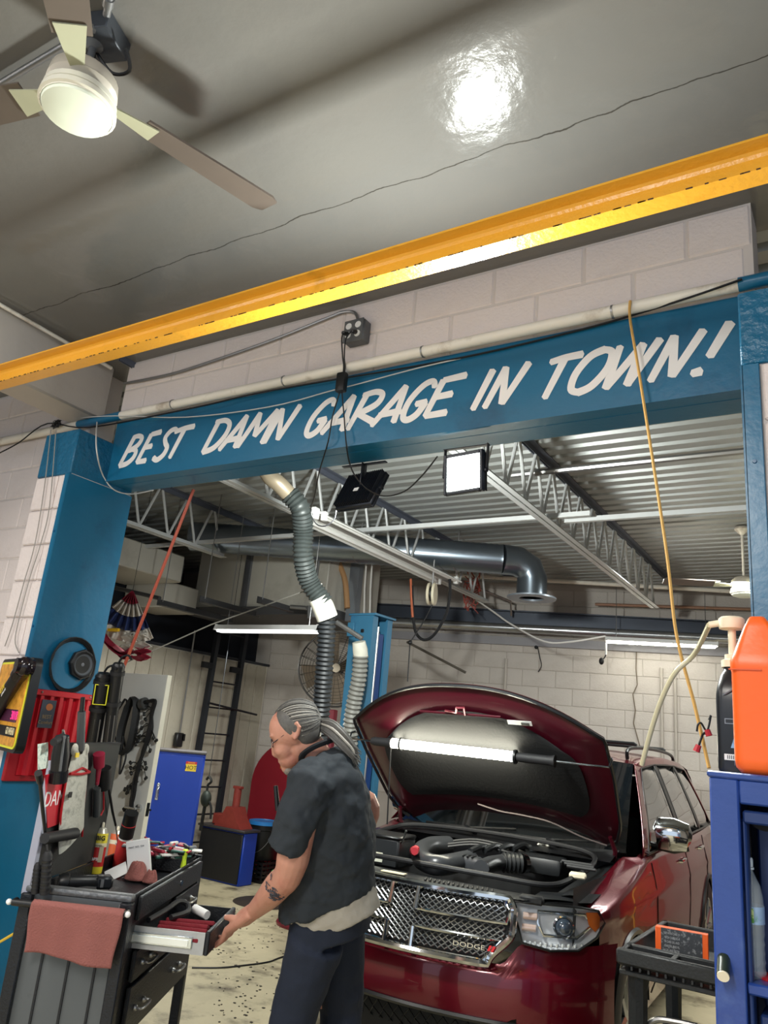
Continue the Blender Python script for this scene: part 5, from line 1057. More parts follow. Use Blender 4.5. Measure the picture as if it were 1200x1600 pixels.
def bodyside(s):
    m = MB(); NU, NV = 120, 34
    def f(u, v):
        y = .45 + 4.63 * u; p = sidept(y, v, s); return p
    def inside(p, k=1.0): return any((p[1] - a) ** 2 + (p[2] - b) ** 2 < (r * k) ** 2 for a, b, r in ARCH) and p[2] < .86
    def keep(u, v):
        du, dv = .5 / NU, .5 / NV
        return not all(inside(f(u + a * du, v + b * dv)) for a in (-1, 1) for b in (-1, 1))
    m.grid(f, NU, NV, keep)
    for v in m.bm.verts:
        for a, b, r in ARCH:
            d = math.hypot(v.co.y - a, v.co.z - b)
            if d < r and v.co.z < .86 and d > 1e-4: v.co.y = a + (v.co.y - a) * r / d; v.co.z = max(.25, b + (v.co.z - b) * r / d)
    m.build('left_flank' if s > 0 else 'right_flank', PAINT, car, ang=50)
    for a, b, r in ARCH:
        m = MB(); P_ = []
        for i in range(25):
            t = -.15 + (PI + .3) * i / 24; y = a + r * math.cos(t); z = b + r * math.sin(t); w = interp(WT, y) * interp(FT, max(z, .3)); P_.append((s * (w - .004), y, z))
        m.tube(P_, .02, 6); m.build('arch_lip', TRIM, car)
        m = MB(); m.grid(lambda u, v: (s * (interp(WT, a) * .99 - .35 * v), a + (r + .01) * math.cos(PI * u), b + (r + .01) * math.sin(PI * u)), 20, 2); m.build('wheel_well', PLASD, car)
for s in (1, -1): bodyside(s)
def yf(x):
    x = abs(x); return .10 * (x / .6) ** 2 if x < .6 else .10 + (x - .6) * .45 + ((x - .6) / .36) ** 3 * .26
def fz(x, z):
    y = yf(x) + .07 * ((z - .55) / .3) ** 2 + .018 * sm(.665, .70, z) + .05 * sm(.42, .28, z)
    return y
def ztopF(x):
    x = abs(x); return .705 if x < .50 else .705 + .10 * sm(.50, .60, x) + .01 * (x - .6)
def fascia(u, v):
    x = -.955 + 1.91 * u; z0 = .24; z = z0 + (ztopF(x) - z0) * v; return (x, fz(x, z), z)
m = MB(); m.grid(fascia, 80, 40, lambda u, v: not (abs(-.955 + 1.91 * u) < .60 and .29 < .24 + (ztopF(0) - .24) * v < .455)); m.build('front_bumper', PAINT, car, ang=50)
m = MB(); m.grid(lambda u, v: (-.62 + 1.24 * u, fz(0, .4) + yf(-.62 + 1.24 * u) + .05, .27 + .2 * v), 30, 4); m.build('lower_intake', PLASD, car)
m = MB(); P_ = [(x, fz(x, z) - .004, z) for x, z in ([(-.60 + .1 * i, .462) for i in range(13)] + [(.615, .44), (.60, .30)] + [(.58 - .1 * i, .285) for i in range(12)] + [(-.60, .30), (-.615, .44)])]
m.tube(P_, .014, 6, closed=True); m.build('intake_frame', TRIM, car)
def lattice(xa, xb, za, zb, px_, pz_, yfn, r, clip=None):
    m = MB(); n = int((zb - za) / pz_) + 1
    for i in range(n + 1):
        for ph in (0, 1):
            P_ = []; x = xa; k = 0
            while x <= xb + 1e-6:
                z = za + i * pz_ + (pz_ / 2 if (k + ph) % 2 else -pz_ / 2) * .92
                ok = za - .002 <= z <= zb + .002 and (clip is None or clip(x, z))
                if ok: P_.append((x, yfn(x, z), z))
                else:
                    if len(P_) > 1: m.tube(P_, r, 4)
                    P_ = []
                x += px_ / 2; k += 1
            if len(P_) > 1 and ph == i % 2: m.tube(P_, r, 4)
    return m
tag(lattice(-.59, .59, .30, .45, .06, .04, lambda x, z: fz(x, z) + .012, .004).build('intake_mesh', TRIM, car), kind='stuff')
# grille
GW = lambda z: .565 - .10 * sm(.86, .715, z) - .035 * sm(.955, 1.0, z)
def gy(x, z): return yf(x) - .015 + .14 * (z - .72) + .02 * (z > .97)
m = MB(); m.grid(lambda u, v: ((-1 + 2 * u) * (GW(.71 + .285 * v) - .008), gy((-1 + 2 * u) * GW(.71 + .285 * v), .71 + .285 * v) + .035, .71 + .285 * v), 30, 10); m.build('grille_backing', PLASD, car)
out = []
for i in range(20): z = .712 + .284 * i / 19; out.append((GW(z), z))
ring = [(x, z) for x, z in out] + [(.5 - .1 * i, .999) for i in range(11)] + [(-x, z) for x, z in out[::-1]] + [(-.42 + .07 * i, .708) for i in range(13)]
m = MB(); m.tube([(x, gy(x, z) - .004, z) for x, z in ring], .019, 8, closed=True, flat=1.0); m.build('grille_frame', CHROME, car)
clip = lambda x, z: abs(x) < GW(z) - .012
tag(lattice(-.56, .56, .722, .985, .07, .0265, lambda x, z: gy(x, z) + .010, .0046, clip).build('grille_mesh', M('mesh_chrome', (188, 190, 192), .18, .9), car), kind='stuff')
for sx in (-1, 1):
    for (za, zb) in ((.722, .815), (.892, .988)):
        a = .075; P_ = [(a, za), (a, zb)] + [(a + (GW(zb) - .03 - a) * i / 8, zb) for i in range(1, 9)] + [(GW((za + zb) / 2) - .018, (za + zb) / 2)] + [(a + (GW(za) - .03 - a) * i / 8, za) for i in range(8, 0, -1)]
        m = MB(); m.tube([(sx * x, gy(x, z) - .002, z) for x, z in P_], .0085, 6, closed=True); m.build('grille_surround', CHROME, car)
for x in (-.075, .075):
    for za, zb in ((.722, .812), (.894, .988)): m = MB(); m.tube([(x, gy(x, za) - .008, za), (x, gy(x, zb) - .008, zb)], .013, 8); m.build('grille_post', CHROME, car)
ux = Vector((1, .22, 0)).normalized(); p = Vector((.375, gy(.375, .782) - .024, .778))
text('DODGE', .030, p, ux, vz, CHROME, car, 'badge', depth=.004, world=False, squash=1.5)
for k in (0, 1):
    q = Vector((.462 + k * .018, gy(.47, .78) - .022, .768)); m = MB(); m.prism([(0, 0), (.012, 0), (.022, .024), (.010, .024)], .004, q, ux, vz); m.build('badge_stripe', M('badge_red', (214, 40, 50), .3), car)
# headlights
def hp(s, z, o, sx): 
    x = .535 + .352 * s; y = yf(x) + .02 * (1 - s) + .22 * max(0, s - .86) ** 1 * 1.6 + (z - .8) * .25; n = Vector((.45 + .4 * s, -1, .1)).normalized()
    return Vector((sx * x, y, z)) + Vector((sx * n.x, n.y, n.z)) * o
HB_ = [(0, .0), (.13, -.11), (.2, -.17), (.55, -.19), (.85, -.185), (1.0, -.14), (1.06, -.08), (1.0, -.02), (.85, .0), (.5, .005)]
HS = M('headlamp_silver', (214, 218, 222), .35, .3); HG = M('headlamp_glass', (120, 126, 130), .02, alpha=.07, spec=.8, var=0)
AMB = M('amber_lens', (224, 112, 28), .15, coat=.6); 
for sx in (1, -1):
    hl = None
    def poly3(o): return [hp(a, .985 + b, o, sx) for a, b in HB_]
    def panel(o0, mat, nm, par, sub=6):
        m = MB(); ring_ = [Vector((a, b, 0)) for a, b in HB_]; c = Vector((.55, -.095, 0)); R0 = []
        for k in range(sub + 1):
            R0.append([c.lerp(q, k / sub) for q in ring_])
        V = [hp(q.x, .985 + q.y, o0(k / sub), sx) for k, r in enumerate(R0) for q in r]; n = len(ring_)
        F = [(k * n + i, k * n + (i + 1) % n, (k + 1) * n + (i + 1) % n, (k + 1) * n + i) for k in range(1, sub) for i in range(n)] + [tuple(n + i for i in range(n))]
        m.add(V, F); return m.build(nm, mat, par, ang=60)
    hl = panel(lambda t: -.055 + .05 * sm(.8, 1, t), HS, 'headlight', car)
    panel(lambda t: .004 + .010 * (1 - t ** 3), HG, 'headlight_lens', hl)
    m = MB(); m.tube(poly3(.001), .006, 6, closed=True); m.build('headlight_seal', TRIM, hl)
    c = hp(.70, .895, -.03, sx); n = Vector((sx * .35, -1, .05)).normalized()
    m = MB(); m.lathe([(.048, -.02), (.052, .012), (.045, .016), (.040, .006)], 28, c, n, cap=False); m.build('projector_ring', CHROME, hl)
    m = MB(); m.sph(c, (.041, .041, .041), 20, 12); m.build('projector', M('projector_glass', (40, 52, 66), .03, coat=1, spec=1), hl)
    m = MB(); m.tube([hp(a, .985 + b, -.02, sx) for a, b in ((.36, -.03), (.9, -.035), (.96, -.09), (.84, -.135), (.46, -.13), (.38, -.08))], .008, 6, closed=True); m.build('chrome_bezel', CHROME, hl)
    m = MB(); q = [hp(a, .985 + b, -.006, sx) for a, b in ((.9, -.025), (1.0, -.03), (1.05, -.08), (.99, -.115), (.93, -.08))]; q2 = [p + Vector((0, .012, 0)) for p in q]; k = 5
    m.add(q + q2, [tuple(range(k)), tuple(range(2 * k - 1, k - 1, -1))] + [(i, (i + 1) % k, k + (i + 1) % k, k + i) for i in range(k)]); m.build('side_marker', AMB, hl)
    for b, nm in ((-.055, 'turn_lamp'), (-.105, 'turn_lamp')): m = MB(); m.tube([hp(.18, .985 + b, -.02, sx), hp(.36, .985 + b, -.02, sx)], .017, 10); m.build(nm, M('turn_lens', (206, 180, 168), .1, .3, coat=1), hl)
    for i in range(11): m = MB(); a = hp(.24 + i * .065, .985 - .168, -.012, sx); m.box(a, (.014, .014, .018), None, .003); m.build('light_strip_cell', M('led_cell', (190, 196, 200), .1, .4), hl)
# upper shroud, radiator support, slots
m = MB(); m.grid(lambda u, v: ((-1 + 2 * u) * (.60 + .22 * v), gy((-1 + 2 * u) * .56, 1.0) + .01 + (.32 - .05 * abs(-1 + 2 * u)) * v + .10 * abs(-1 + 2 * u) ** 2 * 0, 1.0 + .012 * math.sin(v * PI) - .01 * v), 24, 8); m.build('radiator_cover', PLAS, car)
m = MB(); m.grid(lambda u, v: (.60 + .25 * u, .12 + .34 * u + .28 * v * (1 - .3 * u), .992 + .02 * v), 6, 6); m.grid(lambda u, v: (-.60 - .25 * u, .12 + .34 * u + .28 * v * (1 - .3 * u), .992 + .02 * v), 6, 6); m.build('lamp_shelf', PLAS, car)
for i in range(15): m = MB(); m.box((.06 + i * .026, .135 + yf(.06 + i * .026) * .6, 1.012), (.010, .075, .010), rz(.35), .002); m.build('shroud_slot', PLASD, car)
m = MB(); m.box((-.13, .13, 1.016), (.14, .04, .004), rz(.05)); m.build('emission_label', M('label_cream', (220, 212, 178), .5), car)
# engine bay tub
m = MB(); m.grid(lambda u, v: ((-1 + 2 * u) * .80, .3 + 1.15 * v, .72), 4, 4)
for s in (-1, 1): m.grid(lambda u, v: (s * (.80 - .0 * v), .3 + 1.15 * u, .72 + .35 * v), 6, 3)
m.grid(lambda u, v: ((-1 + 2 * u) * .8, 1.42, .72 + .4 * v), 4, 3); m.build('engine_bay', PLASD, car)
for s in (-1, 1):
    m = MB(); m.grid(lambda u, v: (s * (.79 - .17 * v), .42 + 1.0 * u, 1.02 + .07 * u - .05 * v * v), 12, 4); m.build('fender_ledge', PLAS, car)
P_ = spline([(-.66, .42, 1.03), (-.3, .31, 1.055), (0, .29, 1.06), (.35, .33, 1.055), (.62, .42, 1.045), (.70, .62, 1.07), (.70, 1.1, 1.12), (.55, 1.25, 1.155), (0, 1.27, 1.17), (-.55, 1.25, 1.155), (-.70, 1.1, 1.12), (-.70, .62, 1.07)], 6)
m = MB(); m.tube(P_, .014, 8, closed=True); m.build('weather_strip', RUBBER, car)
m = MB(); m.grid(lambda u, v: ((-1 + 2 * u) * .76, 1.22 + .25 * v - .12 * (2 * u - 1) ** 2 * 0, 1.11 + .05 * v), 20, 4); m.build('cowl_panel', TRIM, car)
def bayz(px, py, z): return kz(px, py, z + .085)
SHINE = M('intake_black', (52, 54, 57), .3, var=.1)
m = MB(); m.tube(spline([bayz(735, 1343, .98), bayz(690, 1352, .97), bayz(662, 1345, .97), bayz(657, 1332, .98), bayz(672, 1322, .99), bayz(700, 1320, .99)], 6), .055, 14); m.build('intake_pipe', SHINE, car, ang=70)
m = MB(); c = bayz(728, 1350, .97); m.box(c, (.19, .10, .09), rz(.1), .02, 2)
m.build('resonator_box', SHINE, car)
for i in range(5): m = MB(); m.box(c + Vector((-.06 + i * .028, -.02, .047)), (.010, .07, .012), rz(.1), .003); m.build('resonator_rib', PLAS, car)
m = MB(); m.tube(spline([bayz(752, 1357, .97), bayz(768, 1350, .97), bayz(785, 1347, .97)], 4), .045, 12); m.build('air_pipe', SHINE, car)
P_, rr = ribbed([bayz(784, 1347, .97), bayz(813, 1349, .97)], .052, 0, .007, .012)
m = MB(); m.tube(P_, rr, 16); m.build('bellows_hose', PLAS, car, ang=70)
m = MB(); a = bayz(814, 1349, .97); d = (bayz(820, 1349, .97) - a); m.cyl(a, a + d, .057, n=16); m.build('hose_clamp', CHROME, car)
m = MB(); c = bayz(850, 1350, .96); m.box(c, (.27, .24, .10), rz(.05), .025, 2); m.build('air_filter_box', PLAS, car)
m = MB(); c = bayz(765, 1325, .96); m.box(c, (.42, .36, .12), rz(.04), .04, 3); m.build('engine_cover', SHINE, car)
for k in range(4):
    m = MB(); a = bayz(735 + k * 22, 1330 - k * 1, 1.03); m.tube(spline([a, a + Vector((.02, .12, .02)), a + Vector((.03, .24, 0))], 4), .018, 8); m.build('intake_runner', PLAS, car)
for k in range(3):
    m = MB(); m.tube(spline([bayz(700, 1315 + 4 * k, 1.01), bayz(745, 1312 + 4 * k, 1.04), bayz(800, 1325 + 4 * k, 1.02), bayz(830, 1338, .99)], 5), .009, 6); m.build('engine_hose', RUBBER, car)
m = MB(); c = bayz(836, 1332, 1.0); m.tube(spline([c, c + Vector((.02, .02, .05)), c + Vector((.07, .02, .06)), c + Vector((.09, .0, .0))], 5), .012, 8); m.build('coolant_pipe', M('alu_pipe', (196, 194, 184), .3, .7), car)
m = MB(); m.sph(c + Vector((-.02, -.02, .01)), (.04, .03, .03), 10, 6); m.build('valve_fitting', M('alu_cast', (186, 190, 186), .35, .6, bump=.5, bscale=40), car)
m = MB(); c = bayz(606, 1328, .98); m.box(c, (.26, .22, .16), None, .012); m.build('fuse_box', PLAS, car)
m = MB(); m.box(c + Vector((0, -.005, .085)), (.27, .23, .02), None, .008); m.build('fuse_box_lid', TRIM, car)
m = MB(); m.box(c + Vector((-.05, -.12, -.03)), (.16, .01, .05), rz(.1)); m.build('battery_label', M('battery_label', (206, 206, 190), .5, dirt=(180, 160, 60), dscale=30), car)
m = MB(); m.cyl(bayz(648, 1330, 1.0), bayz(648, 1330, 1.04), .03, .02, 12); m.sph(bayz(650, 1327, 1.03), .022, 8, 6); m.build('red_terminal', M('terminal_red', (150, 30, 40), .4), car)
m = MB(); m.tube([bayz(627, 1320, 1.03), bayz(635, 1298, 1.12)], .006, 6); m.build('dipstick', CHROME, car)
m = MB(); c = bayz(903, 1368, 1.0); m.box(c, (.09, .06, .03), rz(.2), .008); m.build('reservoir_cap', CREAM, car)
for k in range(3): m = MB(); m.tube([bayz(878 + 4 * k, 1345 + 4 * k, 1.03), bayz(925 + 3 * k, 1352 + 4 * k, 1.03)], .010, 6); m.build('harness_run', RUBBER, car)
m = MB(); m.box((.62, .20, 1.0), (.12, .06, .04), rz(.2), .01); m.build('intake_snorkel', PLASD, car)
# glass and greenhouse
def zroof(y): return interp([(1.45, 1.15), (2.25, 1.685), (2.6, 1.735), (3.4, 1.76), (4.2, 1.735), (4.7, 1.68), (5.0, 1.58), (5.1, 1.5)], y)
def G(y, v, s, o=0):
    zb = ztop(min(y, 5.08)); zt = zroof(y) if y > 2.25 else 1.685; x = .90 - .215 * v ** 1.15
    if y > 4.3: x -= .10 * (y - 4.3) ** 2
    return Vector((s * (x + o), y, zb + (zt - zb) * v))
def strip(A_, B_, mat, nm, s, o=0, n=4, k=10, par=None):
    la = len(A_) - 1
    def ev(P_, u):
        t = u * (len(P_) - 1); i = min(int(t), len(P_) - 2); f_ = t - i; return (P_[i][0] * (1 - f_) + P_[i + 1][0] * f_, P_[i][1] * (1 - f_) + P_[i + 1][1] * f_)
    m = MB(); m.grid(lambda u, v: (lambda a, b: G(a[0] + (b[0] - a[0]) * v, a[1] + (b[1] - a[1]) * v, s, o))(ev(A_, u), ev(B_, u)), k, n); return m.build(nm, mat, par or car, ang=60, solid=.004)
for s in (1, -1):
    strip([(1.48, 0), (2.25, 1)], [(1.68, 0), (2.40, .93)], PAINT, 'a_pillar', s)
    strip([(2.25, 1), (3.4, 1), (5.05, 1)], [(2.40, .91), (3.4, .91), (5.0, .9)], PAINT, 'roof_side', s, k=24)
    strip([(2.86, 0), (2.86, .92)], [(2.98, 0), (2.98, .92)], TRIM, 'b_pillar', s)
    strip([(3.86, 0), (3.74, .92)], [(3.96, 0), (3.84, .92)], TRIM, 'c_pillar', s)
    strip([(4.74, 0), (4.36, .92)], [(5.06, 0), (5.03, .92)], PAINT, 'd_pillar', s)
    strip([(1.66, 0), (2.86, 0)], [(2.38, .92), (2.86, .92)], GLASSD, 'front_window', s, -.006)
    strip([(2.98, 0), (3.86, 0)], [(2.98, .92), (3.74, .92)], GLASSD, 'rear_window', s, -.006)
    strip([(3.96, 0), (4.74, 0)], [(3.84, .92), (4.36, .92)], GLASSD, 'quarter_window', s, -.006)
    m = MB(); m.tube([G(y, 0, s, .004) for y in (1.62, 2.4, 3.2, 4.0, 4.74)], .008, 6); m.build('belt_moulding', TRIM, car)
    m = MB(); m.tube([G(y, v, s, .003) for y, v in ((1.66, .01), (2.39, .92), (2.9, .92), (3.8, .92), (4.36, .92), (4.74, .01))], .006, 6); m.build('window_moulding', TRIM, car)
m = MB(); m.grid(lambda u, v: ((-1 + 2 * u) * .685, 2.25 + 2.8 * v, zroof(2.25 + 2.8 * v) + .035 * (1 - (2 * u - 1) ** 2)), 16, 24); m.build('roof', PAINT, car)
m = MB(); m.grid(lambda u, v: ((-1 + 2 * u) * (.80 - .12 * v), 1.46 + .79 * v - .07 * (1 - (2 * u - 1) ** 2) * (1 - v * .4), 1.15 + .54 * v + .0 * u), 16, 12); m.build('windscreen', GLASSD, car)
m = MB(); m.grid(lambda u, v: ((-1 + 2 * u) * (.66 + .2 * v), 5.05 + .06 * v, 1.56 - .4 * v), 8, 6); m.build('rear_screen', GLASSD, car)
m = MB(); m.grid(lambda u, v: ((-1 + 2 * u) * .8, 5.08 + .05 * math.sin(v * PI), 1.2 - .95 * v), 8, 8); m.build('tailgate', PAINT, car)
for x, a in ((-.25, .1), (.32, .1)): m = MB(); m.tube([(x - .32, 1.40, 1.165), (x, 1.37, 1.17), (x + .34, 1.42, 1.20)], .010, 6); m.tube([(x + .1, 1.30, 1.15), (x, 1.37, 1.175)], .012, 6); m.build('wiper', TRIM, car)
# roof rails
for s in (1, -1):
    m = MB(); m.tube(spline([(s * .60, 2.42, 1.72), (s * .60, 2.50, 1.80), (s * .60, 3.4, 1.825), (s * .60, 4.3, 1.80), (s * .60, 4.42, 1.72)], 5), .014, 8); m.build('roof_rail', TRIM, car)
for y in (2.75, 4.0): m = MB(); m.tube([(-.6, y, 1.83), (-.58, y, 1.845), (.58, y, 1.845), (.6, y, 1.83)], .014, 8); m.build('cross_bar', TRIM, car)
# mirrors, handles, door seams
for s in (1, -1):
    m = MB(); c = Vector((s * .995, 1.90, 1.262)); m.tube([c + Vector((-s * .085, 0, -.004)), c + Vector((-s * .08, 0, 0)), c + Vector((s * .02, -.005, .0)), c + Vector((s * .105, .01, -.006)), c + Vector((s * .12, .02, -.01))], [.05, .102, .108, .088, .045], 14, flat=.62, up=(0, 0, 1)); mi = m.build('mirror', CHROME, car)
    m = MB(); m.tube([c + Vector((-s * .09, .01, -.078)), c + Vector((s * .02, .0, -.084)), c + Vector((s * .11, .02, -.070))], [.03, .034, .022], 10, up=(0, 1, 0)); m.tube([c + Vector((-s * .06, .03, -.085)), c + Vector((-s * .14, .04, -.095))], .028, 8); m.build('mirror_base', TRIM, mi)
    for y, z in ((2.68, 1.035), (3.68, 1.06)):
        w = sidept(y, .7, 1)[0]; m = MB(); m.tube([(s * (w - .01), y - .10, z), (s * (w + .022), y - .085, z), (s * (w + .028), y, z + .004), (s * (w + .022), y + .085, z + .004), (s * (w - .01), y + .10, z + .004)], .013, 8, up=(0, 0, 1)); m.build('door_handle', CHROME, car)
    for y in (1.62, 2.92, 3.92):
        m = MB(); m.tube([Vector(sidept(y - (.06 if y > 3.5 and v < .3 else 0), v, s)) + Vector((s * .001, 0, 0)) for v in [.08 + .06 * i for i in range(12)]], .0035, 4); m.build('door_seam', PLASD, car)
# wheels
ALU = M('alloy', (150, 152, 156), .25, .8)
def wheel(x, y, sx):
    c = Vector((x, y, .385)); w = (sx, 0, 0)
    m = MB(); m.lathe([(.25, -.11), (.34, -.118), (.378, -.105), (.385, -.08), (.385, .08), (.378, .105), (.34, .118), (.25, .11)], 36, c, w, cap=False); ty = m.build('tyre', RUBBER, car)
    m = MB(); m.lathe([(.255, -.11), (.23, -.09), (.22, .06), (.255, .108), (.24, .108), (.215, .07)], 32, c, w, cap=False); m.build('rim', ALU, ty)
    m = MB()
    for k in range(10):
        a = 2 * PI * k / 10; e = Vector((0, math.cos(a), math.sin(a))); m.tube([c + Vector((sx * .075, 0, 0)) + e * .05, c + Vector((sx * .095, 0, 0)) + e * .235], [.024, .016], 6)
    m.lathe([(0, .09), (.05, .09), (.06, .06), (0, .06)], 16, c, w); m.build('spokes', ALU, ty)
for s in (1, -1):
    for y in (.95, 3.99): wheel(s * .835, y, s)
# interior seen through the glass
m = MB(); m.grid(lambda u, v: ((-1 + 2 * u) * .78, 1.5 + 3.4 * v, .62), 4, 6); m.build('cabin_floor', PLASD, car)
m = MB(); m.box((0, 1.72, 1.06), (1.45, .4, .16), None, .05, 2); m.build('dashboard', TRIM, car)
for x in (-.38, .38): m = MB(); m.box((x, 2.75, .98), (.50, .14, .62), rx(R_(-14)), .06, 2); m.box((x, 2.86, 1.38), (.26, .10, .18), None, .04, 2); m.build('front_seat', M('seat_cloth', (44, 42, 42), .8), car)
m = MB(); c = Vector((.38, 2.12, 1.08)); m.tube([c + Vector((.18 * math.cos(t), .06 * math.sin(t) , .17 * math.sin(t))) for t in [2 * PI * i / 24 for i in range(24)]], .014, 6, closed=True); m.build('steering_wheel', TRIM, car)
# open hood
TH = R_(42.5)
def HPt(x, L, o=0): return Vector((x, 1.42 - L * math.cos(TH) - o * math.sin(TH), 1.195 + L * math.sin(TH) - o * math.cos(TH)))   # o > 0 towards the engine
HW = [(0, .70), (.06, .77), (.2, .815), (.6, .845), (.9, .845), (.98, .83)]
def hedge(x): a = abs(x) / .84; return .93 + .33 * (1 - a ** 2.4)
def hoodpt(u, v, o, inset=0, dome=.035):
    q = -1 + 2 * u; Lm = .02 + .0; 
    xs_ = q; L = v
    # v runs hinge to front edge for this column
    x0 = q * .84; top = hedge(x0) - inset; rear = .13 * (1 - abs(q) ** 2.5) - .03 + inset; L = rear + (top - rear) * v; wmax = interp(HW, L); x = q * (wmax - inset)
    return HPt(x, L, o - dome * (1 - q * q) * (1 - .3 * v))
m = MB(); m.grid(lambda u, v: hoodpt(u, v, 0), 40, 30); hd_ = m.build('hood', PAINT, car, ang=60)
m = MB(); m.grid(lambda u, v: hoodpt(u, v, .038 * min(1, min(u, 1 - u) * 12, min(v, 1 - v) * 9)), 40, 30); m.build('hood_inner_panel', INNER, hd_, ang=60)
PAD = M('hood_insulation', (11, 12, 14), .85, bump=.25, bscale=50, var=.15)
def padpt(u, v, o):
    q = -1 + 2 * u; L0 = .27 + .05 * (1 - q * q); L1 = 1.03 - .20 * abs(q) ** 2.6 + .05 * (1 - q * q); L = L0 + (L1 - L0) * v; x = q * (.645 + .03 * v * (1 - v) * 4) * (1 - .09 * (2 * v - 1) ** 6)
    return HPt(x, L, o - .02 * (1 - q * q))
m = MB(); m.grid(lambda u, v: padpt(u, v, .043 + .014 * min(1, min(u, 1 - u) * 14, min(v, 1 - v) * 10)), 30, 22); m.build('insulation_pad', PAD, hd_, ang=60)
m = MB(); edge = [hoodpt(0, .04 + .92 * i / 16, .02) for i in range(17)] + [hoodpt(i / 24, 1, .02) for i in range(25)] + [hoodpt(1, .96 - .92 * i / 16, .02) for i in range(17)]; m.tube(edge, .011, 6); m.build('hood_edge', TRIM, hd_)
m = MB(); m.tube([HPt(-.10, 1.10, .05), HPt(-.02, 1.10, .06), HPt(-.0, 1.15, .07), HPt(.04, 1.14, .055), HPt(.03, 1.08, .05)], .008, 6, closed=True); m.build('hood_latch', M('latch_maroon', (110, 40, 50), .35, .4), hd_)
m = MB(); m.tube([HPt(-.28, 1.075, .045), HPt(.26, 1.075, .045)], .008, 6); m.build('stiffener_bead', INNER, hd_)
m = MB(); c = HPt(.37, 1.055, .048); Rr = Matrix.Rotation(-TH, 3, 'X'); m.box(c, (.15, .003, .03), None) ; 
m = MB(); e1 = Vector((1, 0, 0)); e2 = (HPt(0, 1) - HPt(0, 0)).normalized(); e3 = e1.cross(e2)
def hq(cx, cL, w, h, o, nm, mat):
    c = HPt(cx, cL, o); m = MB(); q = [c - e1 * w / 2 - e2 * h / 2, c + e1 * w / 2 - e2 * h / 2, c + e1 * w / 2 + e2 * h / 2, c - e1 * w / 2 + e2 * h / 2]; m.add(q + [p + (HPt(0, 0, 1) - HPt(0, 0, 0)) * .002 for p in q], [(0, 1, 2, 3), (7, 6, 5, 4), (0, 1, 5, 4), (1, 2, 6, 5), (2, 3, 7, 6), (3, 0, 4, 7)]); return m.build(nm, mat, hd_, smooth=False)
hq(.37, 1.04, .15, .034, .046, 'hood_sticker', M('hood_sticker', (206, 206, 204), .5)); hq(.405, 1.036, .05, .018, .049, 'sticker_code', INK)
m = MB(); m.tube(spline([HPt(-.1, .275, .05), HPt(.05, .24, .055), HPt(.2, .23, .055), HPt(.38, .20, .055), HPt(.55, .10, .05), HPt(.70, .02, .03)], 5), .005, 5); m.build('washer_hose', M('washer_hose', (120, 110, 108), .5), hd_)
for s in (1, -1):
    m = MB(); m.tube([(s * .74, 1.40, 1.10), (s * .76, 1.36, 1.16), HPt(s * .74, .12, .04)], .014, 6); m.build('hood_hinge', INNER, car)
# trouble light hung across the open hood
a = K(*HPt(-.87, .83, .10)); b = K(*HPt(.86, .80, .10)); d = b - a
t = thing('trouble_light', 'long lit tube work light hooked across the open hood', 'work light', (a + b) / 2)
m = MB(); m.cyl(a, b, .006, n=8); m.build('hook_rod', CHROME, t, world=True)
m = MB(); m.cyl(a + d * .19, a + d * .68, .030, n=18); m.build('lit_tube', M('trouble_lamp', (255, 252, 236), .3, emit=48, ecol=(255, 250, 226)), t, world=True)
for s0, s1 in ((.10, .19), (.68, .82)):
    m = MB(); m.tube([a + d * s0, a + d * (s0 + .015), a + d * (s1 - .02), a + d * s1], [.022, .028, .028, .036], 16); m.build('end_grip', RUBBER, t, world=True)
for s in (.225, .675): m = MB(); m.cyl(a + d * s, a + d * (s + .008), .042, n=20); m.build('guard_ring', BLACK, t, world=True)
m = MB(); m.tube([a + d * .185 + Vector((0, 0, -.03)), a + d * .19 + Vector((0, .02, -.5))], .005, 5); m.build('flex', CABLE, t, world=True)
for p, s in ((a, -1), (b, 1)): m = MB(); m.tube([p, p + d.normalized() * .01 * s + Vector((0, .03, .04)), p + d.normalized() * .0 + Vector((0, .06, .05))], .006, 6); m.build('end_hook', BLACK, t, world=True)
# ================================================================== right foreground: blue cabinet and what stands on it
CBB = M('cabinet_blue', (36, 62, 128), .28, coat=.4, var=.12, scale=10, bump=.15, bscale=40, dirt=(60, 84, 140), dscale=7); CBI = M('cabinet_inside', (26, 46, 92), .4, var=.1)
X0, Y0, ZT = -.312, 1.86, 1.699; X1 = .75
t = thing('steel_cabinet', 'open blue steel cabinet at the right edge, bottles on its top', 'cabinet', (X0 + .3, Y0 + .25, 0))
def part(nm, mat, *boxes, b=.004, par=None):
    m = MB()
    for q in boxes: m.bx(*q, b)
    return m.build(nm, mat, par or t, world=True)
part('left_stile', CBB, (X0, X0 + .058, Y0, Y0 + .03, 0, ZT - .012)); part('top_rail', CBB, (X0 + .058, X1, Y0 + .001, Y0 + .03, ZT - .062, ZT - .012)); part('top_panel', CBB, (X0 - .004, X1, Y0 - .004, Y0 + .52, ZT - .014, ZT))
part('side_panel', CBB, (X0, X0 + .015, Y0 + .03, Y0 + .5, 0, ZT - .014)); part('back_panel', CBI, (X0 + .015, X1, Y0 + .48, Y0 + .5, 0, ZT - .014)); part('side_panel', CBB, (X1 - .015, X1, Y0, Y0 + .5, 0, ZT - .014))
part('drawer_rail', CBI, (X0 + .062, X1, Y0 + .012, Y0 + .05, ZT - .10, ZT - .074)); part('stile_lip', CBI, (X0 + .058, X0 + .068, Y0 + .018, Y0 + .06, .2, ZT - .09))
dp = part('hanging_panel', CBI, (X0 + .075, X1 - .05, Y0 + .13, Y0 + .142, ZT - .46, ZT - .075))
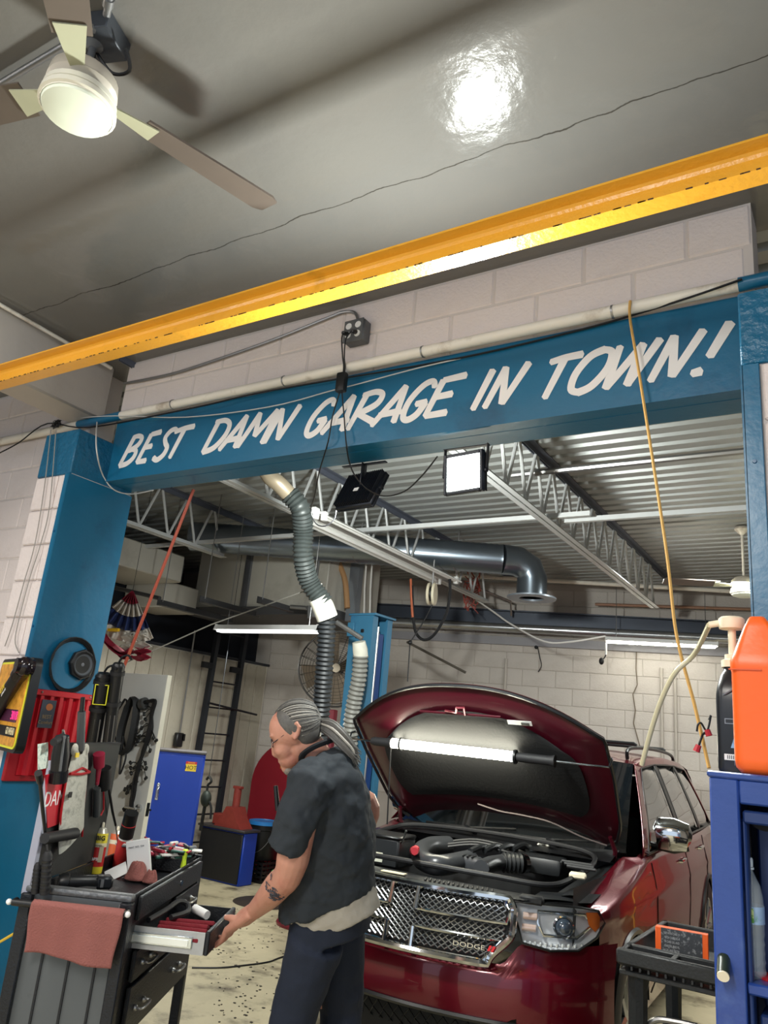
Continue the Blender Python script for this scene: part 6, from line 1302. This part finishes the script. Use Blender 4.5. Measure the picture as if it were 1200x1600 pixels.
m = MB(); c = at_y(1196, 1284, Y0 + .128); m.prism([(.03 * math.cos(a), .02 * math.sin(a)) for a in [2 * PI * i / 16 for i in range(16)]], .002, c, (1, 0, 0), (0, 0, 1)); m.build('hand_hole', INK, dp, world=True)
bc = at_y(1172, 1524, Y0 + .075); ZS = bc.z; part('shelf', CBB, (X0 + .058, X1, Y0 + .01, Y0 + .48, ZS - .022, ZS)); part('lower_shelf', CBB, (X0 + .058, X1, Y0 + .02, Y0 + .48, .55, .57)); part('bottom_panel', CBI, (X0, X1, Y0, Y0 + .5, .02, .06))
part('lower_drawer', CBI, (X0 + .075, X1 - .03, Y0 + .05, Y0 + .4, ZS - .20, ZS - .06))
m = MB(); c = at_y(1131, 1508, Y0); m.tube([c + Vector((0, .005, .012)), c + Vector((.003, -.03, -.012))], .0125, 14); m.build('knob_body', M('knob_green', (36, 46, 36), .35), t, world=True)
m = MB(); m.cyl(c + Vector((.003, -.03, -.012)), c + Vector((.0035, -.034, -.014)), .0115, n=16); m.build('knob_face', CREAM, t, world=True)
m = MB(); c = at_y(1188, 1560, Y0 + .14); m.box(Vector((bc.x + .05, Y0 + .10, ZS + .0028)), (.09, .05, .005), rz(.7)); single('red_strip', m, RED, 'red strip of card lying on the blue cabinet shelf', 'card', smooth=False)
# water bottle

PET = M('clear_plastic', (226, 236, 242), .05, alpha=.28, var=0, spec=.8)
t2 = thing('water_bottle', 'clear ribbed plastic water bottle standing on the cabinet shelf', 'bottle', bc)
pr = [(0, 0), (.027, 0), (.031, .006)] + [(.0315 - .0025 * (i % 2), .012 + i * .0085) for i in range(9)] + [(.0315, .095), (.0325, .10), (.0325, .135), (.0315, .14), (.031, .15), (.027, .172), (.016, .195), (.0125, .202), (.0125, .212)]
m = MB(); m.lathe(pr, 28); m.build('bottle_body', PET, t2)
m = MB(); m.lathe([(.0328, .101), (.0330, .134)], 28, cap=False); m.build('label', M('bottle_label', (150, 176, 204), .3, var=.25, scale=40, dirt=(70, 130, 80), dscale=30), t2)
m = MB(); m.box((.006, -.0335, .118), (.02, .001, .027)); m.build('label_patch', M('label_lime', (206, 222, 150), .4, dirt=(88, 150, 60), dscale=60, dlo=.5, dhi=.55), t2)
m = MB(); m.lathe([(.0145, .208), (.0148, .222), (.013, .226), (0, .226)], 18); m.lathe([(.016, .203), (.016, .207)], 18); m.build('cap', M('cap_clear', (222, 228, 228), .3), t2)
# black oil bottle with pump and the orange jug
def sq(w, d, r, n=5):
    P_ = []
    for cx, cy, a0 in ((w - r, d - r, 0), (-(w - r), d - r, PI / 2), (-(w - r), -(d - r), PI), (w - r, -(d - r), 1.5 * PI)):
        P_ += [(cx + r * math.cos(a0 + i * PI / 2 / n), cy + r * math.sin(a0 + i * PI / 2 / n)) for i in range(n + 1)]
    return P_
def loft(secs, o, a=0):
    m = MB(); V = []; k = None
    for (w, d, r, z, dx) in secs:
        P_ = sq(w, d, r); k = len(P_); V += [Vector(o) + Matrix.Rotation(a, 3, 'Z') @ Vector((x + dx, y, z)) for x, y in P_]
    n = len(secs); F = [(i * k + j, i * k + (j + 1) % k, (i + 1) * k + (j + 1) % k, (i + 1) * k + j) for i in range(n - 1) for j in range(k)] + [tuple(range(k))[::-1], tuple((n - 1) * k + j for j in range(k))]
    m.add(V, F); return m
ob_ = Vector((X0 + .039, Y0 + .13, ZT))
t3 = thing('oil_bottle', 'black oil bottle with a cream pump top on the blue cabinet', 'bottle', ob_)
NAVY = M('bottle_black', (24, 27, 33), .32, var=.1)
loft([(.032, .05, .014, 0, 0), (.0345, .053, .016, .008, 0), (.0345, .053, .016, .155, 0), (.034, .052, .016, .17, 0), (.032, .050, .016, .185, 0), (.027, .034, .018, .215, 0), (.022, .022, .02, .228, 0), (.021, .021, .02, .238, 0)], (0, 0, 0)).build('bottle_body', NAVY, t3, ang=50)
m = MB(); m.lathe([(.026, .236), (.026, .252), (.018, .256), (.018, .266), (.009, .268), (.009, .325), (.028, .328), (.029, .334), (.029, .352), (.024, .356), (0, .356)], 18, (0, 0, 0)); m.build('pump', CREAM, t3)
m = MB(); m.cyl((-.026, 0, .342), (-.05, .0, .338), .008, n=10); m.build('spout', CREAM, t3)
m = MB(); m.box((.004, -.0536, .110), (.038, .0012, .012)); m.build('outline_print', M('print_grey', (120, 128, 140), .4), t3)
m = MB(); m.box((.004, -.0542, .110), (.034, .0012, .008)); m.build('outline_print_inner', NAVY, t3)
m = MB(); m.prism([(-.004, .052), (.022, .052), (.022, .082), (.006, .082)], .0012, (0, -.0532, 0), (1, 0, 0), (0, 0, 1), (0, -1, 0)); m.build('blue_print', M('print_blue', (128, 160, 196), .4, dirt=(60, 70, 90), dscale=80), t3)
m = MB(); m.box((.003, -.0536, .032), (.042, .0012, .013), None); m.build('barcode_label', PW, t3)
for i in range(8): m = MB(); m.box((-.011 + i * .004, -.0544, .032), (.0016, .0008, .008)); m.build('barcode_bar', INK, t3)
m = MB(); m.tube(spline([(-.034, -.03, .160), (-.015, -.053, .168), (.01, -.053, .185), (.024, -.045, .20)], 5), .002, 5); m.build('moulded_line', M('print_grey2', (96, 102, 112), .4), t3)
hs = ob_ + Vector((-.05, 0, .338)); P_ = [hs, at_d(1085, 1022, 2.06), at_d(1056, 1050, 2.09), at_d(1035, 1090, 2.12), at_d(1018, 1140, 2.15), at_d(1003, 1195, 2.18)]
m = MB(); m.tube(spline(P_, 8), .0068, 10); m.build('pump_hose', M('hose_cream', (196, 190, 160), .25, var=.05), t3, world=True)
oj = Vector((X0 + .112, Y0 + .075, ZT)); ORJ = M('jug_orange', (236, 98, 34), .38, var=.06, bump=.08, bscale=30, dirt=(220, 84, 26), dscale=6)
t4 = thing('orange_jug', 'tall orange plastic jug with tapered top on the blue cabinet', 'jug', oj)
loft([(.052, .05, .02, 0, 0), (.062, .06, .024, .012, 0), (.064, .062, .022, .03, 0), (.064, .062, .022, .215, 0), (.066, .064, .022, .225, 0), (.066, .064, .022, .24, 0), (.060, .058, .02, .256, 0), (.030, .045, .012, .318, -.006), (.018, .04, .010, .338, -.008), (.015, .036, .009, .342, -.008)], (0, 0, 0)).build('jug_body', ORJ, t4, ang=50)
m = MB(); m.bx(-.0665, .0, -.066, -.058, .218, .2205); m.build('moulded_step', M('jug_step', (206, 80, 26), .45), t4)
m = MB(); m.cyl((-.008, -.043, .322), (-.008, -.040, .322), .003, n=8); m.build('rivet_mark', M('jug_mark', (150, 60, 30), .5), t4)
m = MB(); m.box((-.066, .0, .09), (.001, .05, .15)); m.build('side_label', M('side_label', (130, 140, 160), .4, dirt=(210, 190, 150), dscale=30), t4)
# small wired test clips hanging on the rope
t5 = thing('test_clips', 'two small red clips on black wires hooked on the tan rope', 'clips', at_y(1095, 1170, 2.44))
m = MB(); m.tube(spline([at_y(1108, 1125, 2.44), at_y(1111, 1118, 2.44), at_y(1105, 1142, 2.44), at_y(1096, 1130, 2.44), at_y(1091, 1132, 2.44), at_y(1089, 1143, 2.44)], 5), .003, 5); m.tube([at_y(1105, 1142, 2.44), at_y(1098, 1148, 2.44), at_y(1092, 1165, 2.44)], .0035, 5); m.build('lead', CABLE, t5, world=True)
for x0, y0, x1, y1 in ((1105, 1140, 1108, 1150), (1092, 1164, 1088, 1174)): m = MB(); m.cyl(at_y(x0, y0, 2.44), at_y(x1, y1, 2.44), .008, .010, 8); m.build('clip', M('clip_red', (176, 36, 48), .4), t5, world=True)
# ================================================================== black utility cart beside the car
UC = M('utility_black', (30, 32, 34), .45, bump=.2, bscale=80, var=.15)
ux0, ux1, uy0, uy1, uz = -.985, -.36, 3.64, 4.46, .95
t = thing('utility_cart', 'black plastic utility cart beside the car front wheel', 'cart', ((ux0 + ux1) / 2, (uy0 + uy1) / 2, 0))
part('tray_floor', UC, (ux0, ux1, uy0, uy1, uz - .10, uz - .08)); part('tray_side', UC, (ux0, ux0 + .025, uy0 + .1, uy1, uz - .1, uz)); part('tray_side', UC, (ux1 - .025, ux1, uy0 + .1, uy1, uz - .1, uz)); part('tray_back', UC, (ux0, ux1, uy1 - .025, uy1, uz - .1, uz))
part('front_lip', UC, (ux0 - .01, ux1 + .01, uy0 - .012, uy0 + .018, uz - .06, uz), b=.008); part('front_lip', UC, (ux0, ux1, uy0 + .11, uy0 + .135, uz - .06, uz), b=.006)
for x in (ux0, ux0 + .2, ux0 + .42, ux1 - .025): part('divider', UC, (x, x + .022, uy0, uy0 + .12, uz - .06, uz - .002))
part('slot_floor', UC, (ux0, ux1, uy0, uy0 + .12, uz - .065, uz - .05))
m = MB()
for i in range(16): m.bx(ux0 + .05 + i * .034, ux0 + .058 + i * .034, uy0 - .008, uy0 + .01, uz - .075, uz - .06)
m.build('rim_ribs', UC, t, world=True)
for x, y in ((ux0 + .06, uy0 + .07), (ux1 - .09, uy0 + .07), (ux0 + .06, uy1 - .07), (ux1 - .09, uy1 - .07)):
    m = MB(); m.tube([(x, y, .1), (x, y, .45), (x, y, uz - .09)], [.04, .034, .042], 8); m.build('post', UC, t, world=True)
    m = MB(); m.cyl((x, y - .02, .05), (x, y + .02, .05), .05, n=16); m.build('caster', RUBBER, t, world=True)
part('lower_tray', UC, (ux0 + .02, ux1 - .02, uy0 + .02, uy1 - .02, .28, .33), b=.01)
q = at_y(1066, 1494, 4.0); q.z = uz - .08
t6 = thing('parts_carton', 'orange and black printed carton standing in the utility cart tray', 'carton', q)
m = MB(); m.box((0, 0, .066), (.22, .05, .132), rz(.12), .002); m.build('carton', M('carton_orange', (230, 96, 36), .4), t6)
m = MB(); m.box(rz(.12) @ Vector((0, -.0256, 0)) + Vector((0, 0, .066)), (.172, .001, .131), rz(.12)); m.build('black_print', M('carton_print', (60, 62, 66), .4, var=.2, scale=60, dirt=(120, 122, 124), dscale=60, dlo=.55, dhi=.6), t6)
Rc = rz(.12)
for i in range(5): text('USE WITH CARE OIL AND FILTER'[i * 3:i * 3 + 16], .013, Rc @ Vector((-.04, -.0264, 0)) + Vector((0, 0, .112 - i * .017)), Rc @ Vector((1, 0, 0)), vz, M('print_pale', (170, 172, 174), .5), t6, world=False, squash=.6)
m = MB(); m.box(Rc @ Vector((.035, -.0264, 0)) + Vector((0, 0, .022)), (.045, .001, .03), Rc); m.build('barcode_label', PW, t6)
def rag2(label, c, a, b, h, mat, seed, name='shop_rag'):
    random.seed(seed); p = [random.uniform(0, 6) for _ in range(5)]
    m = MB(); m.grid(lambda u, v: (c.x + a * (.15 + .85 * v) * math.cos(2 * PI * u) * (1 + .12 * math.sin(6 * PI * u + p[0])), c.y + b * (.15 + .85 * v) * math.sin(2 * PI * u), c.z + .004 + h * (1 - v ** 2.2) + .02 * math.sin(8 * PI * u + p[1] + 4 * v) * (1 - v) * v * 4 + .012 * math.sin(14 * PI * u + p[2]) * v * (1 - v)), 48, 14)
    return single(name, m, mat, label, 'rag', solid=.004, ang=80)
part('middle_tray', UC, (ux0 + .02, ux1 - .02, uy0 + .02, uy1 - .02, .50, .53), b=.008)
q = at_z(1085, 1600, .53); rag2('bunched whitish rag on the utility cart lower tray', Vector((-.72, 3.86, .53)), .13, .11, .12, M('rag_white', (190, 186, 176), .9, bump=.3, bscale=90, var=.1, dirt=(120, 112, 104), dscale=14), 4)
m = MB(); m.tube(spline([(-.88, 3.74, .56), (-.90, 3.74, .64), (-.86, 3.74, .69), (-.78, 3.75, .70), (-.70, 3.76, .70)], 5), .012, 8); single('tray_handle', m, STEEL, 'grey bent handle beside the whitish rag on the utility cart', 'handle')
single('white_tub', MB().lathe([(0, 0), (.035, 0), (.04, .09), (.03, .10), (.03, .12), (0, .12)], 16, (-.60, 3.98, .53)), PW, 'white plastic tub behind the rag on the utility cart', 'tub')
# red roll chest and yellow post added out of view for the reflections in the car doors
t = thing('roll_chest', 'long red tool chest against the back wall, mirrored in the car doors', 'chest', (.2, 9.3, 0))
part('chest_body', RED, (-.7, 1.1, 9.0, 9.6, .12, 1.45)); part('chest_top', INK, (-.72, 1.12, 8.98, 9.62, 1.45, 1.48))
for i in range(6): 
    d_ = part('chest_drawer', RED, (-.67, 1.07, 8.982, 9.0, .16 + i * .21, .35 + i * .21)); part('drawer_pull', CHROME, (-.6, 1.0, 8.965, 8.982, .315 + i * .21, .335 + i * .21), par=d_)
for x in (-.6, 1.0): part('chest_caster', RUBBER, (x - .05, x + .05, 9.1, 9.5, 0, .12))
t = thing('reflection_post', 'yellow post added out of view right of the car, for reflections in its doors', 'bollard', (-.35, 8.3, 0)); m = MB(); m.lathe([(0, 0), (.09, 0), (.09, 1.1), (.06, 1.15), (0, 1.16)], 20); m.build('post', YEL, t); m = MB(); m.lathe([(.091, .6), (.091, .75)], 20, cap=False); m.build('black_band', INK, t)  # unseen post added to give the car doors a yellow reflection
# ================================================================== the man at the tool cart
DM = 2.98
LAT = Vector((AX[0][2], AX[1][2], 0)).normalized()          # away from the viewer: the side of his right hand
FWD = Vector((-LAT.y, LAT.x, 0))                             # the way he faces
def MP(px, py, lat=0): return at_d(px, py, DM) + LAT * lat
SKIN = M('skin', (188, 136, 116), .5, var=.1, scale=14, bump=.12, bscale=120, dirt=(172, 104, 90), dscale=9, dlo=.5, dhi=.8)
sk = SKIN.node_tree.nodes['Principled BSDF']; sk.inputs['Subsurface Weight'].default_value = .12; sk.inputs['Subsurface Radius'].default_value = (.02, .008, .005)
UPV = (MP(500, 1300) - MP(500, 1340)).normalized(); HX = FWD
def el(m, c, r, tilt=0, n=20, k=14):       # ellipsoid: radii (front-back, up, side), pitched by tilt (nose down positive)
    f = (FWD * math.cos(tilt) - Vector((0, 0, 1)) * math.sin(tilt)); u = LAT.cross(f) * -1 if False else f.cross(LAT) * -1
    R = Matrix((f, u, LAT)).transposed(); m.sph(c, (r[0], r[1], r[2]), n, k, R)
m = MB()
# head
el(m, MP(460, 1134), (.092, .088, .076), .35); el(m, MP(445, 1140), (.060, .075, .068), .3)
el(m, MP(446, 1162), (.052, .070, .060), .3); el(m, MP(455, 1184), (.050, .042, .054), .3); el(m, MP(450, 1199), (.026, .024, .030), .3)
el(m, MP(468, 1165), (.045, .06, .062), .2)
m.tube([MP(430, 1152), MP(429, 1166), MP(431, 1177), MP(436, 1182)], [.010, .013, .0165, .010], 10); m.sph(MP(431.5, 1178), .0145, 10, 8)
for s in (-1, 1): m.sph(MP(437, 1180, s * .013), .010, 8, 6); el(m, MP(428, 1150, s * .03), (.013, .010, .026), .3); el(m, MP(441, 1172, s * .040), (.024, .024, .022), .3)
el(m, MP(440, 1189), (.014, .007, .024), .35); el(m, MP(443, 1194), (.013, .008, .022), .35)
for s in (-1, 1):
    c = MP(464, 1143, s * .078); m.tube([c + Vector((0, 0, -.030)), c + FWD * -.012 + Vector((0, 0, -.008)), c + FWD * -.016 + LAT * s * .010 + Vector((0, 0, .018)), c + FWD * -.004 + LAT * s * .010 + Vector((0, 0, .032)), c + FWD * .012 + Vector((0, 0, .022)), c + FWD * .010 + Vector((0, 0, -.004))], [.008, .009, .009, .009, .007, .006], 8)
    el(m, c - LAT * s * .004, (.014, .026, .008), -.2)
# neck and trunk core
m.tube([MP(470, 1150), MP(487, 1172), MP(506, 1205), MP(515, 1240)], [.058, .060, .072, .09], 18)
m.tube([MP(508, 1215), MP(512, 1260), MP(514, 1330), MP(512, 1400)], [.10, .11, .11, .09], 18)
el(m, MP(505, 1232), (.09, .09, .17), .2)
for s in (-1, 1): m.tube([MP(512, 1420, s * .09), MP(512 - (s < 0) * 12, 1480, s * .10), MP(500 - (s < 0) * 30, 1580, s * .10)], [.05, .05, .045], 14)
# near (left) arm reaching down to the drawer
SH = MP(490, 1222, -.185); EL = MP(461, 1345, -.215); WR = MP(399, 1421, -.02); HD = MP(376, 1440, .035)
m.tube(spline([SH, MP(478, 1270, -.215), EL, MP(443, 1370, -.165), MP(420, 1398, -.09), WR], 4), [.062] * 4 + [.060] * 4 + [.054, .053, .053, .053] + [.053, .052, .050, .047] + [.044, .040, .037, .034] + [.033], 16)
# hand: palm, four fingers curled over the drawer front, thumb on its top edge
a_ = CR @ Vector((1, 0, 0)); f_ = CR @ Vector((0, 1, 0)); dn = Vector((0, 0, -1))       # along the drawer front, into the cart, down
KC = MP(361, 1452, .075)
pd = (KC - WR); pd_n = pd.normalized(); sd = (a_ - pd_n * a_.dot(pd_n)).normalized()
for k, w in enumerate((-.036, -.012, .012, .034)): m.tube([WR + sd * w * .55 + pd * .02, WR + pd * .5 + sd * w * .9, KC + sd * w * 1.05], [.021, .020, .0165], 10)
m.tube([WR, WR + pd * .45, WR + pd * .85], [.032, .034, .024], 12)
LEN = (.046, .052, .049, .040)
for k, w in enumerate((-.037, -.0125, .0125, .036)):
    p0 = KC + sd * w * 1.05; L = LEN[k]
    p1 = p0 + (pd_n * .45 + dn * .8 + f_ * .25).normalized() * L; p2 = p1 + (dn * .75 + f_ * .8).normalized() * L * .62; p3 = p2 + (f_ * 1.0 + dn * -.15).normalized() * L * .45
    m.tube([p0 - pd_n * .01, p0, p0.lerp(p1, .55), p1, p2, p3], [.0145, .015, .0118, .0124, .0105, .0086], 10); m.sph(p3, .0078, 8, 6)
t0 = WR + pd * .35 - sd * .026; t1 = WR + pd * .72 - sd * .046 + Vector((0, 0, .014)); t2_ = MP(350, 1438, .05); t1 = MP(372, 1440, .0)
m.tube([t0, t1, t1.lerp(t2_, .55) + Vector((0, 0, .005)), t2_], [.020, .0155, .0135, .0105], 10); m.sph(t2_, .0105, 8, 6)
# far (right) arm, bent back on the hip
m.tube(spline([MP(512, 1222, .185), MP(545, 1250, .235), MP(578, 1272, .235), MP(560, 1310, .22), MP(530, 1335, .19)], 4), [.06] * 4 + [.055] * 4 + [.046] * 4 + [.042] * 4 + [.035], 14)
hw = MP(530, 1335, .19)
for k in range(4): m.tube([hw + LAT * (-.03 + .02 * k) * .6, hw + FWD * .05 + LAT * (-.03 + .02 * k) + dn * .02, hw + FWD * .10 + LAT * (-.03 + .02 * k) + dn * .04], [.016, .012, .008], 8)
m.tube([hw, hw + FWD * .03 + dn * .03, hw + FWD * .05 + dn * .06], [.018, .012, .009], 8)
zf = min(v.co.z for v in m.bm.verts); foot_c = MP(505, 1600, 0); base = Vector((foot_c.x, foot_c.y, 0))
bmesh.ops.translate(m.bm, vec=-base, verts=m.bm.verts)
man = m.build('person', SKIN, smooth=True, weld=False); man.location = base
def organic(o, vox, it=4, fac=.5):
    q = o.modifiers.new('union', 'REMESH'); q.mode = 'VOXEL'; q.voxel_size = vox; q.use_smooth_shade = True
    q = o.modifiers.new('soften', 'SMOOTH'); q.iterations = it; q.factor = fac
organic(man, .0042, 5, .5)
tag(man, 'grey-haired man with ponytail and glasses, bending to open the cart drawer', 'person')
def cloth(nm, mb, mat, vox=.008, it=6, par=man, fold=0, fs=.2):
    bmesh.ops.translate(mb.bm, vec=-base, verts=mb.bm.verts); o = mb.build(nm, mat, par, weld=False)
    if vox: organic(o, vox, it)
    if fold:
        tx = bpy.data.textures.new(nm + '_folds', 'CLOUDS'); tx.noise_scale = fs; tx.noise_depth = 2
        q = o.modifiers.new('folds', 'DISPLACE'); q.texture = tx; q.strength = fold; q.mid_level = .5
    return o
def rings(m, L):
    k = 28; V = []
    for (lx, ly), (rx_, ry_), lat, c0 in L:
        l = MP(lx, ly); r = MP(rx_, ry_); c = (l + r) / 2 + LAT * c0; u = (r - l) / 2
        for j in range(k):
            t = 2 * PI * j / k; cx, sy = math.cos(t), math.sin(t); e = .82
            V.append(c + u * math.copysign(abs(cx) ** e, cx) + LAT * lat * math.copysign(abs(sy) ** e, sy))
    n = len(L); m.add(V, [(i * k + j, i * k + (j + 1) % k, (i + 1) * k + (j + 1) % k, (i + 1) * k + j) for i in range(n - 1) for j in range(k)] + [tuple(range(k))[::-1], tuple((n - 1) * k + j for j in range(k))])
SHIRT = M('work_shirt', (38, 44, 50), .85, bump=.15, bscale=300, var=.12, scale=9)
m = MB(); rings(m, [((480, 1186), (524, 1166), .085, 0), ((466, 1202), (546, 1178), .15, 0), ((452, 1224), (564, 1205), .195, 0), ((447, 1262), (578, 1242), .215, 0), ((447, 1312), (584, 1288), .21, 0), ((443, 1368), (586, 1334), .20, 0), ((437, 1440), (586, 1387), .195, 0)])
m.tube([MP(502, 1212, -.12), SH, MP(474, 1265, -.222), MP(455, 1313, -.232)], [.09, .088, .078, .070], 18)
m.tube([MP(512, 1212, .12), MP(515, 1222, .185), MP(545, 1250, .235), MP(566, 1268, .235)], [.09, .085, .076, .066], 18)
sh = cloth('shirt', m, SHIRT, .008, 5, fold=.032, fs=.07)
m = MB(); P_ = []
cn = [MP(471, 1192, -.02), MP(476, 1178, -.07), MP(494, 1166, -.088), MP(514, 1158, -.06), MP(522, 1155, 0), MP(514, 1158, .06), MP(494, 1166, .088), MP(476, 1178, .07), MP(471, 1192, .02)]
m.tube(spline(cn, 4), .013, 8, flat=.6); cloth('collar', m, M('collar_black', (24, 26, 30), .8), 0, par=sh)
m = MB(); m.tube(spline([MP(560, 1180, -.10), MP(535, 1196, -.18), MP(512, 1206, -.215), MP(500, 1214, -.262)], 5), .0025, 5); m.tube(spline([MP(500, 1205, -.24), MP(507, 1235, -.262), MP(500, 1270, -.28), MP(492, 1300, -.27)], 5), .002, 5)
TSH = M('undershirt', (166, 160, 148), .9, bump=.15, bscale=200, var=.06)
m.bm.free()
m = MB(); rings(m, [((452, 1400), (582, 1360), .182, 0), ((452, 1432), (588, 1388), .186, 0), ((456, 1450), (592, 1402), .188, 0), ((476, 1462), (594, 1412), .180, 0)]); cloth('undershirt', m, TSH, .006, 3, fold=.012, fs=.07)
TRO = M('navy_trousers', (24, 32, 48), .85, bump=.15, bscale=250, var=.12)
m = MB(); rings(m, [((455, 1415), (580, 1378), .172, 0), ((452, 1448), (582, 1412), .18, 0), ((448, 1480), (578, 1450), .18, 0)])
def leg(hip, kn, lat, foot):
    h = MP(*hip, lat); k_ = MP(*kn, lat); m.tube([h, h.lerp(k_, .5), k_, k_.lerp(foot, .5), foot + Vector((0, 0, .09))], [.108, .098, .086, .084, .088], 18)
kn1 = MP(458, 1590, -.10); f1 = kn1 + Vector((0, 0, -kn1.z)) + FWD * .0 ; kn2 = MP(532, 1590, .10); f2 = kn2 + Vector((0, 0, -kn2.z)) - FWD * .04
leg((497, 1460), (458, 1590), -.085, f1); leg((530, 1455), (532, 1590), .095, f2); cloth('trousers', m, TRO, .010, 4, fold=.02, fs=.12)
for f0 in (f1, f2):
    m = MB(); m.tube([f0 - FWD * .09 + Vector((0, 0, .055)), f0 + FWD * .02 + Vector((0, 0, .06)), f0 + FWD * .14 + Vector((0, 0, .045)), f0 + FWD * .2 + Vector((0, 0, .035))], [.045, .05, .045, .025], 12, up=LAT); m.tube([f0 + Vector((0, 0, .06)), f0 + Vector((0, 0, .14))], .05, 12); cloth('boot', m, M('boot_black', (28, 26, 26), .5), .01, 2)
# hair combed back, ponytail, beard
HAIR = M('grey_hair', (88, 86, 83), .5, var=.45, scale=90); HAIRD = M('dark_grey_hair', (72, 70, 68), .5, var=.4, scale=90); HAIRL = M('light_grey_hair', (160, 156, 148), .5, var=.2, scale=90)
KN = MP(493, 1131)
m = MB(); el(m, MP(465, 1129), (.094, .088, .080), .3, 28, 20); el(m, MP(478, 1140), (.062, .07, .072), .3)
cap = cloth('hair', m, HAIR, .005, 4)
random.seed(6)
hc = MP(465, 1129); tf = FWD * math.cos(.3) - Vector((0, 0, 1)) * math.sin(.3); tu = tf.cross(LAT) * -1
if tu.z < 0: tu = -tu
for mt, n_, nm in ((HAIR, 240, 'combed_strands'), (HAIRL, 80, 'pale_strands')):
    m = MB()
    for i in range(n_):
        ph = random.uniform(-2.25, 2.25)                       # around the head, from ear to ear over the crown
        side = LAT * math.sin(ph) + tu * math.cos(ph)
        st_ = (1.0 - .85 * abs(math.sin(ph)) ** 1.5 if abs(ph) < 1.5 else -.15) + random.uniform(-.06, .04); lift = random.uniform(.99, 1.035)
        P_ = []
        for j in range(8):
            t = j / 7; th = st_ * (1 - t) - 1.3 * t
            d = side * math.cos(th) + tf * math.sin(th)
            P_.append(hc + (tf * d.dot(tf) * .0945 + LAT * d.dot(LAT) * .0805 + tu * d.dot(tu) * .0885) * lift)
        P_[-1] = P_[-1].lerp(KN, .5)
        m.tube(spline(P_, 2), .0017, 4)
    cloth(nm, m, mt, 0, par=cap)
m = MB(); m.tube([KN + FWD * .012, KN - FWD * .012], .018, 10); cloth('hair_tie', m, INK, 0, par=cap)
for mt, n_, nm in ((HAIR, 60, 'ponytail'), (HAIRL, 16, 'ponytail_pale_strands')):
    m = MB()
    for i in range(n_):
        a = random.uniform(0, 2 * PI); q = math.sqrt(random.random()); o = LAT * math.cos(a) * q + Vector((0, 0, 1)) * math.sin(a) * q
        P_ = [KN + o * .010, MP(503, 1133) + o * .022, MP(520, 1141) + o * .034 + LAT * -.03, MP(538, 1158) + o * .036 + LAT * -.055, MP(552, 1174) + o * .03 + LAT * -.06, MP(560 + random.uniform(-8, 5), 1184 + random.uniform(-6, 10)) + o * .022 + LAT * -.06]
        m.tube(spline(P_, 3), [.0048] * 13 + [.003, .002, .0012], 5)
    cloth(nm, m, mt, 0, par=cap)
m = MB()
el(m, MP(453, 1200), (.028, .030, .034), .3); el(m, MP(439, 1185.5), (.010, .007, .030), .4); cloth('goatee', m, M('grey_beard', (140, 132, 124), .8, bump=.5, bscale=200, var=.3, scale=120), .004, 3)
for s in (-1, 1):
    m = MB(); m.sph(MP(433.5, 1158, s * .031), .0115, 12, 8); ey = cloth('eye', m, M('eye_white', (222, 216, 208), .2), 0)
    m = MB(); m.sph(MP(430, 1159, s * .031), .0058, 10, 6); cloth('iris', m, INK, 0, par=ey)
    m = MB(); m.tube([MP(427, 1149, s * .016), MP(426, 1147, s * .032), MP(430, 1148, s * .046)], .004, 6); cloth('eyebrow', m, HAIR, 0)
m = MB()
for s in (-1, 1):
    c = MP(427, 1161, s * .032); ux_ = (LAT * .96 * s - FWD * .22).normalized(); uz_ = Vector((0, 0, 1)) * .92 + FWD * .3
    m.tube([c + ux_ * .022 * math.cos(t) + uz_ * .016 * math.sin(t) for t in [2 * PI * i / 18 for i in range(18)]], .0016, 5, closed=True)
    m.tube([c + ux_ * .022, MP(446, 1149, s * .073), MP(464, 1136, s * .082), MP(469, 1142, s * .082)], .0018, 5)
m.tube([MP(425, 1158, -.010), MP(424.5, 1157, 0), MP(425, 1158, .010)], .0016, 5); cloth('glasses', m, M('wire_frame', (70, 66, 66), .25, .8), 0)
# tattoo on the forearm and nail
ARM = spline([EL, MP(443, 1370, -.165), MP(420, 1398, -.09)], 12); m = MB(); random.seed(15)
fa = (MP(420, 1398, -.09) - EL).normalized(); vw = (CAM - MP(430, 1380, -.12)).normalized(); vw = (vw - fa * vw.dot(fa)).normalized(); sdv = fa.cross(vw).normalized()
for k in range(22):
    t = random.uniform(.12, .5); p = ARM[round(t * (len(ARM) - 1))].copy(); P_ = []; a0 = random.uniform(-.9, .9); 
    for j in range(5): a0 += random.uniform(-.3, .3); p = p + fa * random.uniform(-.010, .012); P_.append(p + (vw * math.cos(a0) + sdv * math.sin(a0)) * .0565)
    m.tube(spline(P_, 3), .0017, 4)
cloth('tattoo', m, M('tattoo_ink', (64, 66, 74), .7), 0)
m = MB(); m.sph(t2_ + Vector((0, 0, .007)) + f_ * .003, (.005, .005, .003), 8, 6); cloth('thumbnail', m, M('nail', (222, 190, 176), .3), 0)
p = MP(432, 1268, .05); single('pen_light', MB().tube([p, p + Vector((0, 0, .09)) + FWD * .02], [.010, .009], 10), BLACK, 'black pen light sticking out in front of the man shirt', 'torch')
